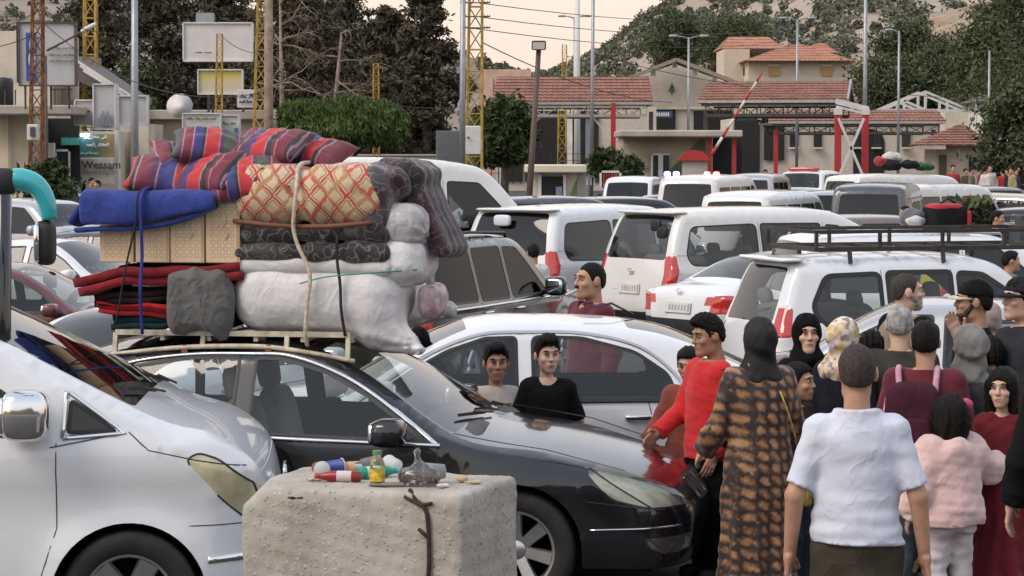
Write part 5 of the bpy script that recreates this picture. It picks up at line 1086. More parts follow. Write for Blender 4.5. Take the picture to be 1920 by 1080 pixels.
# the white van in front at the left
sp = van_spec()
sp['regions'] += [('headlight', [(2.16, 1.03), (2.22, 1.065), (2.32, 1.03), (2.45, .92), (2.60, .80), (2.60, .66), (2.52, .65), (2.34, .82)], GLENSY, .04)]
sp['trims'] = [([(1.56, 1.145), (1.575, 1.37), (1.60, 1.36), (1.86, 1.165), (1.56, 1.145)], .022, CHR(), 'chrome_trim'), ([(2.27, .53), (2.56, .535)], .035, CHR(), 'bumper_strip')]
sp['seams'] = [q for q in sp['seams']]
sp['mirror'] = (1.40, 1.27, (.24, .24, .25), CHR())
van_l = Car(sp, 'van', 'big white passenger van with chrome mirror at the left edge', 'van', *anchor(1.88, -.84, 240, 380, R(2)), R(2), WHITE, h=.06).build()
van_l.wiper(11.95, .8, .2); van_l.wiper(11.95, -.1, -.7); van_l.seats([(.75, 'front'), (-.4, 'bench')], DARK_SEAT, (1.2, 1.2), (1.5, 1.2), zf=.5)
emblem(van_l.T, 2.60, 0, .86, .09, (0, 0, 0))
# the white saloon behind the boys, nose to the left
sp = sedan_spec(L=4.8, W=1.83, H=1.43); P_ = sp['P']
sp['fw'] = P_([(-.05, .965), (-.05, 1.37), (.16, 1.365), (.42, 1.28), (.66, 1.15), (.96, .955)])
rwq = P_([(-.16, .965), (-.16, 1.375), (-.50, 1.365), (-.86, 1.27), (-1.08, 1.12), (-1.12, 1.0), (-1.08, .965)])
sp['regions'] = [('window', sp['fw'], GCLEAR, .03), ('window', rwq, GCLEAR, .05), ('tail_light', P_([(-2.6, .70), (-2.6, .93), (-2.1, .90), (-2.2, .70)]), LRED, .03), ('headlight', P_([(2.0, .62), (1.95, .78), (2.2, .76), (2.6, .66), (2.6, .56)]), GLENS, .03)]
sp['strip'] = [('windshield', 9.15, 10.95, -.97, .97, GCLEAR, .06), ('rear_window', 5.2, 6.9, -.93, .93, GDARK, .06), ('grille', 13.95, 14.75, -.62, .62, BPL, .04)]
sp['trims'] = [(spline(P_([(-1.16, .95), (-1.15, 1.09), (-.90, 1.30), (-.52, 1.395), (-.1, 1.405), (.18, 1.392), (.45, 1.305), (.70, 1.17), (1.05, .935)]), 5), .02, SILV, 'window_trim'), (P_([(-1.16, .95), (.98, .94)]), .022, RUB(), 'belt_strip')]
sp['handles'] = [(.0, .79, CHR()), (-.86, .80, CHR())]; sp['mirror'] = (.84, .98, (.16, .22, .15), None)
white_car = Car(sp, 'sedan', 'white saloon car with chrome door handle behind the two boys', 'car', *anchor(-.10, .88, 985, 285, PI + R(3)), PI + R(3), WHITE, h=.065).build()
white_car.seats([(.12, 'front'), (-.95, 'bench')], GREY_SEAT, (.62, .93), (1.0, .96))
a = MB(); a.ring = None
m = MB(); m.tube([(-.55, .18, 1.47), (-.75, .0, 1.50), (-.92, -.18, 1.41)], .008, 5); m.build('antenna', RUB(), white_car.T)
# the black off-roader behind the load, driving away to the right
sp = suv_spec(L=5.05, W=2.0, H=1.82, hood=1.12); gsv = glass('suv_glass', (.05, .05, .055), .42, .004); sp['regions'] = [(q[0], q[1], gsv if 'window' in q[0] else q[2], q[3]) for q in sp['regions']]
sp['trims'] = [([(-2.2, 1.07), (1.0, 1.07)], .03, CHR(), 'belt_strip')]
sp['handles'] = [(0, 1.0, CHR()), (-.95, 1.0, CHR())]
suv = Car(sp, 'suv', 'black off-road car with chrome door handles behind the load', 'car', *anchor(-2.45, -.95, 806, 184, R(69)), R(69), BLACK).build()
suv.roofbars(-2.0, .3, .72, 1.80); suv.seats([(.15, 'front'), (-.9, 'bench')], GREY_SEAT, (.7, 1.15), (1.05, 1.15), zf=.5)
# two white passenger vans seen from behind
def rear_van(px, sc, rz, label, dark, word=None):
    sp = van_spec()
    g = GBLACK if dark else GCLEAR
    sp['regions'] = [(q[0], q[1], (GDARK if dark else GCLEAR) if 'window' in q[0] and q[0] != 'window' else q[2], q[3]) for q in sp['regions']]
    sp['strip'][1] = ('rear_window', 3.75, 6.1, -.94, .94, g, .07)
    sp['seams'] += [[(-2.2, 1.30), (-2.36, 1.30)]]
    c = Car(sp, 'van', label, 'van', *anchor(-2.5, -.92, px, sc, rz), rz, WHITE2 if not dark else WHITE).build()
    c.plate(2.05, 0, .5, .15); emblem(c.T, -2.545, 0, 1.06, .075, (0, 0, 0))
    m = MB(); m.sell((-2.18, 0, 1.90), (.30, 1.45, .05), .5, .3, 20, 7); m.build('rear_spoiler', c.pm, c.T, True)
    m = MB(); m.box((-2.556, 0, .80), (.02, .86, .03), b=.008); m.box((-2.56, 0, .62), (.02, .9, .025), b=.006); m.build('plate_recess', c.pm, c.T)
    if dark:
        m = MB(); m.sell((-2.40, .12, 1.74), (.08, .30, .17), .5, .4, 16, 9); m.build('rear_view_mirror', M('mirror_plastic_white', (.6, .65, .7), .25, var=.02), c.T, True)
    else:
        for yy, zz_ in ((-.35, 1.72), (-.5, 1.62)):
            m = MB(); m.sell((-2.36, yy, zz_), (.06, .22, .17), .5, .4, 16, 9); m.build('rear_view_mirror', RUB(), c.T, True)
    c.seats([(.75, 'front'), (-.35, 'bench'), (-1.4, 'bench')], GREY_SEAT, (1.2, 1.2), (1.5, 1.2), zf=.5)
    return c
vanA = rear_van(1042, 128, R(54), 'white van with black rear glass, left of the pair seen from behind', True)
vanB = rear_van(1260, 134, R(33), 'white van with clear glass, right of the pair seen from behind', False)
# white saloon with dark bumper, seen from behind
sp = sedan_spec(L=4.82, W=1.835, H=1.47); P_ = sp['P']
sp['regions'] += [('tail_light', P_([(-2.7, .72), (-2.7, .90), (-2.30, .97), (-1.98, .93), (-2.12, .80), (-2.3, .73)]), LRED, .03), ('bumper', P_([(-2.7, .0), (-2.7, .66), (-2.25, .64), (-1.7, .60), (-1.7, 0)]), BPL, .02)]
sp['strip'] += [('bumper', 0, 1.45, -1, 1, BPL, 0), ('tail_light', 2.2, 2.7, .80, 1.0, LRED, .02)]
sonata = Car(sp, 'sedan', 'white saloon with black rear bumper and red lamps, seen from behind', 'car', *anchor(-2.3, -.88, 1372, 150, R(37)), R(37), WHITE).build()
sonata.plate(2.0, 0, .5, .14); emblem(sonata.T, -2.40, 0, .98, .06, (0, 0, 0)); sonata.seats([(.12, 'front'), (-.95, 'bench')], GREY_SEAT, None, (1.0, .95))
# white people carrier with a roof rack
sp = suv_spec(L=4.14, W=1.66, H=1.68, hood=1.02, wr=.31, rg=GCLEAR)
kz = 1.68 / 1.9; q = 4.14 / 5.1; Pm = lambda l: [(x * q, z * kz) for x, z in l]
sp['wheels'] = [(1.30, .31, 'alloy'), (-1.32, .31, 'alloy')]; sp['belt'] = .97; sp['sill'] = .45
fw = Pm([(-.08, 1.16), (-.08, 1.72), (.25, 1.70), (.55, 1.52), (1.02, 1.18)]); mw = Pm([(-.18, 1.16), (-.18, 1.73), (-1.02, 1.73), (-1.02, 1.16)]); rw = Pm([(-1.12, 1.16), (-1.12, 1.72), (-1.82, 1.70), (-2.02, 1.36), (-1.9, 1.17)])
sp['regions'] = [('window', fw, GCLEAR, .05), ('side_window', mw, GCLEAR, .04), ('side_window', rw, GCLEAR, .07), ('tail_light', Pm([(-2.7, 1.04), (-2.7, 1.34), (-2.26, 1.36), (-2.32, 1.04)]), LRED, .03), ('headlight', Pm([(2.2, .78), (2.12, .95), (2.7, .95), (2.7, .78)]), GLENS, .03)]
sp['rub'] = .05
mpv = Car(sp, 'minivan', 'white people carrier with a bare metal roof rack, behind the crowd', 'car', *anchor(-2.02, -.80, 1462, 196, R(17)), R(17), WHITE).build()
mpv.seats([(.2, 'front'), (-.62, 'bench'), (-1.25, 'bench')], GREY_SEAT, (.6, 1.05), (.95, 1.05), zf=.42); mpv.wiper(11.0, .6, 0)
m = MB(); m.sell((-1.78, 0, 1.655), (.26, 1.22, .05), .5, .3, 20, 7); m.build('rear_spoiler', mpv.pm, mpv.T, True)
m = MB(); m.box((-2.06, 0, .82), (.03, .6, .04), b=.012); m.build('tailgate_handle', CHR(), mpv.T); m = MB(); m.tube([(-1.96, .1, 1.02), (-1.99, .1, 1.10), (-1.9, -.3, 1.18)], .014, 6); m.sell((-2.0, .1, 1.03), (.06, .1, .1), .6, .6, 10, 7); m.build('rear_wiper', RUB(), mpv.T)
def roof_rack(T, x0, x1, hw, z0, z1, mat, legs, nm='roof_rack', r=.017, mid=False, parent=None):
    rk = parent
    for z in (z0, z1):
        m = MB(); c = [(x0, -hw, z), (x1, -hw, z), (x1, hw, z), (x0, hw, z), (x0, -hw, z)]
        for a, b in zip(c[:-1], c[1:]): m.bar(a, b, r * 2, r * 2 if z == z1 else r * 2.6)
        m.build('rail', mat, rk)
    for x in np.linspace(x0, x1, 5):
        for sg in (-1, 1):
            m = MB(); m.bar((x, sg * hw, z0), (x, sg * hw, z1), r * 1.8); m.build('upright', mat, rk)
    for x in np.linspace(x0 + .1, x1 - .1, 7):
        m = MB(); m.bar((x, -hw, z0), (x, hw, z0), r * 1.6); m.build('slat', mat, rk)
    for x, zl in legs:
        for sg in (-1, 1):
            m = MB(); m.bar((x, sg * hw, z0), (x, sg * (hw + .03), zl), r * 2); m.build('foot', mat, rk)
rack2 = thing('roof_rack', 'dark rusty open frame rack on the white people carrier', 'roof rack', mpv.T.location, mpv.T.rotation_euler.z)
roof_rack(rack2, -1.55, 1.15, .60, 1.76, 1.93, M('rust_rack', (.035, .028, .025), .6, var=.3), [(-1.2, 1.62), (-.2, 1.62), (.75, 1.60)], parent=rack2)
# saloon hidden by the crowd, nose to the left
sp = sedan_spec(L=4.7, W=1.8, H=1.46); sp['strip'][0] = ('windshield', 9.15, 10.95, -.97, .97, GDARK, .06)
sed3 = Car(sp, 'sedan', 'silver saloon with broad windscreen half hidden behind the crowd', 'car', gx(1760, 12.6), 12.75 * K, PI + R(-14), SILV).build(); sed3.wiper(11.05, .1, -.5); sed3.seats([(.12, 'front'), (-.95, 'bench')], GREY_SEAT, None, (1.0, .95))
# white estate with the suitcase on its roof
est = Car(suv_spec(L=4.7, W=1.85, H=1.78, hood=1.05, wr=.34), 'suv', 'white estate car with luggage on its roof behind the roof rack', 'car', gx(1790, 19.0), 19.0 * K, R(8), WHITE).build(); est.roofbars(-1.9, .4, .66, 1.76, SILV); est.seats([(.15, 'front'), (-.9, 'bench')], GREY_SEAT, None, (1.05, 1.1), zf=.45)
# coaster bus
sp = box_van_spec(L=6.6, W=2.05, H=2.66, wr=.37, nwin=4, gm=GCLEAR)
bus = Car(sp, 'minibus', 'white and cream minibus with curtained windows behind the load', 'bus', gx(655, 24.0), 24.4 * K, R(22), WHITE2).build()
cur = M('curtain_green', (.34, .38, .28), .9, var=.3, scale=12)
for sg in (1, -1):
    for x in np.linspace(-2.6, .8, 9):
        m = MB(); n = 10; v = [(x + i * .03, sg * (.80 + .015 * math.sin(i * 1.9)), z) for z in (1.5, 2.25) for i in range(n)]; f = [(i, i + 1, n + i + 1, n + i) for i in range(n - 1)]
        obj('curtain', v, f, cur, bus.T, True)
bus.seats([(.8, 'bench'), (-.2, 'bench'), (-1.3, 'bench')], GREY_SEAT, None, (2.3, 1.4), zf=.8)
far = 'vehicles queuing at the checkpoint'
def put(sp, nm, label, px, Y, rz, pm, cat='car', **k): return Car(sp, nm, label, cat, gx(px, Y), Y * K, rz, pm, h=.11, group=far, **k).build()
c = put(box_van_spec(L=4.9, W=1.75, H=2.1, nwin=4), 'minibus', 'charcoal minibus seen from behind near the red suitcase', 1650, 33.5, R(76), GREYP, 'van')
put(box_van_spec(L=4.9, W=1.75, H=2.0, nwin=3), 'minibus', 'white minibus beside the charcoal minibus', 1752, 37.5, R(52), WHITE2, 'van')
put(suv_spec(L=4.5, W=1.8, H=1.65, hood=1.0, wr=.33), 'suv', 'dusty brown estate car in front of the charcoal minibus', 1668, 27.5, R(20), BROWNP)
put(suv_spec(L=4.78, W=1.9, H=1.73, hood=1.05), 'suv', 'champagne estate car with red lamps below the tiled guard hut', 1800, 39, R(150), BEIGEP)
put(box_van_spec(L=4.6, W=1.7, H=1.95), 'minibus', 'white minibus with pale rear glass behind the right van', 1440, 33, R(66), WHITE, 'van')
amb = put(box_van_spec(L=4.9, W=1.8, H=2.15, nwin=3), 'ambulance', 'white van with blue and red roof beacons lit', 1335, 41, R(70), WHITE2, 'van')
for yy, nm, cc in ((.55, 'blue', (.15, .2, 1.)), (-.5, 'red', (1., .05, .04))):
    for d in (-.12, .12):
        m = MB(); m.sell((-1.85, yy + d, 2.19), (.14, .16, .13), .7, .7, 12, 7); m.build('beacon', emis('beacon_' + nm, cc, 14), amb.T, True)
lc = put(suv_spec(L=4.9, W=1.94, H=1.95, hood=1.2, wr=.4), 'suv', 'white off-road car facing the camera with a red roof light bar', 1510, 57, -R(112), WHITE2)
m = MB(); m.sell((.2, 0, 2.0), (.25, 1.2, .14), .5, .4, 16, 7); m.build('light_bar', LRED, lc.T, True)
put(box_van_spec(L=5.0, W=1.85, H=2.05), 'minibus', 'long white minibus below the red and white gantry', 1690, 47, R(32), WHITE2, 'van')
put(box_van_spec(L=4.2, W=1.75, H=1.85, nwin=2), 'small_van', 'small white panel van by the white gate', 1187, 52, R(-100), WHITE, 'van')
put(suv_spec(L=4.7, W=1.85, H=1.75, hood=1.05), 'suv', 'dark estate car behind the left white van', 1070, 35.5, R(22), GREYP)
put(suv_spec(L=4.7, W=1.85, H=1.72, hood=1.05), 'suv', 'black estate car roof between the two white vans', 1200, 36, R(15), BLACK)
put(sedan_spec(L=4.6, W=1.76, H=1.45), 'sedan', 'silver saloon beyond the minibus tail', 945, 44, R(-60), SILV)
put(sedan_spec(L=4.6, W=1.76, H=1.45), 'sedan', 'dark saloon at the white off-road car', 1590, 50, R(60), GREYP)
put(sedan_spec(L=4.6, W=1.76, H=1.45), 'sedan', 'white saloon under the right edge of the crowd of walkers', 1905, 23, R(30), WHITE)
put(suv_spec(L=4.6, W=1.8, H=1.7, hood=1.05), 'suv', 'black off-road car at the right edge by the palm', 1905, 30, R(160), BLACK)
put(box_van_spec(L=4.6, W=1.75, H=1.95), 'minibus', 'grey minibus beside the beacon van', 1425, 52, R(75), SILV, 'van')
put(suv_spec(L=4.6, W=1.8, H=1.75, hood=1.05), 'suv', 'dark blue estate car by the striped barrier', 1290, 56, R(-70), GREYP)
put(sedan_spec(L=4.5, W=1.76, H=1.45), 'sedan', 'white saloon roof behind the dark estate car', 1120, 43, R(20), WHITE)
REDP = paint('red_car_paint', (.22, .015, .018), .1, dust=.15); BLUP = paint('blue_car_paint', (.03, .05, .10), .3, dust=.15)
mixd = [(1240, 47, 84, SILV, 0, 'silver saloon just behind the left van roof'), (1262, 60, 80, GREYP, 1, 'charcoal estate by the khaki booth'), (1400, 62, -95, WHITE2, 1, 'cream estate facing out by the red columns'), (1462, 47, 78, REDP, 0, 'red saloon between the white minibuses'), (1478, 64, 82, BLUP, 0, 'dark blue saloon near the gantry'), (1545, 64, -80, WHITE, 0, 'white saloon under the right canopy'), (1560, 43, 80, SILV, 1, 'silver estate left of the long minibus'), (1610, 60, 70, GREYP, 0, 'graphite saloon at the foot of the gantry'), (1770, 52, 75, SILV, 0, 'pale silver saloon by the stone hut'), (1835, 47, 100, BROWNP, 1, 'brown estate before the stone hut'), (1880, 40, 65, WHITE, 0, 'white saloon at the right by the walkers'), (1840, 31, 20, WHITE2, 0, 'white saloon right of the palm bush'), (1525, 36, 62, BLUP, 0, 'dark blue saloon beside the charcoal minibus'), (1690, 56, 85, BLACK, 1, 'black estate behind the long minibus')]
for (px_, Y_, a_, pm_, kd_, l_) in mixd: Car(suv_spec(L=4.5, W=1.8, H=1.68, hood=1.02, wr=.33) if kd_ else sedan_spec(L=4.5, W=1.76, H=1.45), 'suv' if kd_ else 'sedan', l_, 'car', gx(px_, Y_), Y_ * K, R(a_), pm_, h=.15, group=far).build()
# left background
jp = put(suv_spec(L=4.7, W=1.88, H=1.76, hood=1.1), 'suv', 'silver off-road car with lit headlamp left of the load', 80, 33, -R(35), SILV)
put(sedan_spec(L=4.5, W=1.74, H=1.45), 'sedan', 'white saloon between the maroon car and the load', 105, 24, R(-20), WHITE)
put(sedan_spec(L=4.5, W=1.74, H=1.45), 'sedan', 'dark teal saloon behind the cardboard boxes', 215, 27, R(-20), GREYP)
put(sedan_spec(L=4.5, W=1.74, H=1.42), 'sedan', 'grey saloon parked before the shops', 130, 52, R(5), SILV)
sp = sedan_spec(L=4.5, W=1.74, H=1.46)
mar = Car(sp, 'sedan', 'dark red saloon with a driver behind the white van', 'car', gx(15, 18.3), 18.3 * K, R(-6), MAROON).build(); mar.seats([(.12, 'front'), (-.95, 'bench')], BEIGE_SEAT, (.62, .93), (1.0, .95))
wh2 = Car(sedan_spec(L=4.4, W=1.72, H=1.44), 'sedan', 'white saloon squeezed between dark red car and black saloon', 'car', gx(335, 12.8), 12.8 * K, R(68), WHITE).build()
# ------------------------------------------------------------------ people
def loft_fn(secs):
    S_ = np.array(secs, float)                     # z, half-width, half-depth, centre y (, centre x)
    if S_.shape[1] == 4: S_ = np.c_[S_, np.zeros(len(S_))]
    def fn(P):
        z = P[:, 2]; a = np.interp(z, S_[:, 0], S_[:, 1]); b = np.interp(z, S_[:, 0], S_[:, 2]); cy = np.interp(z, S_[:, 0], S_[:, 3]); cx = np.interp(z, S_[:, 0], S_[:, 4])
        d = (np.sqrt(((P[:, 0] - cx) / a) ** 2 + ((P[:, 1] - cy) / b) ** 2 + 1e-12) - 1) * np.minimum(a, b)
        return np.maximum(d, np.maximum(S_[0, 0] - z, z - S_[-1, 0]))
    m = max(S_[:, 1].max(), S_[:, 2].max())
    return fn, np.array([S_[:, 4].min() - S_[:, 1].max(), S_[:, 3].min() - S_[:, 2].max(), S_[0, 0]]), np.array([S_[:, 4].max() + S_[:, 1].max(), S_[:, 3].max() + S_[:, 2].max(), S_[-1, 0]])
def smooth_secs(secs, n=5): return [tuple(r) for r in spline(secs, n)]
def cap_fn(a, b, r1, r2):
    a = np.array(a, float); b = np.array(b, float); ba = b - a; L = np.linalg.norm(ba)
    def fn(P):
        t = ((P - a) @ ba) / (L * L); tc_ = np.clip(t, 0, 1); rad = np.linalg.norm(P - a - t[:, None] * ba, axis=1) - (r1 + (r2 - r1) * tc_)
        return np.maximum(rad, np.maximum(-t, t - 1) * L)
    R_ = max(r1, r2); return fn, np.minimum(a, b) - R_, np.maximum(a, b) + R_
def _fn(s, t, k=None): s.p.append(('f', t[0], t[1], t[2], None, k)); return s
SDF.fn = _fn
_op, _ob = SDF._prim, SDF.bounds
def _prim2(P, p): return p[1](P) if p[0] == 'f' else _op(P, p)
def _bounds2(s):
    fs = [p for p in s.p if p[0] == 'f']; rest = [p for p in s.p if p[0] != 'f']; keep = s.p; s.p = rest; lo, hi = _ob(s); s.p = keep
    for p in fs: lo = np.minimum(lo, p[2]); hi = np.maximum(hi, p[3])
    for kind, a, k in s.cut:
        if kind == 'plane':
            for i in range(3):
                if a[1][i] > .999: hi[i] = min(hi[i], a[0][i] + .01)
                if a[1][i] < -.999: lo[i] = max(lo[i], a[0][i] - .01)
    return lo, hi
SDF._prim = staticmethod(_prim2); SDF.bounds = _bounds2

def wrinkle(g):
    "creases: thin ridges where two warped noises cross"
    n = g.noise(6, 2, .5, None, 'Color'); co = g.n('VectorMath', operation='MULTIPLY_ADD'); g.L(n, co.inputs[0]); co.inputs[1].default_value = (.16, .16, .10); g.L(g.co('Object', (1, 1, .75)), co.inputs[2])
    a = g.math('ABSOLUTE', g.math('SUBTRACT', g.noise(7.5, 2, .5, co.outputs[0]), .5)); return g.math('POWER', g.ramp(a, [(0., 1.), (.25, 0.)]), 1.4)
def cloth(name, col, var=.15, bump=.25, bscale=140, rough=.85, sheen=.15, crease=.35):
    name = 'cloth_' + name
    if name in _mc: return _mc[name]
    g = G(name); lo = tuple(max(0, x * (1 - var * 1.5)) for x in col); hi = tuple(min(1, x * (1 + var)) for x in col)
    h = g.math('ADD', wrinkle(g), g.math('MULTIPLY', g.noise(bscale, 3), bump * .5))
    g.bsdf(g.ramp(g.noise(9, 5), [(.3, lo), (.7, hi)]), rough, 0, g.bump(h, crease, .014), Sheen_Weight=sheen if max(col) > .1 else 0., Specular_IOR_Level=.25 if max(col) > .1 else .1); _mc[name] = g.m; return g.m
def skin(name, col):
    return M('skin_' + name, col, .5, 0, .08, 18, .08, 120, Specular_IOR_Level=.35, Subsurface_Weight=.12, Subsurface_Radius=(.6, .25, .15), Subsurface_Scale=.02)
SK1 = skin('tan', (.44, .25, .165)); SK2 = skin('light', (.56, .36, .27)); SK3 = skin('brown', (.36, .20, .13)); LIP = M('lips', (.30, .10, .085), .45, var=.1); HAIR = M('hair_black', (.009, .007, .006), .55, var=.4, scale=40, bump=.8, bscale=160, Specular_IOR_Level=.15); HAIRG = M('hair_grey', (.34, .33, .32), .7, var=.4, scale=30, bump=.7, bscale=170); HAIRS = M('hair_stubble', (.035, .026, .022), .8, var=.4, scale=60, bump=.4, bscale=240)
EYEW = M('eye_white', (.55, .53, .50), .2, var=0); IRIS = M('iris', (.012, .007, .005), .1, var=0)
SHOE = M('shoe_dark', (.02, .02, .022), .6)

def hand_mesh(h, curl=.5, spread=.02, vox=.0055):
    "x runs to the fingertips, y to the thumb, -z is the palm"
    s = SDF(.008)
    s.box((.045, 0, 0), (.095, .078, .026), .012); s.cone((-.03, 0, 0), (.02, 0, 0), .026, .027, .02)
    for y, l, o in ((.030, .070, .0), (.010, .080, .004), (-.011, .074, .002), (-.031, .058, -.006)):
        p = np.array([.088 + o, y, .0]); a = curl * .45
        for i, (seg, r) in enumerate(((.42, .0098), (.32, .0090), (.26, .0078))):
            a += curl * (.45 if i else .0); q = p + np.array([math.cos(a), (y * spread * 10), -math.sin(a)]) * l * seg; s.cone(p, q, r, r * .93, .005); p = q
    p = np.array([.02, .034, -.006]); q = p + np.array([.032, .030, -.010]); s.cone(p, q, .0135, .011, .01); s.cone(q, q + np.array([.030, .006, -.014]), .0108, .009, .006)
    v, f = s.mesh(vox); return v * (h / 1.75), f
def head_sdf(kid=False, female=False):
    s = SDF(.016)
    s.ell((0, .014, .022), (.074, .094, .092)); s.ell((0, -.030, -.045), (.056 if not female else .052, .060, .062), k=.03)
    s.ell((0, -.070, -.094), (.024, .020, .017), k=.03)
    if not kid: s.cone((.035, -.015, -.085), (.005, -.07, -.098), .020, .016, .03); s.cone((-.035, -.015, -.085), (-.005, -.07, -.098), .020, .016, .03)
    s.ell((0, -.080, .034), (.050, .014, .011), k=.02)
    s.ell((.036, -.066, -.022), (.024, .02, .018), k=.02); s.ell((-.036, -.066, -.022), (.024, .02, .018), k=.02)
    s.sub('p', ('e', np.array([.031, -.103, .012]), np.array([.019, .018, .0115]), None, None, None), k=.012)
    s.sub('p', ('e', np.array([-.031, -.103, .012]), np.array([.019, .018, .0115]), None, None, None), k=.012)
    return s
def nose_sdf(f=1.):
    s = SDF(.008)
    s.cone((0, -.083, .018), (0, -.104 * (1 + .02 * f), -.020), .0085, .0105); s.ell((0, -.1, -.024), (.0165, .0125, .0095), k=.01)
    s.ell((0, -.088, -.053), (.025, .010, .006)); s.ell((0, -.086, -.064), (.021, .011, .007)); s.ell((0, -.075, -.058), (.03, .012, .03), k=.02)
    for sg in (-1, 1): s.ell((sg * .077, .012, -.006), (.010, .021, .031), k=.01); s.ell((sg * .070, .012, -.01), (.012, .014, .02), k=.01)
    return s
_hm = {}
def head_geo(kid, female, vox):
    k = (kid, female, vox)
    if k not in _hm:
        s = head_sdf(kid, female); n = nose_sdf()
        s2 = SDF(.010); s2.fn((lambda P: s.ev(P), *s.bounds())); s2.fn((lambda P: n.ev(P), *n.bounds()), .010)
        s2.cone((0, .022, -.05), (0, .034, -.17), .050 if not (kid or female) else .041, .054 if not (kid or female) else .043, .03)
        _hm[k] = s2.mesh(vox)
    return _hm[k]
def hair_geo(style, vox):
    k = ('hair', style, vox)
    if k in _hm: return _hm[k]
    s = SDF(.015)
    th = {'short': .007, 'buzz': .004, 'top': .006, 'curly': .020, 'long': .016, 'bald': .006, 'bob': .024}[style]
    s.ell((0, .014, .022), (.074 + th, .094 + th, .092 + th)); s.ell((0, .03, -.02), (.068 + th, .07 + th, .07), k=.02)
    fz = .066 if style not in ('bald',) else .10
    if style == 'top': s.ell((0, -.022, .098), (.066, .084, .046), k=.02)
    if style in ('top', 'short'): s.ell((0, .0, .062), (.070, .092, .062), k=.02)
    if style in ('long', 'bob'):
        lo = -.22 if style == 'long' else -.14
        s.ell((0, .06, -.06), (.092, .06, .12 if style == 'bob' else .17), k=.04)
        for sg in (-1, 1): s.cone((sg * .072, -.01, .03), (sg * .078, .0, lo + .08), .026, .022, .03)
        s.sub('p', ('e', np.array([0, -.115, -.045]), np.array([.064, .085, .112]), None, None, None), k=.015)
    else:
        hl = lambda P: (np.interp(P[:, 1], [-.12, -.085, -.05, -.022, -.008, .012, .035, .06, .10], [fz + .02, fz, .046, -.022, -.02, .012, -.004, -.055, -.068]) - P[:, 2]) * .75
        s.sub('fn', hl, k=.006)
        s.sub('p', ('e', np.array([0, -.115, -.03]), np.array([.066, .072, .10]), None, None, None), k=.01)
    amp = {'short': .005, 'buzz': .0015, 'top': .009, 'curly': .012, 'long': .005, 'bald': .002, 'bob': .007}[style]; fr = {'curly': 90, 'bob': 60}.get(style, 70)
    edge = (lambda P: .009 * np.exp(-np.maximum(0, -hl(P)) / .012)) if style in ('short', 'buzz', 'top', 'bald') else (lambda P: 0.)
    s.post = lambda P, D: D + wob(P, fr, amp, 3) + edge(P)
    _hm[k] = s.mesh(vox); return _hm[k]

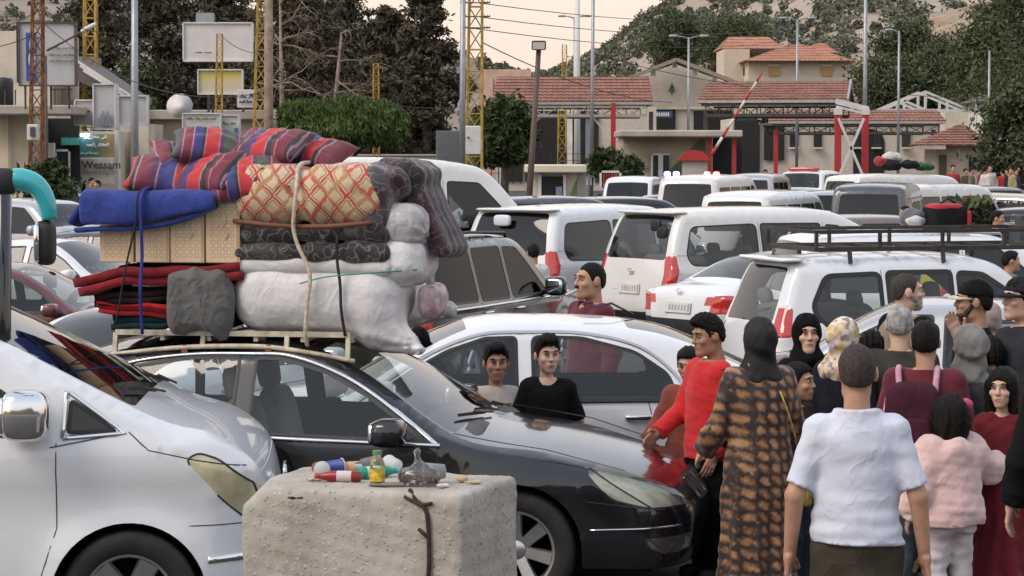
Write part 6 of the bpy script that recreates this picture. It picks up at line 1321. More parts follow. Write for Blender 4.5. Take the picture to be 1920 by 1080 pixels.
class Person: pass
def person(label, px, py, Y, yaw, top, bot=None, head=None, arms=None, hs=None, sk=SK1, female=False, kid=False, bulk=1., lean=0., hyaw=0., hpitch=0., group=None, vox=.014, hv=.0065, h=None, legs=None, name='person', z=None, hands=True, twist=0., X=None):
    """px, py: photograph pixel of the crown; top: dict(mat, kind, sleeve, hem, loose); head: dict(hair / hijab / cap)"""
    zg = ground(Y * K) if z is None else z; cr = at(px, py, Y)
    if h is None: h = cr.z - zg
    T = thing(name, label, 'person', (cr.x if X is None else X, Y * K, zg), yaw, group)
    hs = hs or .138 * h; u = (h - hs) / .868; hp = head or {}
    h_eff = h
    zs = .803 * u; sw = .090 * u * bulk * (.92 if female else 1); 
    ly = lambda z: -lean * max(0., z - .5 * u)            # forward lean moves the upper body along -y
    hw, hd = .100 * u * bulk, .068 * u * bulk
    shp = {}
    A = arms or {}
    for sd_, sg in (('R', -1), ('L', 1)):
        sh = np.array([sg * sw, .0 + ly(zs), zs])
        e_, w_ = A.get(sd_, ((sg * .045, .02, -.168), (sg * .015, -.035, -.148)))
        el = sh + np.array(e_) * u; wr = el + np.array(w_) * u; shp[sd_] = (sh, el, wr)
    hipx = .055 * u; lg = {}
    Lg = legs or {}
    for sd_, sg in (('R', -1), ('L', 1)):
        dk, da = Lg.get(sd_, ((0, 0), (0, .01)))
        lg[sd_] = (np.array([sg * hipx, 0, .50 * u]), np.array([sg * hipx * 1.15 + dk[0] * u, dk[1] * u - .01, .28 * u]), np.array([sg * hipx * 1.25 + da[0] * u, da[1] * u + .01, .05 * u]))
    tsec = [(.47, .093, .066, 0), (.53, .098, .070, .004), (.61, .086, .062, 0), (.71, .096, .067, -.002), (.77, .098, .064, .002), (.805, .082, .052, .004), (.848, .036, .036, .004)]
    def torso(off=0., w=1., z0=None, z1=None, extra=None):
        q = [(z * u, a * u * bulk * w + off, b * u * bulk * w + off, c * u + ly(z * u)) for z, a, b, c in (extra or tsec)]
        q = smooth_secs(q, 4)
        if z0 is not None: q = [r for r in q if r[0] > z0 + .005]; q = [(z0, *q[0][1:])] + q
        if z1 is not None: q = [r for r in q if r[0] < z1 - .003] + [(z1, *[r for r in q if r[0] < z1 - .003][-1][1:])]
        return loft_fn(q)
    # skin
    B = SDF(.03); B.fn(torso())
    for sd_ in 'RL':
        sh, el, wr = shp[sd_]; B.cone(sh, el, .0275 * u * bulk, .0235 * u * bulk, .03); B.cone(el, wr, .0245 * u * bulk, .0155 * u, .015)
        hp_, kn, an = lg[sd_]; B.cone(hp_, kn, .052 * u * bulk, .033 * u, .03); B.cone(kn, an, .034 * u, .022 * u, .02)
    V, Q = B.mesh(vox * 1.15); Vs, Qs = [V], [Q]
    hc = np.array([0, ly(h) - .008, h - hs * .5 - (.004)]); sc = hs / .232
    Rm = rotm(hpitch, 0, 0); Rm = rotm(0, 0, hyaw) @ Rm
    tr = lambda v: (v * sc) @ Rm.T + hc
    hvx = max(hv / sc, .005)
    v, f = head_geo(kid, female, hvx); Qs.append(f + sum(len(x) for x in Vs)); Vs.append(tr(v))
    if hands:
        for sd_, sg in (('R', -1), ('L', 1)):
            sh, el, wr = shp[sd_]; d = wr - el; d /= np.linalg.norm(d)
            v, f = _hm.setdefault(('hand', A.get('curl' + sd_, .55), round(hv, 3)), None) or (None, None)
            if v is None: v, f = hand_mesh(1.75, A.get('curl' + sd_, .55), vox=max(.005, hv * .85)); _hm[('hand', A.get('curl' + sd_, .55), round(hv, 3))] = (v, f)
            thumb = np.array(A.get('thumb' + sd_, (-sg * .25, -1., .1)), float); thumb -= d * (thumb @ d); thumb /= np.linalg.norm(thumb)
            nz_ = np.cross(d, thumb); nz_ /= np.linalg.norm(nz_)
            palm = np.array([-sg, 0, 0.]); vv = v.copy()
            if 'palm' + sd_ in A: palm = np.array(A['palm' + sd_], float)
            if (nz_ @ palm) > 0: vv = vv * np.array([1, 1, -1]); f = f[:, ::-1]
            # -z of the hand must look along palm
            nz2 = nz_ if (nz_ @ palm) <= 0 else nz_
            w3 = (vv * (u / 1.75) * A.get('hscale', 1.))
            pos = wr - d * .005 + w3[:, :1] * d + w3[:, 1:2] * thumb + w3[:, 2:3] * nz2
            if np.dot(np.cross(d, thumb), nz2) < 0: f = f[:, ::-1]
            Qs.append(f + sum(len(x) for x in Vs)); Vs.append(pos)
    body = obj('body', np.concatenate(Vs), np.concatenate(Qs), sk, T, True)
    # face
    hm = lambda p: tuple(tr(np.array([p]))[0])
    if hp.get('face', True):
        for sg in (-1, 1):
            m = MB(); m.mi = 0; m.sell((0, 0, 0), (.025, .022, .0095), 1, 1, 12, 7); m.mi = 1; m.sell((0, -.0075, 0), (.0125, .010, .0115), 1, 1, 10, 5); m.tube([(-.0145, -.004, .001), (-.006, -.0105, .0062), (.006, -.0105, .0062), (.0145, -.004, .001)], .0019, 5)
            o = m.build('eye', [EYEW, IRIS], T, True); o.location = hm((sg * .031, -.0835, .012)); o.scale = (sc,) * 3; o.rotation_euler = Matrix(Rm).to_euler()
            m = MB(); m.tube([(-.019, .006, -.004), (-.006, -.002, .003), (.008, -.001, .003), (.02, .010, -.003)] if sg > 0 else [(-.02, .010, -.003), (-.008, -.001, .003), (.006, -.002, .003), (.019, .006, -.004)], [.002, .0036, .0036, .0018], 6)
            o = m.build('eyebrow', HAIR if hp.get('brow', 1) else HAIRG, T, True); o.location = hm((sg * .031, -.0925, .034)); o.scale = (sc,) * 3; o.rotation_euler = Matrix(Rm).to_euler()
        m = MB(); m.sell((0, .004, .004), (.042, .012, .008), 1, 1, 12, 7); m.sell((0, .005, -.005), (.036, .012, .010), 1, 1, 12, 7)
        o = m.build('mouth', LIP, T, True); o.location = hm((0, -.0985, -.058)); o.scale = (sc,) * 3; o.rotation_euler = Matrix(Rm).to_euler()
    if hp.get('hair'):
        v, f = hair_geo(hp['hair'], hvx); obj('hair', tr(v), f, hp.get('hmat', HAIR), T, True)
    if hp.get('beard'):
        s = SDF(.012); s.ell((0, -.052, -.085), (.050, .048, .038)); s.ell((0, -.088, -.041), (.032, .016, .006)); s.cone((.062, -.01, -.02), (.045, -.05, -.075), .014, .018); s.cone((-.062, -.01, -.02), (-.045, -.05, -.075), .014, .018)
        s.post = lambda P, D: D + wob(P, 90, .004, 5); v, f = s.mesh(.007); obj('beard', tr(v), f, hp['beard'], T, True)
    if hp.get('moustache'):
        m = MB(); m.sell((0, 0, 0), (.056, .018, .013), .8, .8, 14, 7); o = m.build('moustache', HAIR, T, True); o.location = hm((0, -.100, -.040)); o.scale = (sc,) * 3; o.rotation_euler = Matrix(Rm).to_euler()
    if hp.get('hijab'):
        s = SDF(.03); s.ell((0, .018, .020), (.092, .112, .112)); s.cone((0, .02, -.05), (0, .02, -.13), .083, .088, .03)
        s.ell((0, .015, -.215), (.155, .115, .085), k=.05); s.ell((0, -.02, -.145), (.09, .095, .05), k=.04)
        if hp.get('under') : s.ell((0, .07, .0), (.075, .075, .085), k=.04)
        s.sub('p', ('e', np.array([0, -.135, -.016]), np.array([.060, .095, .090]), None, None, None), k=.014)
        am = hp.get('fold', .006); ph = random.random() * 9
        s.post = lambda P, D: D + am * np.sin(58 * (P[:, 2] * .9 + np.abs(P[:, 0]) * .5 + P[:, 1] * .45) + ph + 2.4 * np.sin(P[:, 0] * 17 + ph)) * np.clip((-.0 - P[:, 2]) / .08 + .35, .12, 1) + wob(P, 25, .004, 8)
        v, f = s.mesh(hvx * 1.25); obj('hijab', tr(v), f, hp['hijab'], T, True)
    if hp.get('cap'):
        cm, bm, back = hp['cap']; s = SDF(.01); s.ell((0, .014, .035), (.086, .106, .098)); s.sub('plane', (0, 0, .035), (0, -.10 if not back else .1, -.99)); v, f = s.mesh(hvx); C_ = obj('cap', tr(v), f, cm, T, True)
        sg = 1 if back else -1; n = 12; vv = []; ff = []
        for j in range(5):
            for i in range(n + 1):
                a = PI * i / n; rr = .086 + j * .0165; vv.append((math.cos(a) * min(rr, .088) * (1 if j < 3 else .97 - .07 * (j - 3)), .014 + sg * (.02 + math.sin(a) * (rr + .012)), .036 - .0025 * j * j * .4 - (.012 * abs(math.cos(a)) ** 2)))
        for j in range(4):
            for i in range(n): ff.append((j * (n + 1) + i, j * (n + 1) + i + 1, (j + 1) * (n + 1) + i + 1, (j + 1) * (n + 1) + i))
        o = obj('cap_brim', tr(np.array(vv)), ff, bm, T, True); modif(o, 'SOLIDIFY', thickness=.004)
    # clothes
    kd = top.get('kind', 'tee'); lo = top.get('loose', .012) ; sl = top.get('sleeve', .55 if kd == 'tee' else 1.); sd0 = int(abs(px * 7 + py)) % 997
    C = SDF(.035)
    if kd == 'dress':
        hem = top.get('hem', .04) * u; f_ = top.get('flare', 1.)
        C.fn(loft_fn(smooth_secs([(hem, .155 * u * f_, .125 * u * f_, .0), (.25 * u, .135 * u * f_, .108 * u * f_, 0), (.48 * u, .118 * u * bulk, .092 * u * bulk, .005), (.62 * u, .100 * u * bulk, .082 * u * bulk, ly(.62 * u)), (.73 * u, .108 * u * bulk, .080 * u * bulk, ly(.73 * u)), (.79 * u, .104 * u * bulk, .072 * u * bulk, ly(.79 * u)), (.825 * u, .078 * u * bulk, .056 * u * bulk, ly(.82 * u)), (.855 * u, .040 * u, .040 * u, ly(.85 * u))], 4)))
    else:
        hem = top.get('hem', .50) * u
        es = [(z, a + (.012 if z < .66 else 0.002), b + (.010 if z < .66 else 0), c) for z, a, b, c in tsec] if not top.get('fit') else tsec
        es = [(.40, .105, .080, 0)] + es if hem < .47 * u else es
        C.fn(torso(lo, 1., hem, top.get('neck', .843) * u, es))
    for sd_, sg in (('R', -1), ('L', 1)):
        sh, el, wr = shp[sd_]; ru = .0275 * u * bulk + lo * 1.0; re_ = .0255 * u * bulk + lo
        wide = top.get('wide', 1.)
        if sl <= 1e-3: continue
        C.ell(sh, (ru * 1.02,) * 3, k=.04)
        if sl < 1.: C.fn(cap_fn(sh * 1.0, sh + (el - sh) * sl * 1.6 if sl < .62 else el, ru, ru * .98 * wide), .035)
        else:
            C.cone(sh, el, ru, re_, .035); e2 = el + (wr - el) * min(1., sl - .03); C.fn(cap_fn(el, e2, re_ * wide, (.0235 * u + lo * .9) * wide), .012)
            C.ell(el, (re_ * 1.02,) * 3, k=.01)
    if top.get('hood'): C.ell((0, .075 * u + ly(zs), .80 * u), (.075 * u, .045 * u, .07 * u), k=.03)
    nk = top.get('vneck')
    C.sub('p', ('e', np.array([0, -.012 * u + ly(.86 * u), .868 * u]), np.array([.047 * u, .056 * u, (.035 if not nk else .075) * u]), None, None, None), k=.008) if not top.get('high') else None
    fa = top.get('fold', .006); vert = kd == 'dress'
    def post(P, D, fa=fa, sd0=sd0, vert=vert):
        if vert:
            th = np.arctan2(P[:, 1], P[:, 0]); k = np.clip((.6 * u - P[:, 2]) / (.4 * u), .15, 1)
            return D + fa * 2.2 * k * np.sin(th * 9 + wob(P, 4, 1.2, sd0)) + wob(P, 22, fa, sd0)
        low = np.clip((.66 * u - P[:, 2]) / (.14 * u), 0, 1)
        r_ = D + wob(P * np.array([1, 1, 1.6]), 13, fa * .9, sd0) + top.get('bunch', .35) * fa * 1.1 * low * np.sin(P[:, 2] * 120 / u * 1.3 + wob(P, 7, 2.5, sd0 + 1))
        if top.get('puff'): r_ = r_ + .002 * np.sin(P[:, 2] * 75 / u + wob(P, 6, 1.4, sd0)) + wob(P, 60, .0035, 4) + wob(P, 12, .006, 9)
        return r_
    C.post = post; v, f = C.mesh(vox)
    nm = {'tee': 't_shirt', 'long': 'long_sleeved_shirt', 'jacket': 'jacket', 'dress': 'dress'}[kd]
    T['_top'] = 0; del T['_top']
    garment = obj(nm, v, f, top['mat'], T, True)
    if kd != 'dress' or bot is not None:
        bm = bot or cloth('dark_trousers', (.02, .02, .022)); D_ = SDF(.025); lw = .014
        D_.fn(torso(.012, 1., .44 * u, .60 * u))
        for sd_ in 'RL':
            a, b, c = lg[sd_]; D_.cone(a, b, .055 * u * bulk + .006, .040 * u + lw, .03); D_.fn(cap_fn(b, c + np.array([0, 0, -.0]), .040 * u + lw, .033 * u + lw), .02); D_.ell(b, (.040 * u + lw,) * 3, k=.01)
        D_.post = lambda P, D: D + wob(P * np.array([1, 1, 1.8]), 15, .008, sd0 + 3); v, f = D_.mesh(vox * 1.1); obj('trousers', v, f, bm, T, True)
    for sd_ in 'RL':
        a = lg[sd_][2]; m = MB(); m.sell((a[0], a[1] - .045 * u / 1.7, .03 * u), (.058 * u, .155 * u, .06 * u), .6, .7, 14, 7); m.build('shoe', SHOE, T, True)
    p = Person(); p.T = T; p.u = u; p.sh = shp; p.garment = garment; p.tr = tr; p.sc = sc; p.hm = hm; p.zs = zs; p.ly = ly; p.body = body; p.hc = hc
    return p
def pat_dress():
    g = G('leaf_print_brown'); x, y, z = g.sep(g.co()); n1 = g.math('SUBTRACT', g.noise(26, 3, .6), .5); n2 = g.math('SUBTRACT', g.noise(75, 3, .6), .5)
    a = g.math('ADD', g.math('MULTIPLY', g.math('ADD', x, g.math('MULTIPLY', y, .55)), 43.), g.math('MULTIPLY', n1, 2.4)); b = g.math('ADD', g.math('MULTIPLY', z, 47.), g.math('MULTIPLY', n1, 2.2))
    f = g.math('MULTIPLY', g.math('SINE', a), g.math('SINE', b)); pet = g.math('MULTIPLY', g.math('SINE', g.math('MULTIPLY', a, 2.)), g.math('SINE', g.math('MULTIPLY', b, 2.)))
    v = g.math('ADD', g.math('ADD', g.math('ABSOLUTE', f), g.math('MULTIPLY', pet, .18)), g.math('ADD', g.math('MULTIPLY', n2, .9), g.math('MULTIPLY', f, .16)))
    c = g.ramp(g.math('ADD', v, g.math('MULTIPLY', g.math('SUBTRACT', g.noise(4, 3), .5), .5)), [(.10, (.016, .009, .008)), (.24, (.035, .016, .010)), (.38, (.11, .045, .020)), (.62, (.185, .082, .034)), (.95, (.31, .165, .075))])
    g.bsdf(c, .6, 0, g.bump(wrinkle(g), .35, .012), Sheen_Weight=.2); return g.m
def pat_vor(name, cols, sc, rough=.8):
    g = G(name); n0 = g.n('TexNoise'); n0.inputs['Scale'].default_value = sc * .8; n0.inputs['Detail'].default_value = 4; g.L(g.co(), n0.inputs['Vector']); co = g.n('VectorMath', operation='MULTIPLY_ADD'); g.L(n0.outputs['Color'], co.inputs[0]); co.inputs[1].default_value = (2.2 / sc,) * 3; g.L(g.co(), co.inputs[2]); v = g.vor(sc, co.outputs[0], out='Color'); s_ = g.sep(v)[0]; n = len(cols); st = [((i + .02) / n, c) for i, c in enumerate(cols)]
    c = g.ramp(s_, st, 'CONSTANT'); g.bsdf(c, rough, 0, g.bump(wrinkle(g), .5, .012)); return g.m
W_TEE = cloth('white_tee', (.56, .59, .69), .05, .12, crease=.34); OLIVE = cloth('olive_trousers', (.055, .047, .034)); BLK = cloth('black', (.008, .008, .009)); RED = cloth('red_track', (.50, .018, .020), .1); RUST = cloth('rust', (.22, .055, .038)); MAR = cloth('maroon', (.105, .014, .022)); NAVY = cloth('navy', (.012, .014, .022)); KHAKI = cloth('khaki_vest', (.20, .165, .115)); GREYH = cloth('grey_scarf', (.17, .165, .155)); PINKF = cloth('pink_fleece', (.66, .46, .44), .1, .9, 120, .95, .5); PALE = cloth('pale_trousers', (.55, .50, .52)); BEI = cloth('beige_tee', (.50, .45, .40), .06); DRED = cloth('dark_red', (.12, .008, .014)); TAUPE = cloth('taupe_scarf', (.30, .235, .21)); DGR = cloth('dark_green_jacket', (.045, .043, .035)); JEANS = cloth('jeans', (.05, .06, .085)); PLUM = cloth('plum_pack', (.055, .016, .028)); PINKS = cloth('pink_strap', (.50, .28, .36))
FLOR = pat_vor('flower_scarf', [(.55, .47, .36), (.62, .55, .52), (.60, .42, .13), (.40, .33, .34), (.66, .60, .50), (.28, .20, .20)], 34)
HIJ_DOT = pat_vor('black_scarf_gold_dots', [(.006, .006, .006)] * 9 + [(.30, .25, .08)], 16)
HIJ_B = cloth('black_scarf', (.006, .006, .007), .2, .1); 

# man in the white T-shirt, seen from behind
P1 = person('man in a plain white t-shirt and dark olive trousers seen from behind', 1607, 643, 6.6, PI - R(4), dict(mat=W_TEE, kind='tee', hem=.525, loose=.012, sleeve=.54, fold=.005, bunch=.8, neck=.848), OLIVE, dict(hair='buzz', hmat=HAIRS, face=True), dict(R=((-.060, .02, -.165), (-.018, -.02, -.150)), L=((.060, .02, -.165), (.010, -.03, -.150)), curlR=.35, curlL=.5, palmR=(.6, .5, 0), palmL=(-.6, .5, 0)), bulk=.98, vox=.0115, hv=.0055)
m = MB(); m.sell(None, (.012, .075, .15), .3, .3, 12, 7, m=Matrix.Translation(Vector(P1.sh['L'][2]) + Vector((.0, -.02, -.10))) @ Matrix.Rotation(.35, 4, 'X'))
ph = m.build('phone', M('white_phone_case', (.6, .6, .62), .3, var=.02), None, True); ph.matrix_world = Matrix.Translation(P1.T.location) @ Matrix.Rotation(PI - R(4), 4, 'Z'); tag(ph, 'small pale phone in the hand of the man in white', 'phone')
# woman in the printed dress
P2 = person('woman in a long brown leaf print dress and black scarf', 1424, 597, 8.6, PI + R(14), dict(mat=pat_dress(), kind='dress', loose=.016, wide=1.25, fold=.007, flare=.92, hem=.03), None, dict(hijab=HIJ_DOT, fold=.004, under=1), dict(L=((.05, -.02, -.165), (.02, -.10, -.085)), R=((-.05, -.02, -.165), (.0, -.12, -.05))), female=True, bulk=1.05, sk=SK2, vox=.013)
m = MB(); sz = P2.zs
pts = [(-.06, .03, sz + .03), (-.09, .135, sz - .10), (-.155, .15, sz - .30), (-.205, .10, sz - .50)]
m.tube(spline(pts, 6), .005, 6); m.sell((-.245, .06, sz - .60), (.05, .16, .20), .35, .4, 14, 9)
bag = thing('handbag', 'small shiny gold handbag on a thin strap at the brown dress', 'bag', P2.T.location, PI + R(14)); m.build('bag_body', M('gold_bag', (.50, .38, .10), .25, .6, var=.3, scale=20), bag, True)
# boys by the bonnet
P3 = person('boy in a red track jacket with black sleeve stripe looking left', 1330, 592, 9.3, -R(66), dict(mat=RED, kind='jacket', loose=.02, hem=.47, high=1, fold=.007), BLK, dict(hair='top'), dict(R=((-.03, -.05, -.16), (.03, -.125, -.08)), L=((.035, .02, -.168), (-.01, -.06, -.14))), hs=.225, hpitch=R(10), sk=SK3)
sh, el, wr = P3.sh['L']
for k in range(3):
    m = MB(); c0 = sh + (el - sh) * (.25 + .22 * k); m.sell((c0[0] + .078, c0[1] - .005, c0[2]), (.018, .055, .045), .7, .7, 10, 7); m.build('white_emblem', M('white_print', (.7, .7, .7), .7, var=.05), P3.T, True)
m = MB(); m.tube([tuple(sh + np.array([.026, 0, .020])), tuple(sh * .5 + el * .5 + np.array([.030, 0, 0])), tuple(el + np.array([.028, 0, 0])), tuple(el * .3 + wr * .7 + np.array([.022, 0, 0]))], [.052, .050, .047, .042], 12); m.build('sleeve_stripe', BLK, P3.T, True)
P4 = person('small boy in a rust coloured hoodie leaning on the black bonnet', 1292, 650, 9.95, -R(20), dict(mat=RUST, kind='jacket', loose=.016, hem=.47, hood=1), JEANS, dict(hair='short'), dict(R=((-.06, -.05, -.15), (-.03, -.11, -.09)), L=((.05, -.06, -.15), (-.03, -.12, -.08))), kid=True, hs=.215, hpitch=R(14), sk=SK1)
# two boys between the cars
P22 = person('boy in a beige t-shirt with a green print between the saloons', 930, 646, 10.15, R(4), dict(mat=BEI, kind='tee', loose=.014, hem=.48, sleeve=.75), JEANS, dict(hair='top'), kid=True, hs=.235, sk=SK3, bulk=1.05, hyaw=R(4))
for (dx, dz, w, hh) in ((-.045, 0, .05, .05), (.0, -.015, .045, .06), (.045, .005, .05, .05), (0, .03, .12, .02)):
    m = MB(); m.sell((dx, -.068 * P22.u * 1.12 - .020, .70 * P22.u + dz), (w, .014, hh), .6, .6, 12, 7); m.build('chest_print', M('green_print', (.05, .22, .11), .7, var=.4, scale=40), P22.T, True)
P23 = person('boy in a black t-shirt with one hand on the black bonnet', 1027, 631, 10.1, -R(8), dict(mat=BLK, kind='tee', loose=.014, hem=.48, sleeve=.62, vneck=1), JEANS, dict(hair='top'), dict(R=((-.065, .0, -.16), (.05, -.13, -.055)), L=((.06, .02, -.165), (.005, -.03, -.15)), palmR=(0, -.2, -1), thumbR=(1, 0, 0), curlR=.25), kid=True, hs=.235, sk=SK2, bulk=1.05, hyaw=R(22))
# man in maroon with a cigarette
P20 = person('man in a maroon collared shirt smoking behind the white saloon', 1108, 491, 12.0, -R(62), dict(mat=MAR, kind='jacket', loose=.016, hem=.49, vneck=1), BLK, dict(hair='buzz', hmat=HAIR, moustache=1), hs=.275, sk=SK1, bulk=1.28)
m = MB(); a = P20.hm((.012, -.105, -.056)); b = P20.hm((.03, -.19, -.085)); m.tube([a, b], .006, 8)
cg = thing('cigarette', 'white cigarette in the mouth of the man in maroon', 'cigarette', P20.T.location, -R(62)); m.build('paper', M('cig_paper', (.75, .74, .72), .7, var=.03), cg)
for sg in (-1, 1):
    m = MB(); c = (sg * .05 * P20.u / 1.6, -.055 + P20.ly(1), .845 * P20.u); m.box(c, (.075, .05, .035), sg * .6, b=.008); m.build('collar', MAR, P20.T)
P21 = person('boy with a palm print on his white shirt behind the black off-road car', 1000, 456, 20.6, PI + R(10), dict(mat=cloth('white_shirt', (.55, .55, .55)), kind='tee', loose=.02, sleeve=.7), JEANS, dict(hair='short'), hs=.24, vox=.02, hv=.009)
for (dx, dz, w, hh) in ((0, 0, .03, .16), (-.06, .06, .1, .03), (.06, .06, .1, .03), (0, .10, .08, .05)):
    m = MB(); m.sell((dx, .068 * P21.u + .03, .68 * P21.u + dz), (w, .012, hh), .8, .8, 10, 5); m.build('back_print', M('palm_print', (.08, .13, .07), .7, var=.4, scale=40), P21.T, True)
# the crowd on the right
P5 = person('young woman in a black headscarf facing the camera', 1513, 590, 9.7, R(6), dict(mat=BLK, kind='dress', loose=.015), None, dict(hijab=HIJ_B, fold=.004), female=True, sk=SK2, hs=.232, hyaw=R(-2))
P6 = person('child in profile between the brown dress and the man in white', 1494, 680, 8.95, R(62), dict(mat=cloth('brown_check', (.06, .035, .025), .5), kind='jacket', loose=.02, hood=1), JEANS, dict(hair='short'), kid=True, hs=.215, sk=SK1)
P7 = person('woman in a cream floral headscarf and navy clothes', 1583, 597, 9.25, R(140), dict(mat=NAVY, kind='dress', loose=.02), None, dict(hijab=FLOR, fold=.006, under=1), female=True, sk=SK2, hpitch=R(8))
P8 = person('dark haired person standing behind the man in white', 1634, 621, 9.9, R(170), dict(mat=cloth('red_shirt', (.40, .02, .02)), kind='long'), JEANS, dict(hair='curly'), vox=.018)
P9 = person('grey haired man in a dark jacket seen from behind', 1687, 571, 9.25, PI - R(10), dict(mat=DGR, kind='jacket', loose=.02), BLK, dict(hair='bald', hmat=HAIRG), sk=SK2, bulk=1.05)
P10 = person('tall older man in a khaki waistcoat and black sleeves facing right', 1700, 512, 10.5, R(118), dict(mat=KHAKI, kind='long', loose=.03, sleeve=0, hem=.46), BLK, dict(hair='buzz', hmat=HAIRS, beard=HAIRG), sk=SK2, bulk=1.15, hyaw=-R(22))
u = P10.u
for sd_ in 'RL':
    a, b, c = P10.sh[sd_]; s = SDF(.02); s.cone(a, b, .040 * u * 1.15, .036 * u * 1.1); s.cone(b, c, .036 * u * 1.1, .03 * u); v, f = s.mesh(.014); obj('sleeve', v, f, BLK, P10.T, True)
P11 = person('person in a maroon top wearing a plum backpack with pink straps', 1736, 602, 8.65, PI - R(12), dict(mat=MAR, kind='long', loose=.016), JEANS, dict(hair='short'), sk=SK1, bulk=1.08)
bp = thing('backpack', 'plum backpack with pink edging on the maroon top', 'backpack', P11.T.location, PI - R(12)); z0 = P11.zs
m = MB(); m.sell((.06, .19, z0 - .20), (.30, .17, .42), .5, .5, 22, 13); m.build('pack', PLUM, bp, True)
m = MB(); m.sell((.06, .27, z0 - .28), (.22, .06, .2), .4, .4, 18, 9); m.build('pocket', PLUM, bp, True)
for xx in (-.06, .13):
    m = MB(); m.tube(spline([(xx, .15, z0 - .05), (xx * 1.1, .08, z0 + .055), (xx * 1.1, -.03, z0 + .06), (xx * 1.1, -.09, z0 - .06)], 5), .017, 8); m.build('strap', PINKS, bp, True)
m = MB(); m.tube(spline([(.20, .2, z0 - .08), (.215, .22, z0 - .2), (.2, .22, z0 - .34)], 5), .007, 6); m.build('zip', PINKS, bp, True)
P12 = person('bearded young man in a backwards black cap facing left', 1828, 527, 9.7, -R(96), dict(mat=BLK, kind='tee', loose=.015, sleeve=.6), BLK, dict(hair='short', beard=HAIRS, cap=(cloth('cap_black', (.008, .008, .008)), pat_vor('camo_brim', [(.45, .40, .30), (.2, .19, .14), (.55, .5, .4)], 30), False)), sk=SK1, bulk=1.05)
P13 = person('woman in a grey headscarf and dark coat seen from behind', 1818, 610, 8.75, PI + R(28), dict(mat=cloth('coat_grey', (.06, .06, .06)), kind='dress', loose=.02), None, dict(hijab=GREYH, fold=.010, under=1), female=True, bulk=1.05)
P19 = person('woman in a taupe headscarf behind the man in the cap', 1856, 568, 10.7, R(160), dict(mat=DGR, kind='dress'), None, dict(hijab=TAUPE, under=1), female=True, vox=.018)
P14 = person('man in a dark cap raising his hand at the right edge', 1916, 520, 9.45, -R(70), dict(mat=cloth('slate', (.03, .032, .04)), kind='tee', sleeve=.7), JEANS, dict(hair='short', cap=(cloth('cap_slate', (.02, .022, .028)), cloth('cap_slate', (.02, .022, .028)), False)), dict(R=((-.02, -.10, -.12), (.0, -.075, .125)), curlR=.3, thumbR=(0, .3, -.2), palmR=(0, -1, .2)), sk=SK2)
P15 = person('small girl in a fluffy pale pink jacket with a pink hair bow', 1782, 742, 8.4, PI + R(20), dict(mat=PINKF, kind='jacket', loose=.045, hem=.47, hood=1, puff=1, high=1, wide=1.15), PALE, dict(hair='bob'), dict(R=((-.11, -.03, -.10), (-.13, -.06, .035)), L=((.06, .02, -.165), (.02, -.05, -.13))), kid=True, hs=.215, sk=SK2, bulk=1.15, vox=.012)
m = MB()
for sg in (-1, 1): m.sell(None, (.07, .05, .055), .8, .8, 12, 7, m=Matrix.Translation(Vector(P15.hm((-.06 + sg * .025, .05, .075)))) @ Matrix.Rotation(sg * .5, 4, 'Y'))
m.build('hair_bow', M('pink_bow', (.55, .06, .18), .6, var=.1), P15.T, True)
P16 = person('girl in a dark red dress looking back towards the camera', 1880, 690, 8.55, -R(20), dict(mat=DRED, kind='dress', loose=.018, hem=.08), None, dict(hair='long'), kid=True, female=True, hs=.215, sk=SK2, hyaw=-R(6), bulk=.85)
P17 = person('person in black clothes cut off by the right edge', 2022, 606, 7.3, PI - R(10), dict(mat=BLK, kind='jacket', loose=.02, hem=.44), cloth('charcoal_trousers', (.018, .02, .022)), dict(hair='short'), dict(L=((.05, .02, -.168), (.02, -.03, -.12))), sk=SK2, bulk=1.1)
P26 = person('curly haired child next to the grey headscarf', 1856, 632, 9.4, PI, dict(mat=BLK, kind='tee'), JEANS, dict(hair='curly'), kid=True, vox=.018)
P18 = person('girl in red with her back turned beside the pink jacket', 1835, 770, 8.95, R(170), dict(mat=cloth('crimson', (.22, .01, .02)), kind='dress'), None, dict(hair='long'), kid=True, female=True, hs=.2, vox=.018)
# by the load and further back
P24 = person('woman in a black robe bending beside the black saloon', 795, 612, 10.7, -R(10), dict(mat=BLK, kind='dress', loose=.02), None, dict(hijab=HIJ_B), female=True, sk=SK1, hpitch=R(28), lean=.25)
P28 = person('dark haired person crouching behind the white van bonnet', 98, 622, 11.8, PI, dict(mat=BLK, kind='long'), JEANS, dict(hair='short'), vox=.02, hv=.009)
P29 = person('driver with dark hair sitting in the dark red car', 70, 492, 18.3, R(90), dict(mat=NAVY, kind='tee'), JEANS, dict(hair='short'), vox=.02, hv=.01, h=1.28, z=-.12, X=gx(92, 18.3))
def small(label, px, py, Y, yaw, tc_, hair='short', hj=None, group=None, bc=None, hh=None, **k):
    return person(label, px, py, Y, yaw, dict(mat=cloth('s' + str(tc_), tc_), kind='long' if not hj else 'dress', loose=.02), bc or JEANS, dict(hijab=hj, face=False) if hj else dict(hair=hair, face=False), vox=.035, hv=.018, hands=False, group=group, h=hh, **k)
small('person in white standing at the shop entrance', 130, 302, 56, R(20), (.5, .5, .5)); small('person in dark grey beside the one in white at the shop', 141, 300, 56.8, -R(20), (.03, .03, .035))
small('child in blue sitting before the shop sign', 172, 333, 50, R(60), (.05, .08, .14)); small('child in black near the blue one at the shop', 183, 338, 49.5, -R(60), (.02, .02, .02))
cols = [(.30, .03, .03), (.10, .09, .07), (.14, .12, .09), (.55, .53, .5), (.02, .02, .02), (.35, .03, .03), (.03, .03, .04), (.30, .25, .12), (.02, .02, .02), (.45, .42, .4), (.05, .05, .07), (.2, .04, .04)]
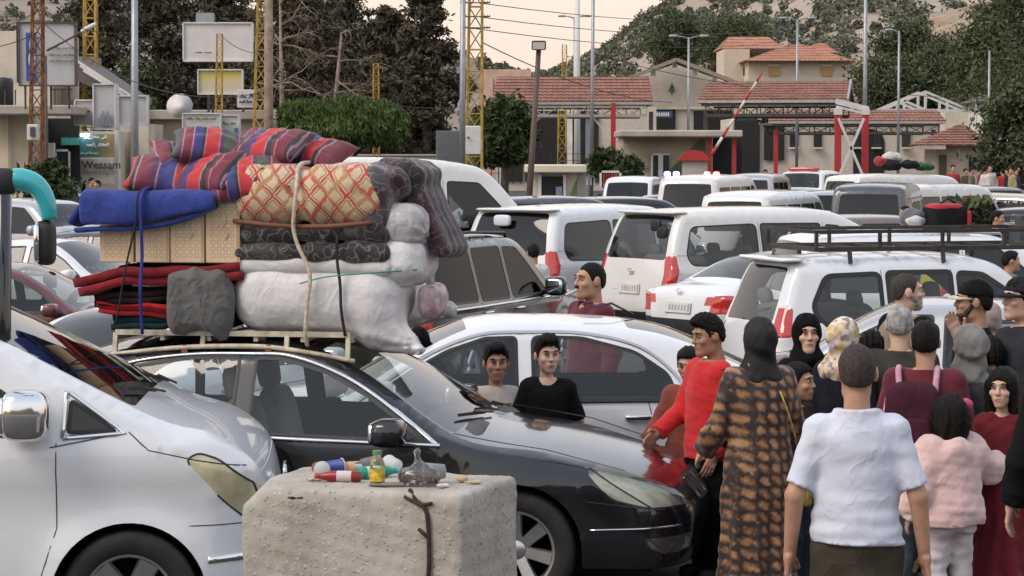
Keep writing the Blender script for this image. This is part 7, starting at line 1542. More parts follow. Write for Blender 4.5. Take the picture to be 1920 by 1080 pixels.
nmz = ['bright red', 'brown', 'tan', 'white', 'black', 'red', 'dark blue', 'mustard', 'plain black', 'pale grey', 'navy', 'dark red']
xs_ = [1787, 1810, 1822, 1848, 1868, 1880, 1890, 1898, 1912, 1856, 1904, 1838]
for i, (c, n_, x_) in enumerate(zip(cols, nmz, xs_)):
    small('far walker in %s by the tiled guard hut%s' % (n_, '' if i % 2 else ' wall'), x_, 309 + (i * 7) % 9, 62 + (i * 5) % 7, R(40 * i), c, hj=HIJ_B if i in (4, 8) else None, group='walkers by the guard hut')
for (x_, y_, Y_, c, l) in ((1698, 386, 29.5, (.02, .02, .02), 'man in black between the brown estate and the vans'), (1388, 374, 36, (.06, .05, .04), 'man with light brown hair beside the beacon van'), (1755, 345, 45, (.03, .03, .05), 'man in black near the champagne estate'), (1435, 318, 60, (.5, .5, .5), 'person in white cap by the off-road car'), (1762, 462, 17.2, (.3, .28, .02), 'child in a yellow hat at the estate car'), (1800, 490, 16.8, (.35, .03, .03), 'person in red leaning at the estate car'), (1690, 372, 36.5, (.03, .03, .03), 'person in dark clothes behind the charcoal minibus'), (1895, 470, 17.4, (.12, .11, .1), 'person with patterned cap at the estate window'), (1870, 395, 26, (.02, .02, .02), 'person in black bending at the right edge')):
    small(l, x_, y_, Y_, R(x_ % 360), c)
# ------------------------------------------------------------------ the roof load (modelled in the saloon's own frame)
BY = -R(10); BT = Vector(black_car.T.location) + Vector((math.cos(BY), math.sin(BY), 0)) * -.05
def lthing(name, label, cat, group=None): return thing(name, label, cat, BT, BY, group)
def lsolid(name, label, cat, s, vox, mat, group=None):
    v, f = s.mesh(vox); o = obj(name, v, f, mat, None, True, loc=BT, rot=(0, 0, BY)); return tag(o, label, cat, group)
CREAM = M('cream_rack_paint', (.52, .46, .34), .5, var=.25, scale=15)
rk = lthing('roof_rack', 'cream painted metal rack on the roof of the black saloon', 'roof rack')
for zz_, x0, x1 in ((1.505, -.88, .52),):
    for sg in (-1, 1): m = MB(); m.bar((x0, sg * .60, zz_), (x1, sg * .60, zz_), .03, .03); m.build('rail', CREAM, rk)
    for x in np.linspace(x0, x1, 6): m = MB(); m.bar((x, -.6, zz_ - .032), (x, .6, zz_ - .032), .026, .026); m.build('crossbar', CREAM, rk)
for sg in (-1, 1):
    m = MB(); m.tube(spline([(-.9, sg * .63, 1.375), (-.45, sg * .645, 1.425), (0, sg * .645, 1.435), (.3, sg * .635, 1.40), (.55, sg * .62, 1.355)], 5), .014, 8); m.build('side_rail', CREAM, rk, True)
    for x, z in ((-.88, 1.37), (-.35, 1.43), (.15, 1.42), (.51, 1.36)): m = MB(); m.bar((x, sg * .6, 1.5), (x, sg * .625, z), .026); m.build('foot', CREAM, rk)
    for x, z in ((-.45, 1.40), (.05, 1.405)): m = MB(); m.poly([(x - .03, sg * .66, z - .05), (x + .03, sg * .66, z - .05), (x + .012, sg * .655, z + .04), (x - .012, sg * .655, z + .04)], .008); m.build('clamp', M('rust_clamp', (.16, .07, .035), .7, var=.4), rk)
g = G('white_woven_sack'); h_ = g.math('ADD', g.math('MULTIPLY', wrinkle(g), 1.), g.math('MULTIPLY', g.noise(260, 2), .12)); n_ = g.noise(4, 6, .6)
g.bsdf(g.mix(g.ramp(g.noise(60, 2), [(.66, 0.), (.72, .25)]), g.ramp(n_, [(.3, (.54, .52, .52)), (.7, (.66, .65, .65))]), (.35, .30, .28)), .5, 0, g.bump(h_, .28, .02)); WOVEN = g.m
def sack(name, label, c, d, rad, neck, seed, mat=WOVEN, amp=.012, vox=.016, k=.06, group=None, tie=True):
    s = SDF(k); s.box(c, d, rad); nk = np.array(neck, float); cc = np.array(c, float); dr = nk - cc; dr /= np.linalg.norm(dr)
    if tie: s.cone(nk - dr * .24, nk - dr * .05, .15, .07, .09); s.cone(nk - dr * .05, nk + dr * .02, .035, .05, .015)
    def post(P, D):
        r = np.linalg.norm(P - nk, axis=1); w = np.exp(-(r / .26) ** 2); th = np.arctan2((P - nk)[:, 2], (P - nk)[:, 1])
        return D + w * .009 * np.sin(th * 9 + wob(P, 8, 1.5, seed)) + wob(P, 5, amp, seed) + wob(P * np.array([.5, 1, 1.6]), 14, amp * .22, seed + 1) + wob(P, 38, .0016, seed + 5)
    s.post = post; return lsolid(name, label, 'sack', s, vox, mat, group)
sack('sack', 'largest bulging white woven sack at the front of the roof load', (.30, -.33, 1.715), (1.02, .60, .44), .20, (.88, -.52, 1.44), 1)
sack('sack', 'white woven sack lying behind the largest one on the rack', (.25, .30, 1.71), (1.0, .56, .42), .20, (.9, .30, 1.6), 2)
g = G('sack_gold_band'); x_, y_, z_ = g.sep(g.co()); t = g.math('ADD', g.math('MULTIPLY', x_, 1.), g.math('MULTIPLY', z_, -.28)); t = g.math('ABSOLUTE', g.math('SUBTRACT', t, .06)); band = g.ramp(t, [(.030, 1.), (.034, 0.)])
txt = g.ramp(g.noise(70, 2), [(.56, 0.), (.6, 1.)]); gold = g.mix(txt, (.42, .27, .06), (.6, .5, .3)); g.bsdf(g.mix(band, (.62, .61, .62), gold), .55, 0, g.bump(wrinkle(g), .28, .02)); GOLDB = g.m
sack('sack', 'white sack with a gold printed band above the largest sack', (.70, -.26, 1.93), (.46, .66, .32), .14, (1.02, -.40, 1.80), 3, GOLDB, .012, tie=False)
sack('sack', 'flattened white sack with printed text under the dark quilt', (.28, -.30, 1.90), (1.0, .62, .12), .055, (.86, -.5, 1.80), 8, WOVEN, .010, tie=False)
g = G('thin_plastic_sack'); g.bsdf((.60, .57, .58), .35, 0, g.bump(wrinkle(g), .4, .03), Transmission_Weight=.25, Alpha=.93); PLAST = g.m
sack('plastic_sack', 'cloudy plastic sack tied off under the draped carpet', (.80, -.38, 2.13), (.30, .42, .28), .12, (1.0, -.45, 2.05), 4, PLAST, .016, tie=False)
sack('plastic_sack', 'crumpled pink and clear plastic bag hanging at the front of the load', (.93, -.26, 1.68), (.14, .34, .20), .065, (1.02, -.34, 1.52), 5, M('pinkish_plastic', (.5, .36, .40), .35, var=.4, scale=9, bump=.5, bscale=20), .014, tie=False)
# quilts
def diamonds():
    g = G('cream_quilt_print'); co = g.co(); x, y, z = g.sep(co); a = g.math('MULTIPLY', g.math('ADD', x, g.math('MULTIPLY', z, .85)), 4.6); b = g.math('MULTIPLY', g.math('SUBTRACT', x, g.math('MULTIPLY', z, .85)), 4.6)
    wn = g.math('MULTIPLY', g.noise(12, 2), .25); a = g.math('ADD', a, wn); fa = g.math('ABSOLUTE', g.math('SUBTRACT', g.math('FRACT', a), .5)); fb = g.math('ABSOLUTE', g.math('SUBTRACT', g.math('FRACT', g.math('ADD', b, wn)), .5))
    mn = g.math('MINIMUM', fa, fb); mxx = g.math('MAXIMUM', fa, fb)
    base = g.ramp(g.noise(5, 3), [(.35, (.46, .34, .21)), (.65, (.58, .46, .31))])
    l1 = g.ramp(mn, [(.03, 1.), (.045, 0.)]); l2 = g.ramp(g.math('ABSOLUTE', g.math('SUBTRACT', mn, .10)), [(.018, 1.), (.03, 0.)])
    c = g.mix(l2, base, (.30, .19, .10)); c = g.mix(l1, c, (.42, .045, .03))
    blob = g.ramp(g.math('ADD', mxx, g.math('MULTIPLY', g.noise(40, 2), .16)), [(.50, 0.), (.54, 1.)]); par = g.math('MODULO', g.math('ABSOLUTE', g.math('FLOOR', a)), 2.)
    c = g.mix(g.ramp(g.math('ADD', g.math('SUBTRACT', 1., mxx), g.math('MULTIPLY', g.noise(30, 3), .22)), [(.66, .9), (.70, 0.)]), c, g.mix(par, (.42, .05, .035), (.36, .18, .07)))
    g.bsdf(c, .8, 0, g.bump(g.noise(9, 3), .3, .02), Sheen_Weight=.2); return g.m
def darkfloral(name, base, b2, line):
    g = G(name); co = g.co(); vd = g.vor(12, co); n = g.noise(30, 3, .5, co)
    ang = g.math('ADD', vd, g.math('MULTIPLY', n, .12)); rings = g.ramp(g.math('ABSOLUTE', g.math('SUBTRACT', ang, .33)), [(.014, 1.), (.03, 0.)]); rings2 = g.ramp(g.math('ABSOLUTE', g.math('SUBTRACT', ang, .16)), [(.012, 1.), (.022, 0.)])
    sw = g.ramp(g.math('ABSOLUTE', g.math('SUBTRACT', g.noise(16, 1, .3, co), .5)), [(.014, 1.), (.03, 0.)])
    area = g.ramp(g.noise(3.2, 2, .4, co), [(.48, 0.), (.54, 1.)]); c = g.mix(area, base, b2)
    c = g.mix(g.math('MULTIPLY', g.math('MAXIMUM', g.math('MAXIMUM', rings, rings2), g.math('MULTIPLY', sw, .7)), .8), c, line)
    petals = g.ramp(ang, [(.05, .8), (.12, 0.)]); c = g.mix(petals, c, (.006, .005, .005))
    g.bsdf(c, .7, 0, g.bump(g.noise(80, 3), .3, .006), Sheen_Weight=.3); return g.m
DQ = darkfloral('charcoal_floral', (.035, .033, .034), (.012, .010, .011), (.20, .19, .18)); DR = darkfloral('maroon_floral', (.035, .010, .014), (.012, .008, .010), (.16, .12, .12)); YQ = diamonds()
def quilt(label, c, d, rad, mat, pin, seed, name='quilt', amp=.012, droop=0.):
    s = SDF(.05); s.box(c, d, rad)
    s.post = lambda P, D: D + sum(.045 * w * np.exp(-((P[:, 0] - p) / .05) ** 2) for p, w in pin) + wob(P, 7, amp, seed) + wob(P, 18, amp * .35, seed + 1) + droop * (P[:, 0] - c[0]) * 0
    return lsolid(name, label, 'quilt', s, .017, mat)
quilt('cream quilt with red diamond print tied over the dark quilts', (.285, -.22, 2.30), (.90, .88, .35), .14, YQ, [(.235, .45)], 11, amp=.018)
quilt('upper of the two folded charcoal floral quilts under the cream one', (.27, -.18, 2.08), (.96, .86, .13), .06, DQ, [(.22, .5), (.45, .4)], 12)
quilt('lower of the two folded charcoal floral quilts above the sack', (.28, -.20, 1.975), (.94, .86, .12), .055, DQ, [(.22, .5), (.45, .4)], 13)
m = MB(); m.tube(spline([(-.16, -.63, 2.155), (.05, -.665, 2.135), (.22, -.64, 2.125), (.45, -.665, 2.13), (.66, -.63, 2.15)], 6), .014, 8); o = m.build('piping', M('brown_piping', (.16, .06, .03), .7, var=.1), None, True, BT, (0, 0, BY)); tag(o, 'brown piped edge cord round the cream quilt', 'cord')
def drape(name, label, sec, y0, y1, mat, cat='carpet', th=.022, ny=16, wv=.02, seed=0, sub=1, axis='y'):
    sc_ = spline(sec, 6); n = len(sc_); ys_ = np.linspace(y0, y1, ny); V = []; rs = np.random.RandomState(seed); ph = rs.uniform(0, 6, 6)
    for y in ys_:
        for i, (x, z) in enumerate(sc_):
            t = i / n; V.append((x + wv * math.sin(y * 13 + ph[0] + t * 3) * (.3 + t), y + wv * .6 * math.sin(t * 9 + ph[1]), z + wv * math.sin(y * 9 + ph[2] + t * 5) * .8 + wv * .4 * math.sin(y * 23 + ph[3])))
    f = [(j * n + i, j * n + i + 1, (j + 1) * n + i + 1, (j + 1) * n + i) for j in range(ny - 1) for i in range(n - 1)]
    o = obj(name, V, f, mat, None, True, loc=BT, rot=(0, 0, BY)); modif(o, 'SOLIDIFY', thickness=th, offset=0); modif(o, 'SUBSURF', levels=1, render_levels=1)
    return tag(o, label, cat)
s = SDF(.05); s.box((.64, -.27, 2.26), (.20, .68, .40), .075); s.box((.70, -.20, 2.38), (.26, .55, .15), .065, rotm(0, R(14), 0)); s.post = lambda P, D: D + wob(P, 8, .016, 41) + .010 * np.sin(P[:, 0] * 50 + P[:, 2] * 22 + wob(P, 6, 2, 42))
lsolid('carpet', 'charcoal and maroon floral carpet folded beside the cream quilt', 'carpet', s, .017, darkfloral('grey_maroon_floral', (.055, .05, .052), (.035, .010, .015), (.22, .19, .19)))
s = SDF(.05); s.box((.90, -.10, 2.22), (.10, .62, .60), .045, rotm(0, -R(24), 0)); s.box((.77, -.10, 2.44), (.26, .60, .08), .035, rotm(0, R(14), 0)); s.post = lambda P, D: D + wob(P, 8, .014, 43) + .008 * np.sin(P[:, 1] * 40 + wob(P, 6, 2, 44))
lsolid('carpet', 'dark maroon carpet hanging down over the front of the load', 'carpet', s, .018, DR)
def folded(name, label, x0, x1, z0, z1, y0, y1, layers, mat, seed, left=0., amp=.010, cat='blanket', th=None, droopl=0., nx=26):
    "a blanket folded to and fro, its folds facing the camera"
    rs = np.random.RandomState(seed); ph = rs.uniform(0, 6, 8); dz = (z1 - z0) / layers; sec = []
    for k in range(layers):
        zc = z0 + dz * (k + .5); e0, e1 = (y0 + rs.uniform(0, .03), y1) if k % 2 == 0 else (y1, y0 + rs.uniform(0, .03))
        for t in np.linspace(0, 1, 5): sec.append((e0 + (e1 - e0) * t, zc))
        if k < layers - 1: sec.append((e1 + (dz * .45 if e1 > e0 else -dz * .45), zc + dz * .5))
    sec = spline(sec, 2); n = len(sec); V = []
    for i in range(nx):
        t = i / (nx - 1); x = x0 + (x1 - x0) * t
        for (y, z) in sec:
            q = (z - z0) / (z1 - z0); dr = -droopl * (1 - t) ** 3
            V.append((x - left * q * (1 - t) + amp * math.sin(z * 60 + ph[0]), y + amp * math.sin(x * 9 + z * 30 + ph[1]), z + dr + amp * 1.2 * math.sin(x * 7 + ph[2]) + amp * .6 * math.sin(x * 19 + y * 5 + ph[3])))
    f = [(j * n + i, j * n + i + 1, (j + 1) * n + i + 1, (j + 1) * n + i) for j in range(nx - 1) for i in range(n - 1)]
    o = obj(name, V, f, mat, None, True, loc=BT, rot=(0, 0, BY)); modif(o, 'SOLIDIFY', thickness=th or dz * .95, offset=0)
    return tag(o, label, cat)
RB = cloth('red_blanket', (.20, .012, .018), .25, .5, 90); RB2 = cloth('bright_red_blanket', (.34, .012, .016), .2, .4, 90); DKB = cloth('dark_blanket', (.018, .011, .012), .3); CRB = pat_vor('cream_pink_blanket', [(.55, .42, .30), (.45, .22, .24), (.6, .5, .4)], 14); TEAL = cloth('teal_cloth', (.012, .035, .035)); BLU = cloth('blue_blanket', (.020, .040, .20), .25, .5, 90); GRB = cloth('grey_blanket', (.115, .113, .11), .12, .5, 90, crease=1.)
s = SDF(.03); s.box((-.56, -.02, 1.71), (.76, 1.0, .36), .06); s.post = lambda P, D: D + wob(P, 8, .01, 4); lsolid('blanket_filler', 'dark filler core in the heart of the blanket pile', 'blanket', s, .022, DKB)  # added dark core, fills the gaps between the folded layers
folded('blanket', 'dark teal folded cloth at the bottom of the blanket pile', -.92, -.2, 1.525, 1.60, -.56, .45, 2, TEAL, 21)
folded('blanket', 'red folded blanket low in the pile beside the grey one', -.98, -.2, 1.60, 1.68, -.58, .45, 3, RB2, 22, left=.03)
folded('blanket', 'dark brown folded blanket in the middle of the pile', -1.0, -.2, 1.68, 1.755, -.60, .45, 2, DKB, 23, left=.02, droopl=.02)
folded('blanket', 'cream and pink checked blanket strip in the middle of the pile', -.78, -.18, 1.755, 1.80, -.585, .45, 1, CRB, 24, th=.03)
folded('blanket', 'dark red plush blanket spread under the cardboard boxes', -1.10, -.12, 1.80, 1.905, -.64, .5, 2, RB, 25, left=.02, droopl=.10)
# grey blanket bundled upright
s = SDF(.06); s.box((-.375, -.62, 1.70), (.34, .16, .37), .075); s.ell((-.22, -.60, 1.64), (.06, .08, .17)); s.ell((-.52, -.61, 1.62), (.05, .07, .13))
s.post = lambda P, D: D + .026 * (np.abs(np.sin(P[:, 0] * 17 + P[:, 2] * 7 + wob(P * np.array([1, 1, .3]), 6, 1.2, 31))) - .6) + wob(P, 5, .010, 32)
lsolid('blanket', 'crumpled grey wool blanket hanging in front of the pile', 'blanket', s, .013, GRB)
# cardboard boxes with printed circles
g = G('printed_cardboard'); co = g.co(); x, y, z = g.sep(co)
fx = g.math('SUBTRACT', g.math('FRACT', g.math('MULTIPLY', x, 26.)), .5); fz = g.math('SUBTRACT', g.math('FRACT', g.math('MULTIPLY', z, 26.)), .5)
r_ = g.math('SQRT', g.math('ADD', g.math('MULTIPLY', fx, fx), g.math('MULTIPLY', fz, fz))); ring = g.ramp(g.math('ABSOLUTE', g.math('SUBTRACT', r_, .33)), [(.05, 1.), (.09, 0.)])
inb = g.math('MULTIPLY', g.math('LESS_THAN', g.math('ABSOLUTE', x), .077), g.math('LESS_THAN', g.math('ABSOLUTE', z), .155))
cb = g.ramp(g.noise(3, 4), [(.3, (.56, .42, .27)), (.7, (.66, .52, .36))]); g.bsdf(g.mix(g.math('MULTIPLY', g.math('MULTIPLY', ring, inb), .55), cb, (.30, .17, .07)), .8, 0, g.bump(g.noise(60, 2), .1, .002)); CARD = g.m
nms = ['leftmost', 'second from left', 'third from left', 'rightmost']
for i in range(4):
    x0 = -.97 + i * .2125; bx = thing('cardboard_box', '%s of four tan cardboard boxes printed with circles' % nms[i], 'box', (0, 0, 0), 0, 'cardboard boxes on the load')
    cpos = Matrix.Translation(BT) @ Matrix.Rotation(BY, 4, 'Z') @ Vector((x0 + .105, -.36, 1.91)); bx.location = cpos; bx.rotation_euler = (0, 0, BY + random.uniform(-.02, .02))
    m = MB(); m.box((0, 0, 0), (.205, .5, .355), b=.005); m.build('carton', CARD, bx, False, (0, 0, .178))
    m = MB(); m.box((0, -.252, 0), (.02, .004, .35)); m.build('tape', M('brown_tape', (.45, .32, .18), .35, var=.1), bx, False, (.095, 0, .178))
    m = MB(); m.tube(spline([(.0, -.256, .29), (.02, -.262, .25), (.0, -.258, .21), (.03, -.262, .18), (.02, -.256, .14)], 5), .004, 6); m.build('string_handle', M('string', (.6, .5, .36), .8, var=.1), bx, True)
drape('blanket', 'blue patterned blanket folded over the cardboard boxes', [(-1.14, 2.13), (-1.05, 2.25), (-.9, 2.29), (-.6, 2.295), (-.35, 2.30), (-.28, 2.27)], -.66, .3, BLU, 'blanket', .05, 18, .012, 7)
o = drape('blanket', 'lower fold of blue blanket hanging over the boxes', [(-1.10, 2.10), (-.95, 2.115), (-.7, 2.12), (-.45, 2.16), (-.26, 2.24)], -.70, -.60, BLU, 'blanket', .03, 6, .008, 9)
V = []; n = 16
for j, (yy, zz0) in enumerate(((-.55, .0), (-.66, -.005), (-.70, -.04), (-.705, -.12), (-.70, -.19))):
    for i in range(n):
        t = i / (n - 1); x = -1.06 + t * .82; V.append((x, yy + .008 * math.sin(x * 14 + j), 2.315 + zz0 * (1 - .55 * t * t) + .006 * math.sin(x * 11)))
o = obj('blanket', V, [(j * n + i, j * n + i + 1, (j + 1) * n + i + 1, (j + 1) * n + i) for j in range(4) for i in range(n - 1)], BLU, None, True, loc=BT, rot=(0, 0, BY)); modif(o, 'SOLIDIFY', thickness=.022); modif(o, 'SUBSURF', levels=1, render_levels=1); tag(o, 'top flap of blue blanket lying on the boxes', 'blanket')
# striped cushions
def stripes(name, seq, sc):
    g = G(name); x, y, z = g.sep(g.co()); f = g.math('FRACT', g.math('ADD', g.math('MULTIPLY', x, sc), .13)); st = []; p = 0; tot = sum(w for w, _ in seq)
    for w, c in seq: st.append((p / tot, c)); p += w
    c = g.ramp(f, st, 'CONSTANT'); fy = g.math('FRACT', g.math('MULTIPLY', y, sc * .9)); c = g.mix(g.ramp(fy, [(.0, .0), (.45, .35), (.5, .0), (.52, .25), (.6, 0.)], 'CONSTANT'), c, (.05, .01, .05))
    g.bsdf(c, .75, 0, g.bump(g.noise(180, 2), .25, .003), Sheen_Weight=.2); return g.m
r0, bl, gn, bk, pu, wh, mg = (.44, .014, .014), (.022, .025, .15), (.04, .06, .035), (.010, .008, .010), (.07, .014, .06), (.30, .15, .17), (.15, .010, .026)
ST1 = stripes('striped_red_green', [(9, r0), (1, wh), (3, pu), (7, gn), (3, pu), (1, wh), (6, mg), (1, wh), (6, bl), (2, bk), (1, wh)], 3.1)
ST2 = stripes('striped_red_black', [(9, r0), (1, wh), (4, bk), (2, mg), (1, wh), (6, mg), (2, bk), (1, wh), (5, pu), (3, bl)], 3.0)
ST3 = stripes('striped_blue_red', [(8, bl), (1, wh), (5, r0), (2, bk), (1, wh), (7, mg), (3, pu), (1, wh)], 3.2)
def cushion_mesh(seed, mat, n=22):
    rs = np.random.RandomState(seed); V = []; u = np.linspace(-1, 1, n); a, b = .24, .21
    def pt(x, y, s):
        ex, ey = 1 - .10 * (1 - y * y), 1 - .10 * (1 - x * x); t = (max(0, 1 - abs(x) ** 3.2) ** .62) * (max(0, 1 - abs(y) ** 3.2) ** .62)
        P = np.array([[x * a * (ex if abs(x) > .5 else 1 - .1 * (1 - y * y) * abs(x)), y * b * ey, 0]]); w = float(wob(P, 22, .011, seed)[0]) * (.3 + t)
        return (P[0, 0], P[0, 1], s * .092 * t + w + .02 * x * x * math.sin(seed))
    for s in (1, -1):
        for j in range(n):
            for i in range(n): V.append(pt(u[i], u[j], s))
    f = []
    for k, s in enumerate((1, -1)):
        o = k * n * n
        for j in range(n - 1):
            for i in range(n - 1): q = (o + j * n + i, o + j * n + i + 1, o + (j + 1) * n + i + 1, o + (j + 1) * n + i); f.append(q if s > 0 else q[::-1])
    bm = bmesh.new(); me = mesh('cushion', V, f, mat); bm.from_mesh(me); bmesh.ops.remove_doubles(bm, verts=bm.verts, dist=.0008); bm.to_mesh(me); bm.free()
    me.polygons.foreach_set('use_smooth', np.full(len(me.polygons), True)); return me
cm = [cushion_mesh(1, ST1), cushion_mesh(2, ST2), cushion_mesh(3, ST3), cushion_mesh(4, ST1), cushion_mesh(5, ST2)]
M0 = Matrix.Translation(BT) @ Matrix.Rotation(BY, 4, 'Z')
cl = [(-.62, -.42, 2.40, 2, 24, 8, 12, 'lowest left, blue and red'), (-.36, -.46, 2.405, 1, 30, -6, -18, 'low centre, red and black'), (-.10, -.50, 2.395, 0, 28, -10, 10, 'low right with a green stripe'),
      (-.56, -.18, 2.475, 1, 22, 14, 30, 'left of the middle layer, black and red'), (-.28, -.10, 2.49, 4, 18, 0, 10, 'behind in the middle layer'), 
      (-.40, -.24, 2.575, 3, 22, 10, 18, 'topmost with red and olive stripes'), (-.10, .05, 2.58, 0, 16, 4, 0, 'behind the topmost one'), (-.05, -.26, 2.555, 1, 20, -4, -10, 'right of the topmost one, red and black'), (.14, -.06, 2.53, 2, 15, 3, -14, 'right end, blue and red'), (-.70, .05, 2.42, 4, 12, 0, 30, 'back left on the blue blanket')]
for (x, y, z, k, rx, ry, rz, l) in cl:
    o = link('cushion', cm[k], None); o.matrix_world = M0 @ Matrix.Translation((x, y, z)) @ Matrix.Rotation(R(rz), 4, 'Z') @ Matrix.Rotation(R(ry), 4, 'Y') @ Matrix.Rotation(R(rx), 4, 'X')
    tag(o, 'striped cushion on the load, ' + l, 'cushion', 'striped cushions on the load')
def rope(label, pts, r, mat, name='rope'):
    m = MB(); m.tube(spline(pts, 6), r, 7); o = m.build(name, mat, None, True, BT, (0, 0, BY)); return tag(o, label, 'rope')
ROPEW = M('rope_white', (.55, .48, .38), .8, var=.2, scale=40, bump=.5, bscale=200); ROPEB = M('strap_black', (.012, .012, .016), .7); ROPEU = M('rope_blue', (.02, .03, .22), .7, var=.2)
rope('off-white rope tied down over the cream quilt and sack', [(.19, -.1, 2.49), (.205, -.52, 2.475), (.225, -.665, 2.36), (.215, -.68, 2.22), (.205, -.665, 2.12), (.23, -.665, 2.02), (.30, -.665, 1.86), (.285, -.665, 1.7), (.27, -.655, 1.52), (.27, -.61, 1.44)], .012, ROPEW)
rope('black strap over the dark quilt and largest sack', [(.44, -.2, 2.22), (.46, -.62, 2.10), (.455, -.645, 1.95), (.475, -.655, 1.80), (.48, -.65, 1.65), (.495, -.62, 1.50)], .009, ROPEB)
rope('blue rope hanging down over the boxes and blankets', [(-.66, -.2, 2.34), (-.67, -.70, 2.33), (-.675, -.74, 2.15), (-.685, -.70, 1.95), (-.69, -.72, 1.75), (-.70, -.66, 1.5)], .010, ROPEU)
rope('thin black cord slanting over the boxes', [(-.70, -.2, 2.34), (-.69, -.71, 2.33), (-.71, -.735, 2.14), (-.78, -.70, 1.9), (-.86, -.66, 1.55)], .006, ROPEB)
rope('thin green string round the white sacks', [(.24, -.665, 1.80), (.40, -.67, 1.84), (.62, -.66, 1.86), (.9, -.55, 1.88)], .004, M('green_string', (.03, .25, .2), .7))
# ------------------------------------------------------------------ concrete block with litter
g = G('rough_concrete'); co = g.co(); n1 = g.noise(4, 6, .6, co); c = g.ramp(n1, [(.25, (.27, .25, .215)), (.5, (.39, .36, .315)), (.75, (.47, .44, .395))])
v1 = g.vor(46, co, out='Color'); st = g.sep(v1)[0]; vd = g.vor(46, co); peb = g.math('MULTIPLY', g.ramp(st, [(.55, 0.), (.58, 1.)]), g.ramp(vd, [(.0, 1.), (.3, 1.), (.42, 0.)]))
c = g.mix(g.math('MULTIPLY', peb, .75), c, g.mix(g.sep(v1)[1], (.55, .50, .44), (.20, .17, .15)))
v2 = g.vor(28, co); pit = g.ramp(g.math('ADD', v2, g.math('MULTIPLY', g.noise(30, 3, .6, co), .3)), [(.20, 1.), (.27, 0.)]); c = g.mix(g.math('MULTIPLY', pit, .7), c, (.07, .055, .045))
stain = g.ramp(g.noise(2.2, 4, .6, co), [(.55, 0.), (.75, .6)]); c = g.mix(stain, c, (.16, .12, .085))
hgt = g.math('ADD', g.math('ADD', g.math('MULTIPLY', peb, .5), g.math('MULTIPLY', pit, -1.)), g.math('MULTIPLY', g.noise(90, 5, .7, co), .8))
g.bsdf(c, .92, 0, g.bump(hgt, .6, .008)); CONC = g.m
bc = Vector((-.57, 10.886, 0)); brz = -R(20); BW, BD, BH = 1.03, .68, 1.13
s = SDF(.03); s.box((0, 0, BH / 2 - .05), (BW, BD, BH + .1), .035)
s.sub('plane', (-.44, -.2, BH), (-.62, -.25, .75), k=.03); s.sub('plane', (-.2, -.32, BH), (-.12, -.55, .82), k=.05); s.sub('plane', (0, 0, .0), (0, 0, -1), k=.01)
s.post = lambda P, D: D + wob(P, 7, .005, 1) + wob(P, 40, .003, 2) + wob(P, 95, .003, 3)
v, f = s.mesh(.014)
blk = thing('concrete_block', 'weathered concrete road block with litter on top', 'concrete block', bc, brz); obj('block', v, f, CONC, blk, True)
RBAR = M('rusty_rebar', (.045, .024, .016), .85, var=.4, scale=30, bump=.8, bscale=90)
m = MB(); m.tube(spline([(.26, -.30, BH + .005), (.305, -.34, BH - .03), (.345, -.350, BH - .06), (.362, -.352, BH - .12), (.365, -.350, BH - .3), (.352, -.35, BH - .5), (.35, -.348, .2), (.35, -.345, .01)], 6), .0095, 7); m.tube([(.25, -.335, BH - .02), (.33, -.352, BH - .05), (.38, -.346, BH - .04)], .008, 6); m.tube([(.32, -.352, BH - .15), (.36, -.355, BH - .18)], .008, 6); m.build('rebar', RBAR, blk, True)
m = MB(); m.tube(spline([(-.47, -.30, BH - .10), (-.40, -.30, BH - .055), (-.28, -.335, BH - .05), (-.20, -.33, BH - .045), (-.12, -.30, BH - .01)], 5), [.004 + .002 * (i % 3) for i in range(21)], 6); m.build('crack_edge', M('crack_dark', (.03, .022, .017), .95, var=.3), blk, True)  # dark tube laid along the crack line
# litter
ZT = BH + .004
BM = Matrix.Translation(bc) @ Matrix.Rotation(brz, 4, 'Z')
def lit(name, label, cat, px, py, yl, rz=0): # standing on the block's top, yl across its depth
    P = at(px, py, 6.9); d = (P - Vector((0, 0, HC))); t = (ZT - HC) / d.z if abs(d.z) > 1e-6 else 1; X = d * t + Vector((0, 0, HC))
    q = BM.inverted() @ X; q.y = max(-.24, min(.27, q.y if yl is None else yl)); q.z = ZT
    o = thing(name, label, cat, BM @ q, rz); return o
def lathe_part(T, name, prof, mat, lying=None, n=18, z=0.):
    m = MB(); m.lathe(prof, n); o = m.build(name, mat, T, True)
    if lying is not None: o.rotation_euler = (0, PI / 2, lying); o.location = (0, 0, z)
    return autosmooth(o, 40)
CLB = glass('bottle_glass', (.85, .9, .86)); PET = glass('pet_plastic', (.86, .9, .92), dirt=.12)
T = lit('glass_bottle', 'upright clear bottle with green cap and yellow label', 'bottle', 722, 905, -.20)
lathe_part(T, 'bottle_body', [(0, 0), (.030, 0), (.0315, .01), (.0315, .088), (.026, .108), (.017, .122), (.017, .132)], CLB); lathe_part(T, 'cap', [(.0, .130), (.0205, .130), (.0205, .148), (.0, .150)], M('green_cap', (.10, .26, .10), .5)); lathe_part(T, 'label', [(.0322, .018), (.0322, .070)], M('yellow_label', (.62, .42, .04), .5, var=.35, scale=40)); lathe_part(T, 'juice', [(0, .006), (.029, .006), (.029, .016), (0, .016)], M('orange_juice', (.6, .35, .04), .4))
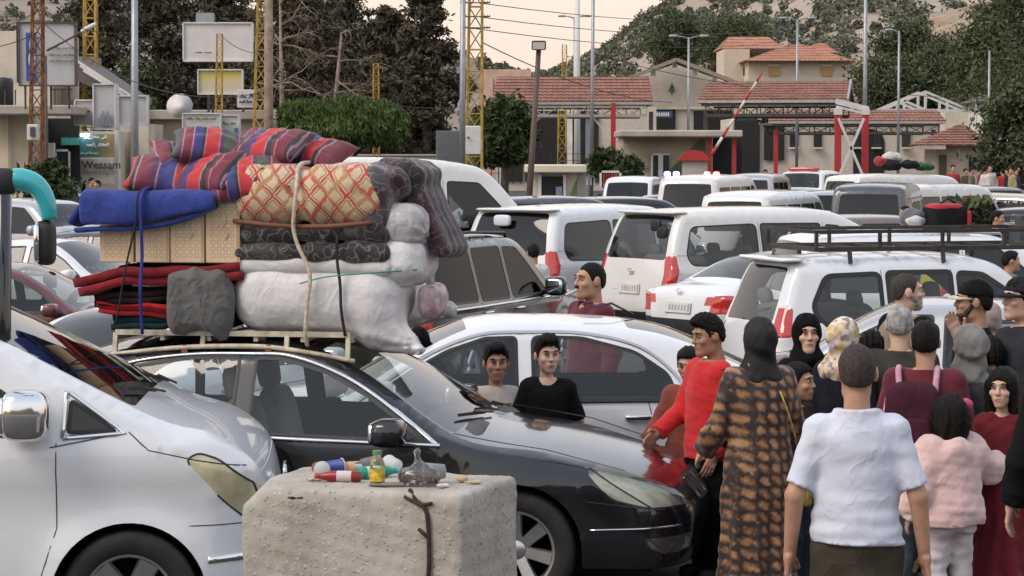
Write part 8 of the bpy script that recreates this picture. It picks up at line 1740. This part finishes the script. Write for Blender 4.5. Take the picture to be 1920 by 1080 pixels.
def lying(name, label, px, py, yl, rz, L, r, mat, capm, labm=None, neck=.5):
    T = lit(name, label, 'bottle', px, py, yl, rz); p = [(0, 0), (r * .9, 0), (r, .01), (r, L * .68), (r * .55, L * .84), (r * neck, L * .86), (r * neck, L * .93)]
    for nm, pr, mt in (('bottle_body', p, mat), ('cap', [(0, L * .93), (r * .5, L * .93), (r * .5, L), (0, L)], capm)) + ((('label', [(r * 1.02, L * .2), (r * 1.02, L * .52)], labm),) if labm else ()):
        m = MB(); m.lathe(pr, 16); o = m.build(nm, mt, T, True, (-L / 2, 0, r), (0, PI / 2, 0)); autosmooth(o, 40)
    return T
lying('plastic_bottle', 'red plastic bottle lying on its side, white neck', 655, 897, -.16, PI - R(5), .20, .024, M('red_bottle', (.26, .015, .022), .3, var=.2), M('red_cap', (.40, .03, .04), .5), M('white_ring', (.6, .5, .5), .5))
lying('plastic_bottle', 'clear bottle lying behind the yellow label bottle', 690, 880, .12, R(10), .19, .026, PET, M('green_cap2', (.12, .32, .06), .5), M('orange_label', (.62, .34, .18), .6, var=.3))
lying('plastic_bottle', 'teal and blue bottle lying beside the bag of dates', 772, 876, .03, R(28), .20, .026, M('teal_bottle', (.02, .30, .22), .25, var=.3), M('cyan_cap', (.1, .4, .6), .4), M('pale_band', (.5, .6, .6), .5))
def cup(label, px, py, yl, rz, mat, tilt=PI / 2, s=1.):
    T = lit('paper_cup', label, 'cup', px, py, yl, rz); m = MB(); m.lathe([(0, 0), (.025 * s, 0), (.035 * s, .085 * s), (.037 * s, .086 * s), (.033 * s, .082 * s), (.023 * s, .006)], 18); m.build('cup_wall', mat, T, True, (-.045 * s, 0, .034 * s), (0, tilt, 0)); m = MB(); m.lathe([(.0345 * s, .083 * s), (.038 * s, .084 * s), (.0345 * s, .088 * s)], 18); m.build('rim', M('cup_rim', (.6, .6, .62), .5), T, True, (-.045 * s, 0, .034 * s), (0, tilt, 0)); return T
cup('blue paper cup tipped over behind the red bottle', 652, 882, .06, R(25), M('blue_cup', (.03, .06, .28), .5, var=.15)); cup('brown paper cup lying at the left end of the block', 600, 893, -.02, R(-70), M('brown_cup', (.24, .06, .03), .6)); cup('grey cup with a pale rim behind the bottles', 752, 866, .22, R(40), M('grey_cup', (.12, .12, .13), .5)); cup('crumpled clear cup at the right of the dates', 868, 884, -.02, R(200), M('cloudy_cup', (.5, .55, .52), .3, var=.15, Transmission_Weight=.4, Alpha=.8), s=1.25)
T = lit('bag_of_dates', 'knotted clear plastic bag full of brown dates', 'bag', 818, 898, -.12)
rs = np.random.RandomState(9)
for i in range(46):
    x, y = rs.uniform(-.075, .075), rs.uniform(-.05, .05); z = .014 + rs.uniform(0, .045) * max(0, 1 - (abs(x) / .09) ** 2)
    m = MB(); m.sell(None, (.028, .020, .020), .9, .9, 8, 6, m=Matrix.Translation((x, y, z)) @ Matrix.Rotation(rs.uniform(0, 6), 4, 'Z')); m.build('date', M('date_%d' % (i % 3), [(.085, .03, .018), (.13, .05, .02), (.06, .02, .015)][i % 3], .35, var=.2), T, True)
s = SDF(.03); s.ell((0, 0, .035), (.092, .064, .05)); s.cone((0, 0, .07), (-.005, 0, .098), .030, .012, .03); s.cone((-.005, 0, .098), (-.01, 0, .135), .008, .018, .01); s.post = lambda P, D: D + wob(P, 50, .005, 2); v, f = s.mesh(.006)
obj('plastic_film', v, f, glass('plastic_film', (.96, .96, .96), dirt=.10, dcol=(.8, .8, .8)), T, True)
T = lit('bread_scrap', 'crumb of bread on the right of the block', 'bread', 915, 884, .05); s = SDF(.01); [s.ell((rs.uniform(-.025, .025), rs.uniform(-.015, .015), .008), (.014, .012, .010)) for _ in range(7)]; v, f = s.mesh(.005); obj('crumb', v, f, M('bread', (.5, .33, .2), .9), T, True)
T = lit('tissue', 'small crumpled white tissue by the brown cup', 'tissue', 612, 899, -.1); s = SDF(.01); [s.ell((rs.uniform(-.03, .03), rs.uniform(-.02, .02), .008), (.016, .013, .010)) for _ in range(6)]; s.post = lambda P, D: D + wob(P, 90, .004, 7); v, f = s.mesh(.005); obj('paper', v, f, M('tissue_paper', (.6, .56, .5), .9), T, True)
T = lit('cardboard_scrap', 'flat grey cardboard scrap before the teal bottle', 'cardboard', 760, 900, -.2, R(8)); m = MB(); m.box((0, 0, .006), (.13, .05, .010), b=.003); m.build('card', M('grey_card', (.22, .18, .15), .9, var=.2), T)
lying('plastic_bottle', 'small clear bottle with a blue cap at the back of the block', 705, 872, .20, R(160), .17, .022, PET, M('blue_cap', (.04, .12, .42), .5), M('white_label', (.6, .62, .65), .5))
cup('white paper cup on its side left of the dates', 790, 868, .24, R(120), M('white_cup', (.6, .6, .58), .6))
for (px_, py_, yl_, c_, l_) in ((575, 905, -.15, (.5, .42, .3), 'orange peel scrap at the left end of the block'), (890, 892, -.15, (.55, .53, .5), 'torn white wrapper at the right of the block'), (735, 903, -.22, (.12, .3, .14), 'green wrapper in front of the upright bottle'), (935, 889, .0, (.45, .36, .26), 'brown crust by the bread crumb')):
    T = lit('litter_scrap', l_, 'litter', px_, py_, yl_); s = SDF(.008); [s.ell((rs.uniform(-.025, .025), rs.uniform(-.015, .015), .006), (.016, .012, .006)) for _ in range(5)]; s.post = lambda P, D: D + wob(P, 80, .003, 7); v, f = s.mesh(.005); obj('scrap', v, f, M('scrap_' + l_[:9], c_, .8, var=.25, scale=40), T, True)
# ------------------------------------------------------------------ bus mirror at the left edge and roof luggage
TQ = paint('turquoise_paint', (.02, .36, .40), dust=.05)
T = thing('bus_mirror', 'turquoise bus mirror arm hanging in from the left edge', 'mirror', tuple(at(10, 345, 7.6))); z0 = T.location; L_ = lambda x, y, Y=7.6: at(x, y, Y) - z0
m = MB(); m.tube(spline([L_(18, 337), L_(45, 338), L_(70, 350), L_(87, 378), L_(93, 412)], 6), [.052, .052, .054, .055, .056, .056, .056, .056, .055, .055, .054, .053, .052, .05, .05, .048, .047, .046, .045, .044, .043, .042, .04, .038, .035][:25], 14); m.build('arm', TQ, T, True)
m = MB(); m.sell(L_(5, 340), (.13, .14, .13), .5, .5, 16, 9); m.build('arm_base', M('matt_black', (.012, .012, .012), .6), T, True)
m = MB(); m.sell(L_(86, 455, 7.62), (.09, .16, .22), .5, .5, 18, 11); m.build('mirror_head', M('matt_black', (.012, .012, .012), .6), T, True)
m = MB(); m.sell(L_(72, 455, 7.60), (.03, .13, .19), .4, .4, 16, 9); m.build('mirror_glass', M('mirror_glass', (.7, .75, .8), .03, 1, var=0), T, True)
m = MB(); m.tube([L_(99, 412), L_(78, 420), L_(72, 428)], .004, 6); m.build('cable_tie', M('tie_white', (.5, .5, .5), .5), T, True)
T = thing('bus_post', 'black glossy post of a bus cut by the left edge', 'post', (at(2, 500, 7.9).x, 7.9 * K, 0)); m = MB(); m.tube([(0, 0, .3), (.0, 0, 1.6), (.02, 0, 2.45)], [.05, .045, .04], 10); m.build('window_post', BLACK, T, True);
# luggage on far roofs
T = thing('suitcase', 'black and red travel bag on the estate car roof', 'bag', (gx(1780, 18.6), 18.8 * K, ground(19 * K) + 1.79), R(12)); m = MB(); m.sell((0, 0, .16), (.46, .5, .34), .4, .4, 20, 11); m.build('bag_body', cloth('bag_black', (.012, .012, .014)), T, True); m = MB(); m.sell((-.02, -.02, .26), (.40, .44, .16), .5, .4, 18, 9); m.build('bag_lid', cloth('bag_red', (.34, .018, .03)), T, True); m = MB(); m.sell((.22, -.1, .14), (.06, .30, .24), .4, .4, 14, 9); m.build('side_pocket', cloth('bag_red', (.34, .018, .03)), T, True); m = MB(); m.tube([(-.1, -.1, .34), (0, -.1, .40), (.1, -.1, .34)], .015, 6); m.build('handle', RUB(), T, True)
for (px, py, Y, d, c, l) in ((1715, 412, 18.9, (.30, .5, .12), (.5, .5, .5), 'pale folded pushchair frame on the estate roof'), (1668, 309, 46.6, (.6, .6, .3), (.02, .02, .022), 'black bundle on the long minibus roof'), (1672, 295, 46.8, (.55, .5, .3), (.5, .46, .46), 'white bundle on top of the long minibus load'), (1705, 308, 46.7, (.5, .5, .24), (.02, .02, .02), 'dark blanket roll on the long minibus load'), (1650, 302, 46.5, (.35, .4, .25), (.3, .03, .03), 'red bundle on the long minibus load'), (1730, 312, 47, (.6, .5, .22), (.04, .10, .05), 'green tarpaulin bundle on the minibus'), (1715, 408, 18.9, (.34, .4, .2), (.1, .1, .12), 'grey bundle beside the pushchair frame')):
    P = at(px, py, Y); s = SDF(.05); dd = [max(q, .1) for q in d]; s.ell((0, 0, dd[2] / 2), np.array(dd) / 2 * 1.1); s.ell((dd[0] * .2, 0, dd[2] * .35), np.array(dd) / 2 * .8); s.post = lambda P, D: D + wob(P, 9, .02, 3); v, f = s.mesh(max(.02, dd[0] / 22)); o = obj('bundle', v, f, cloth('b' + l, c), None, True, loc=(P.x, P.y, P.z - dd[2] / 2)); tag(o, l, 'bundle')
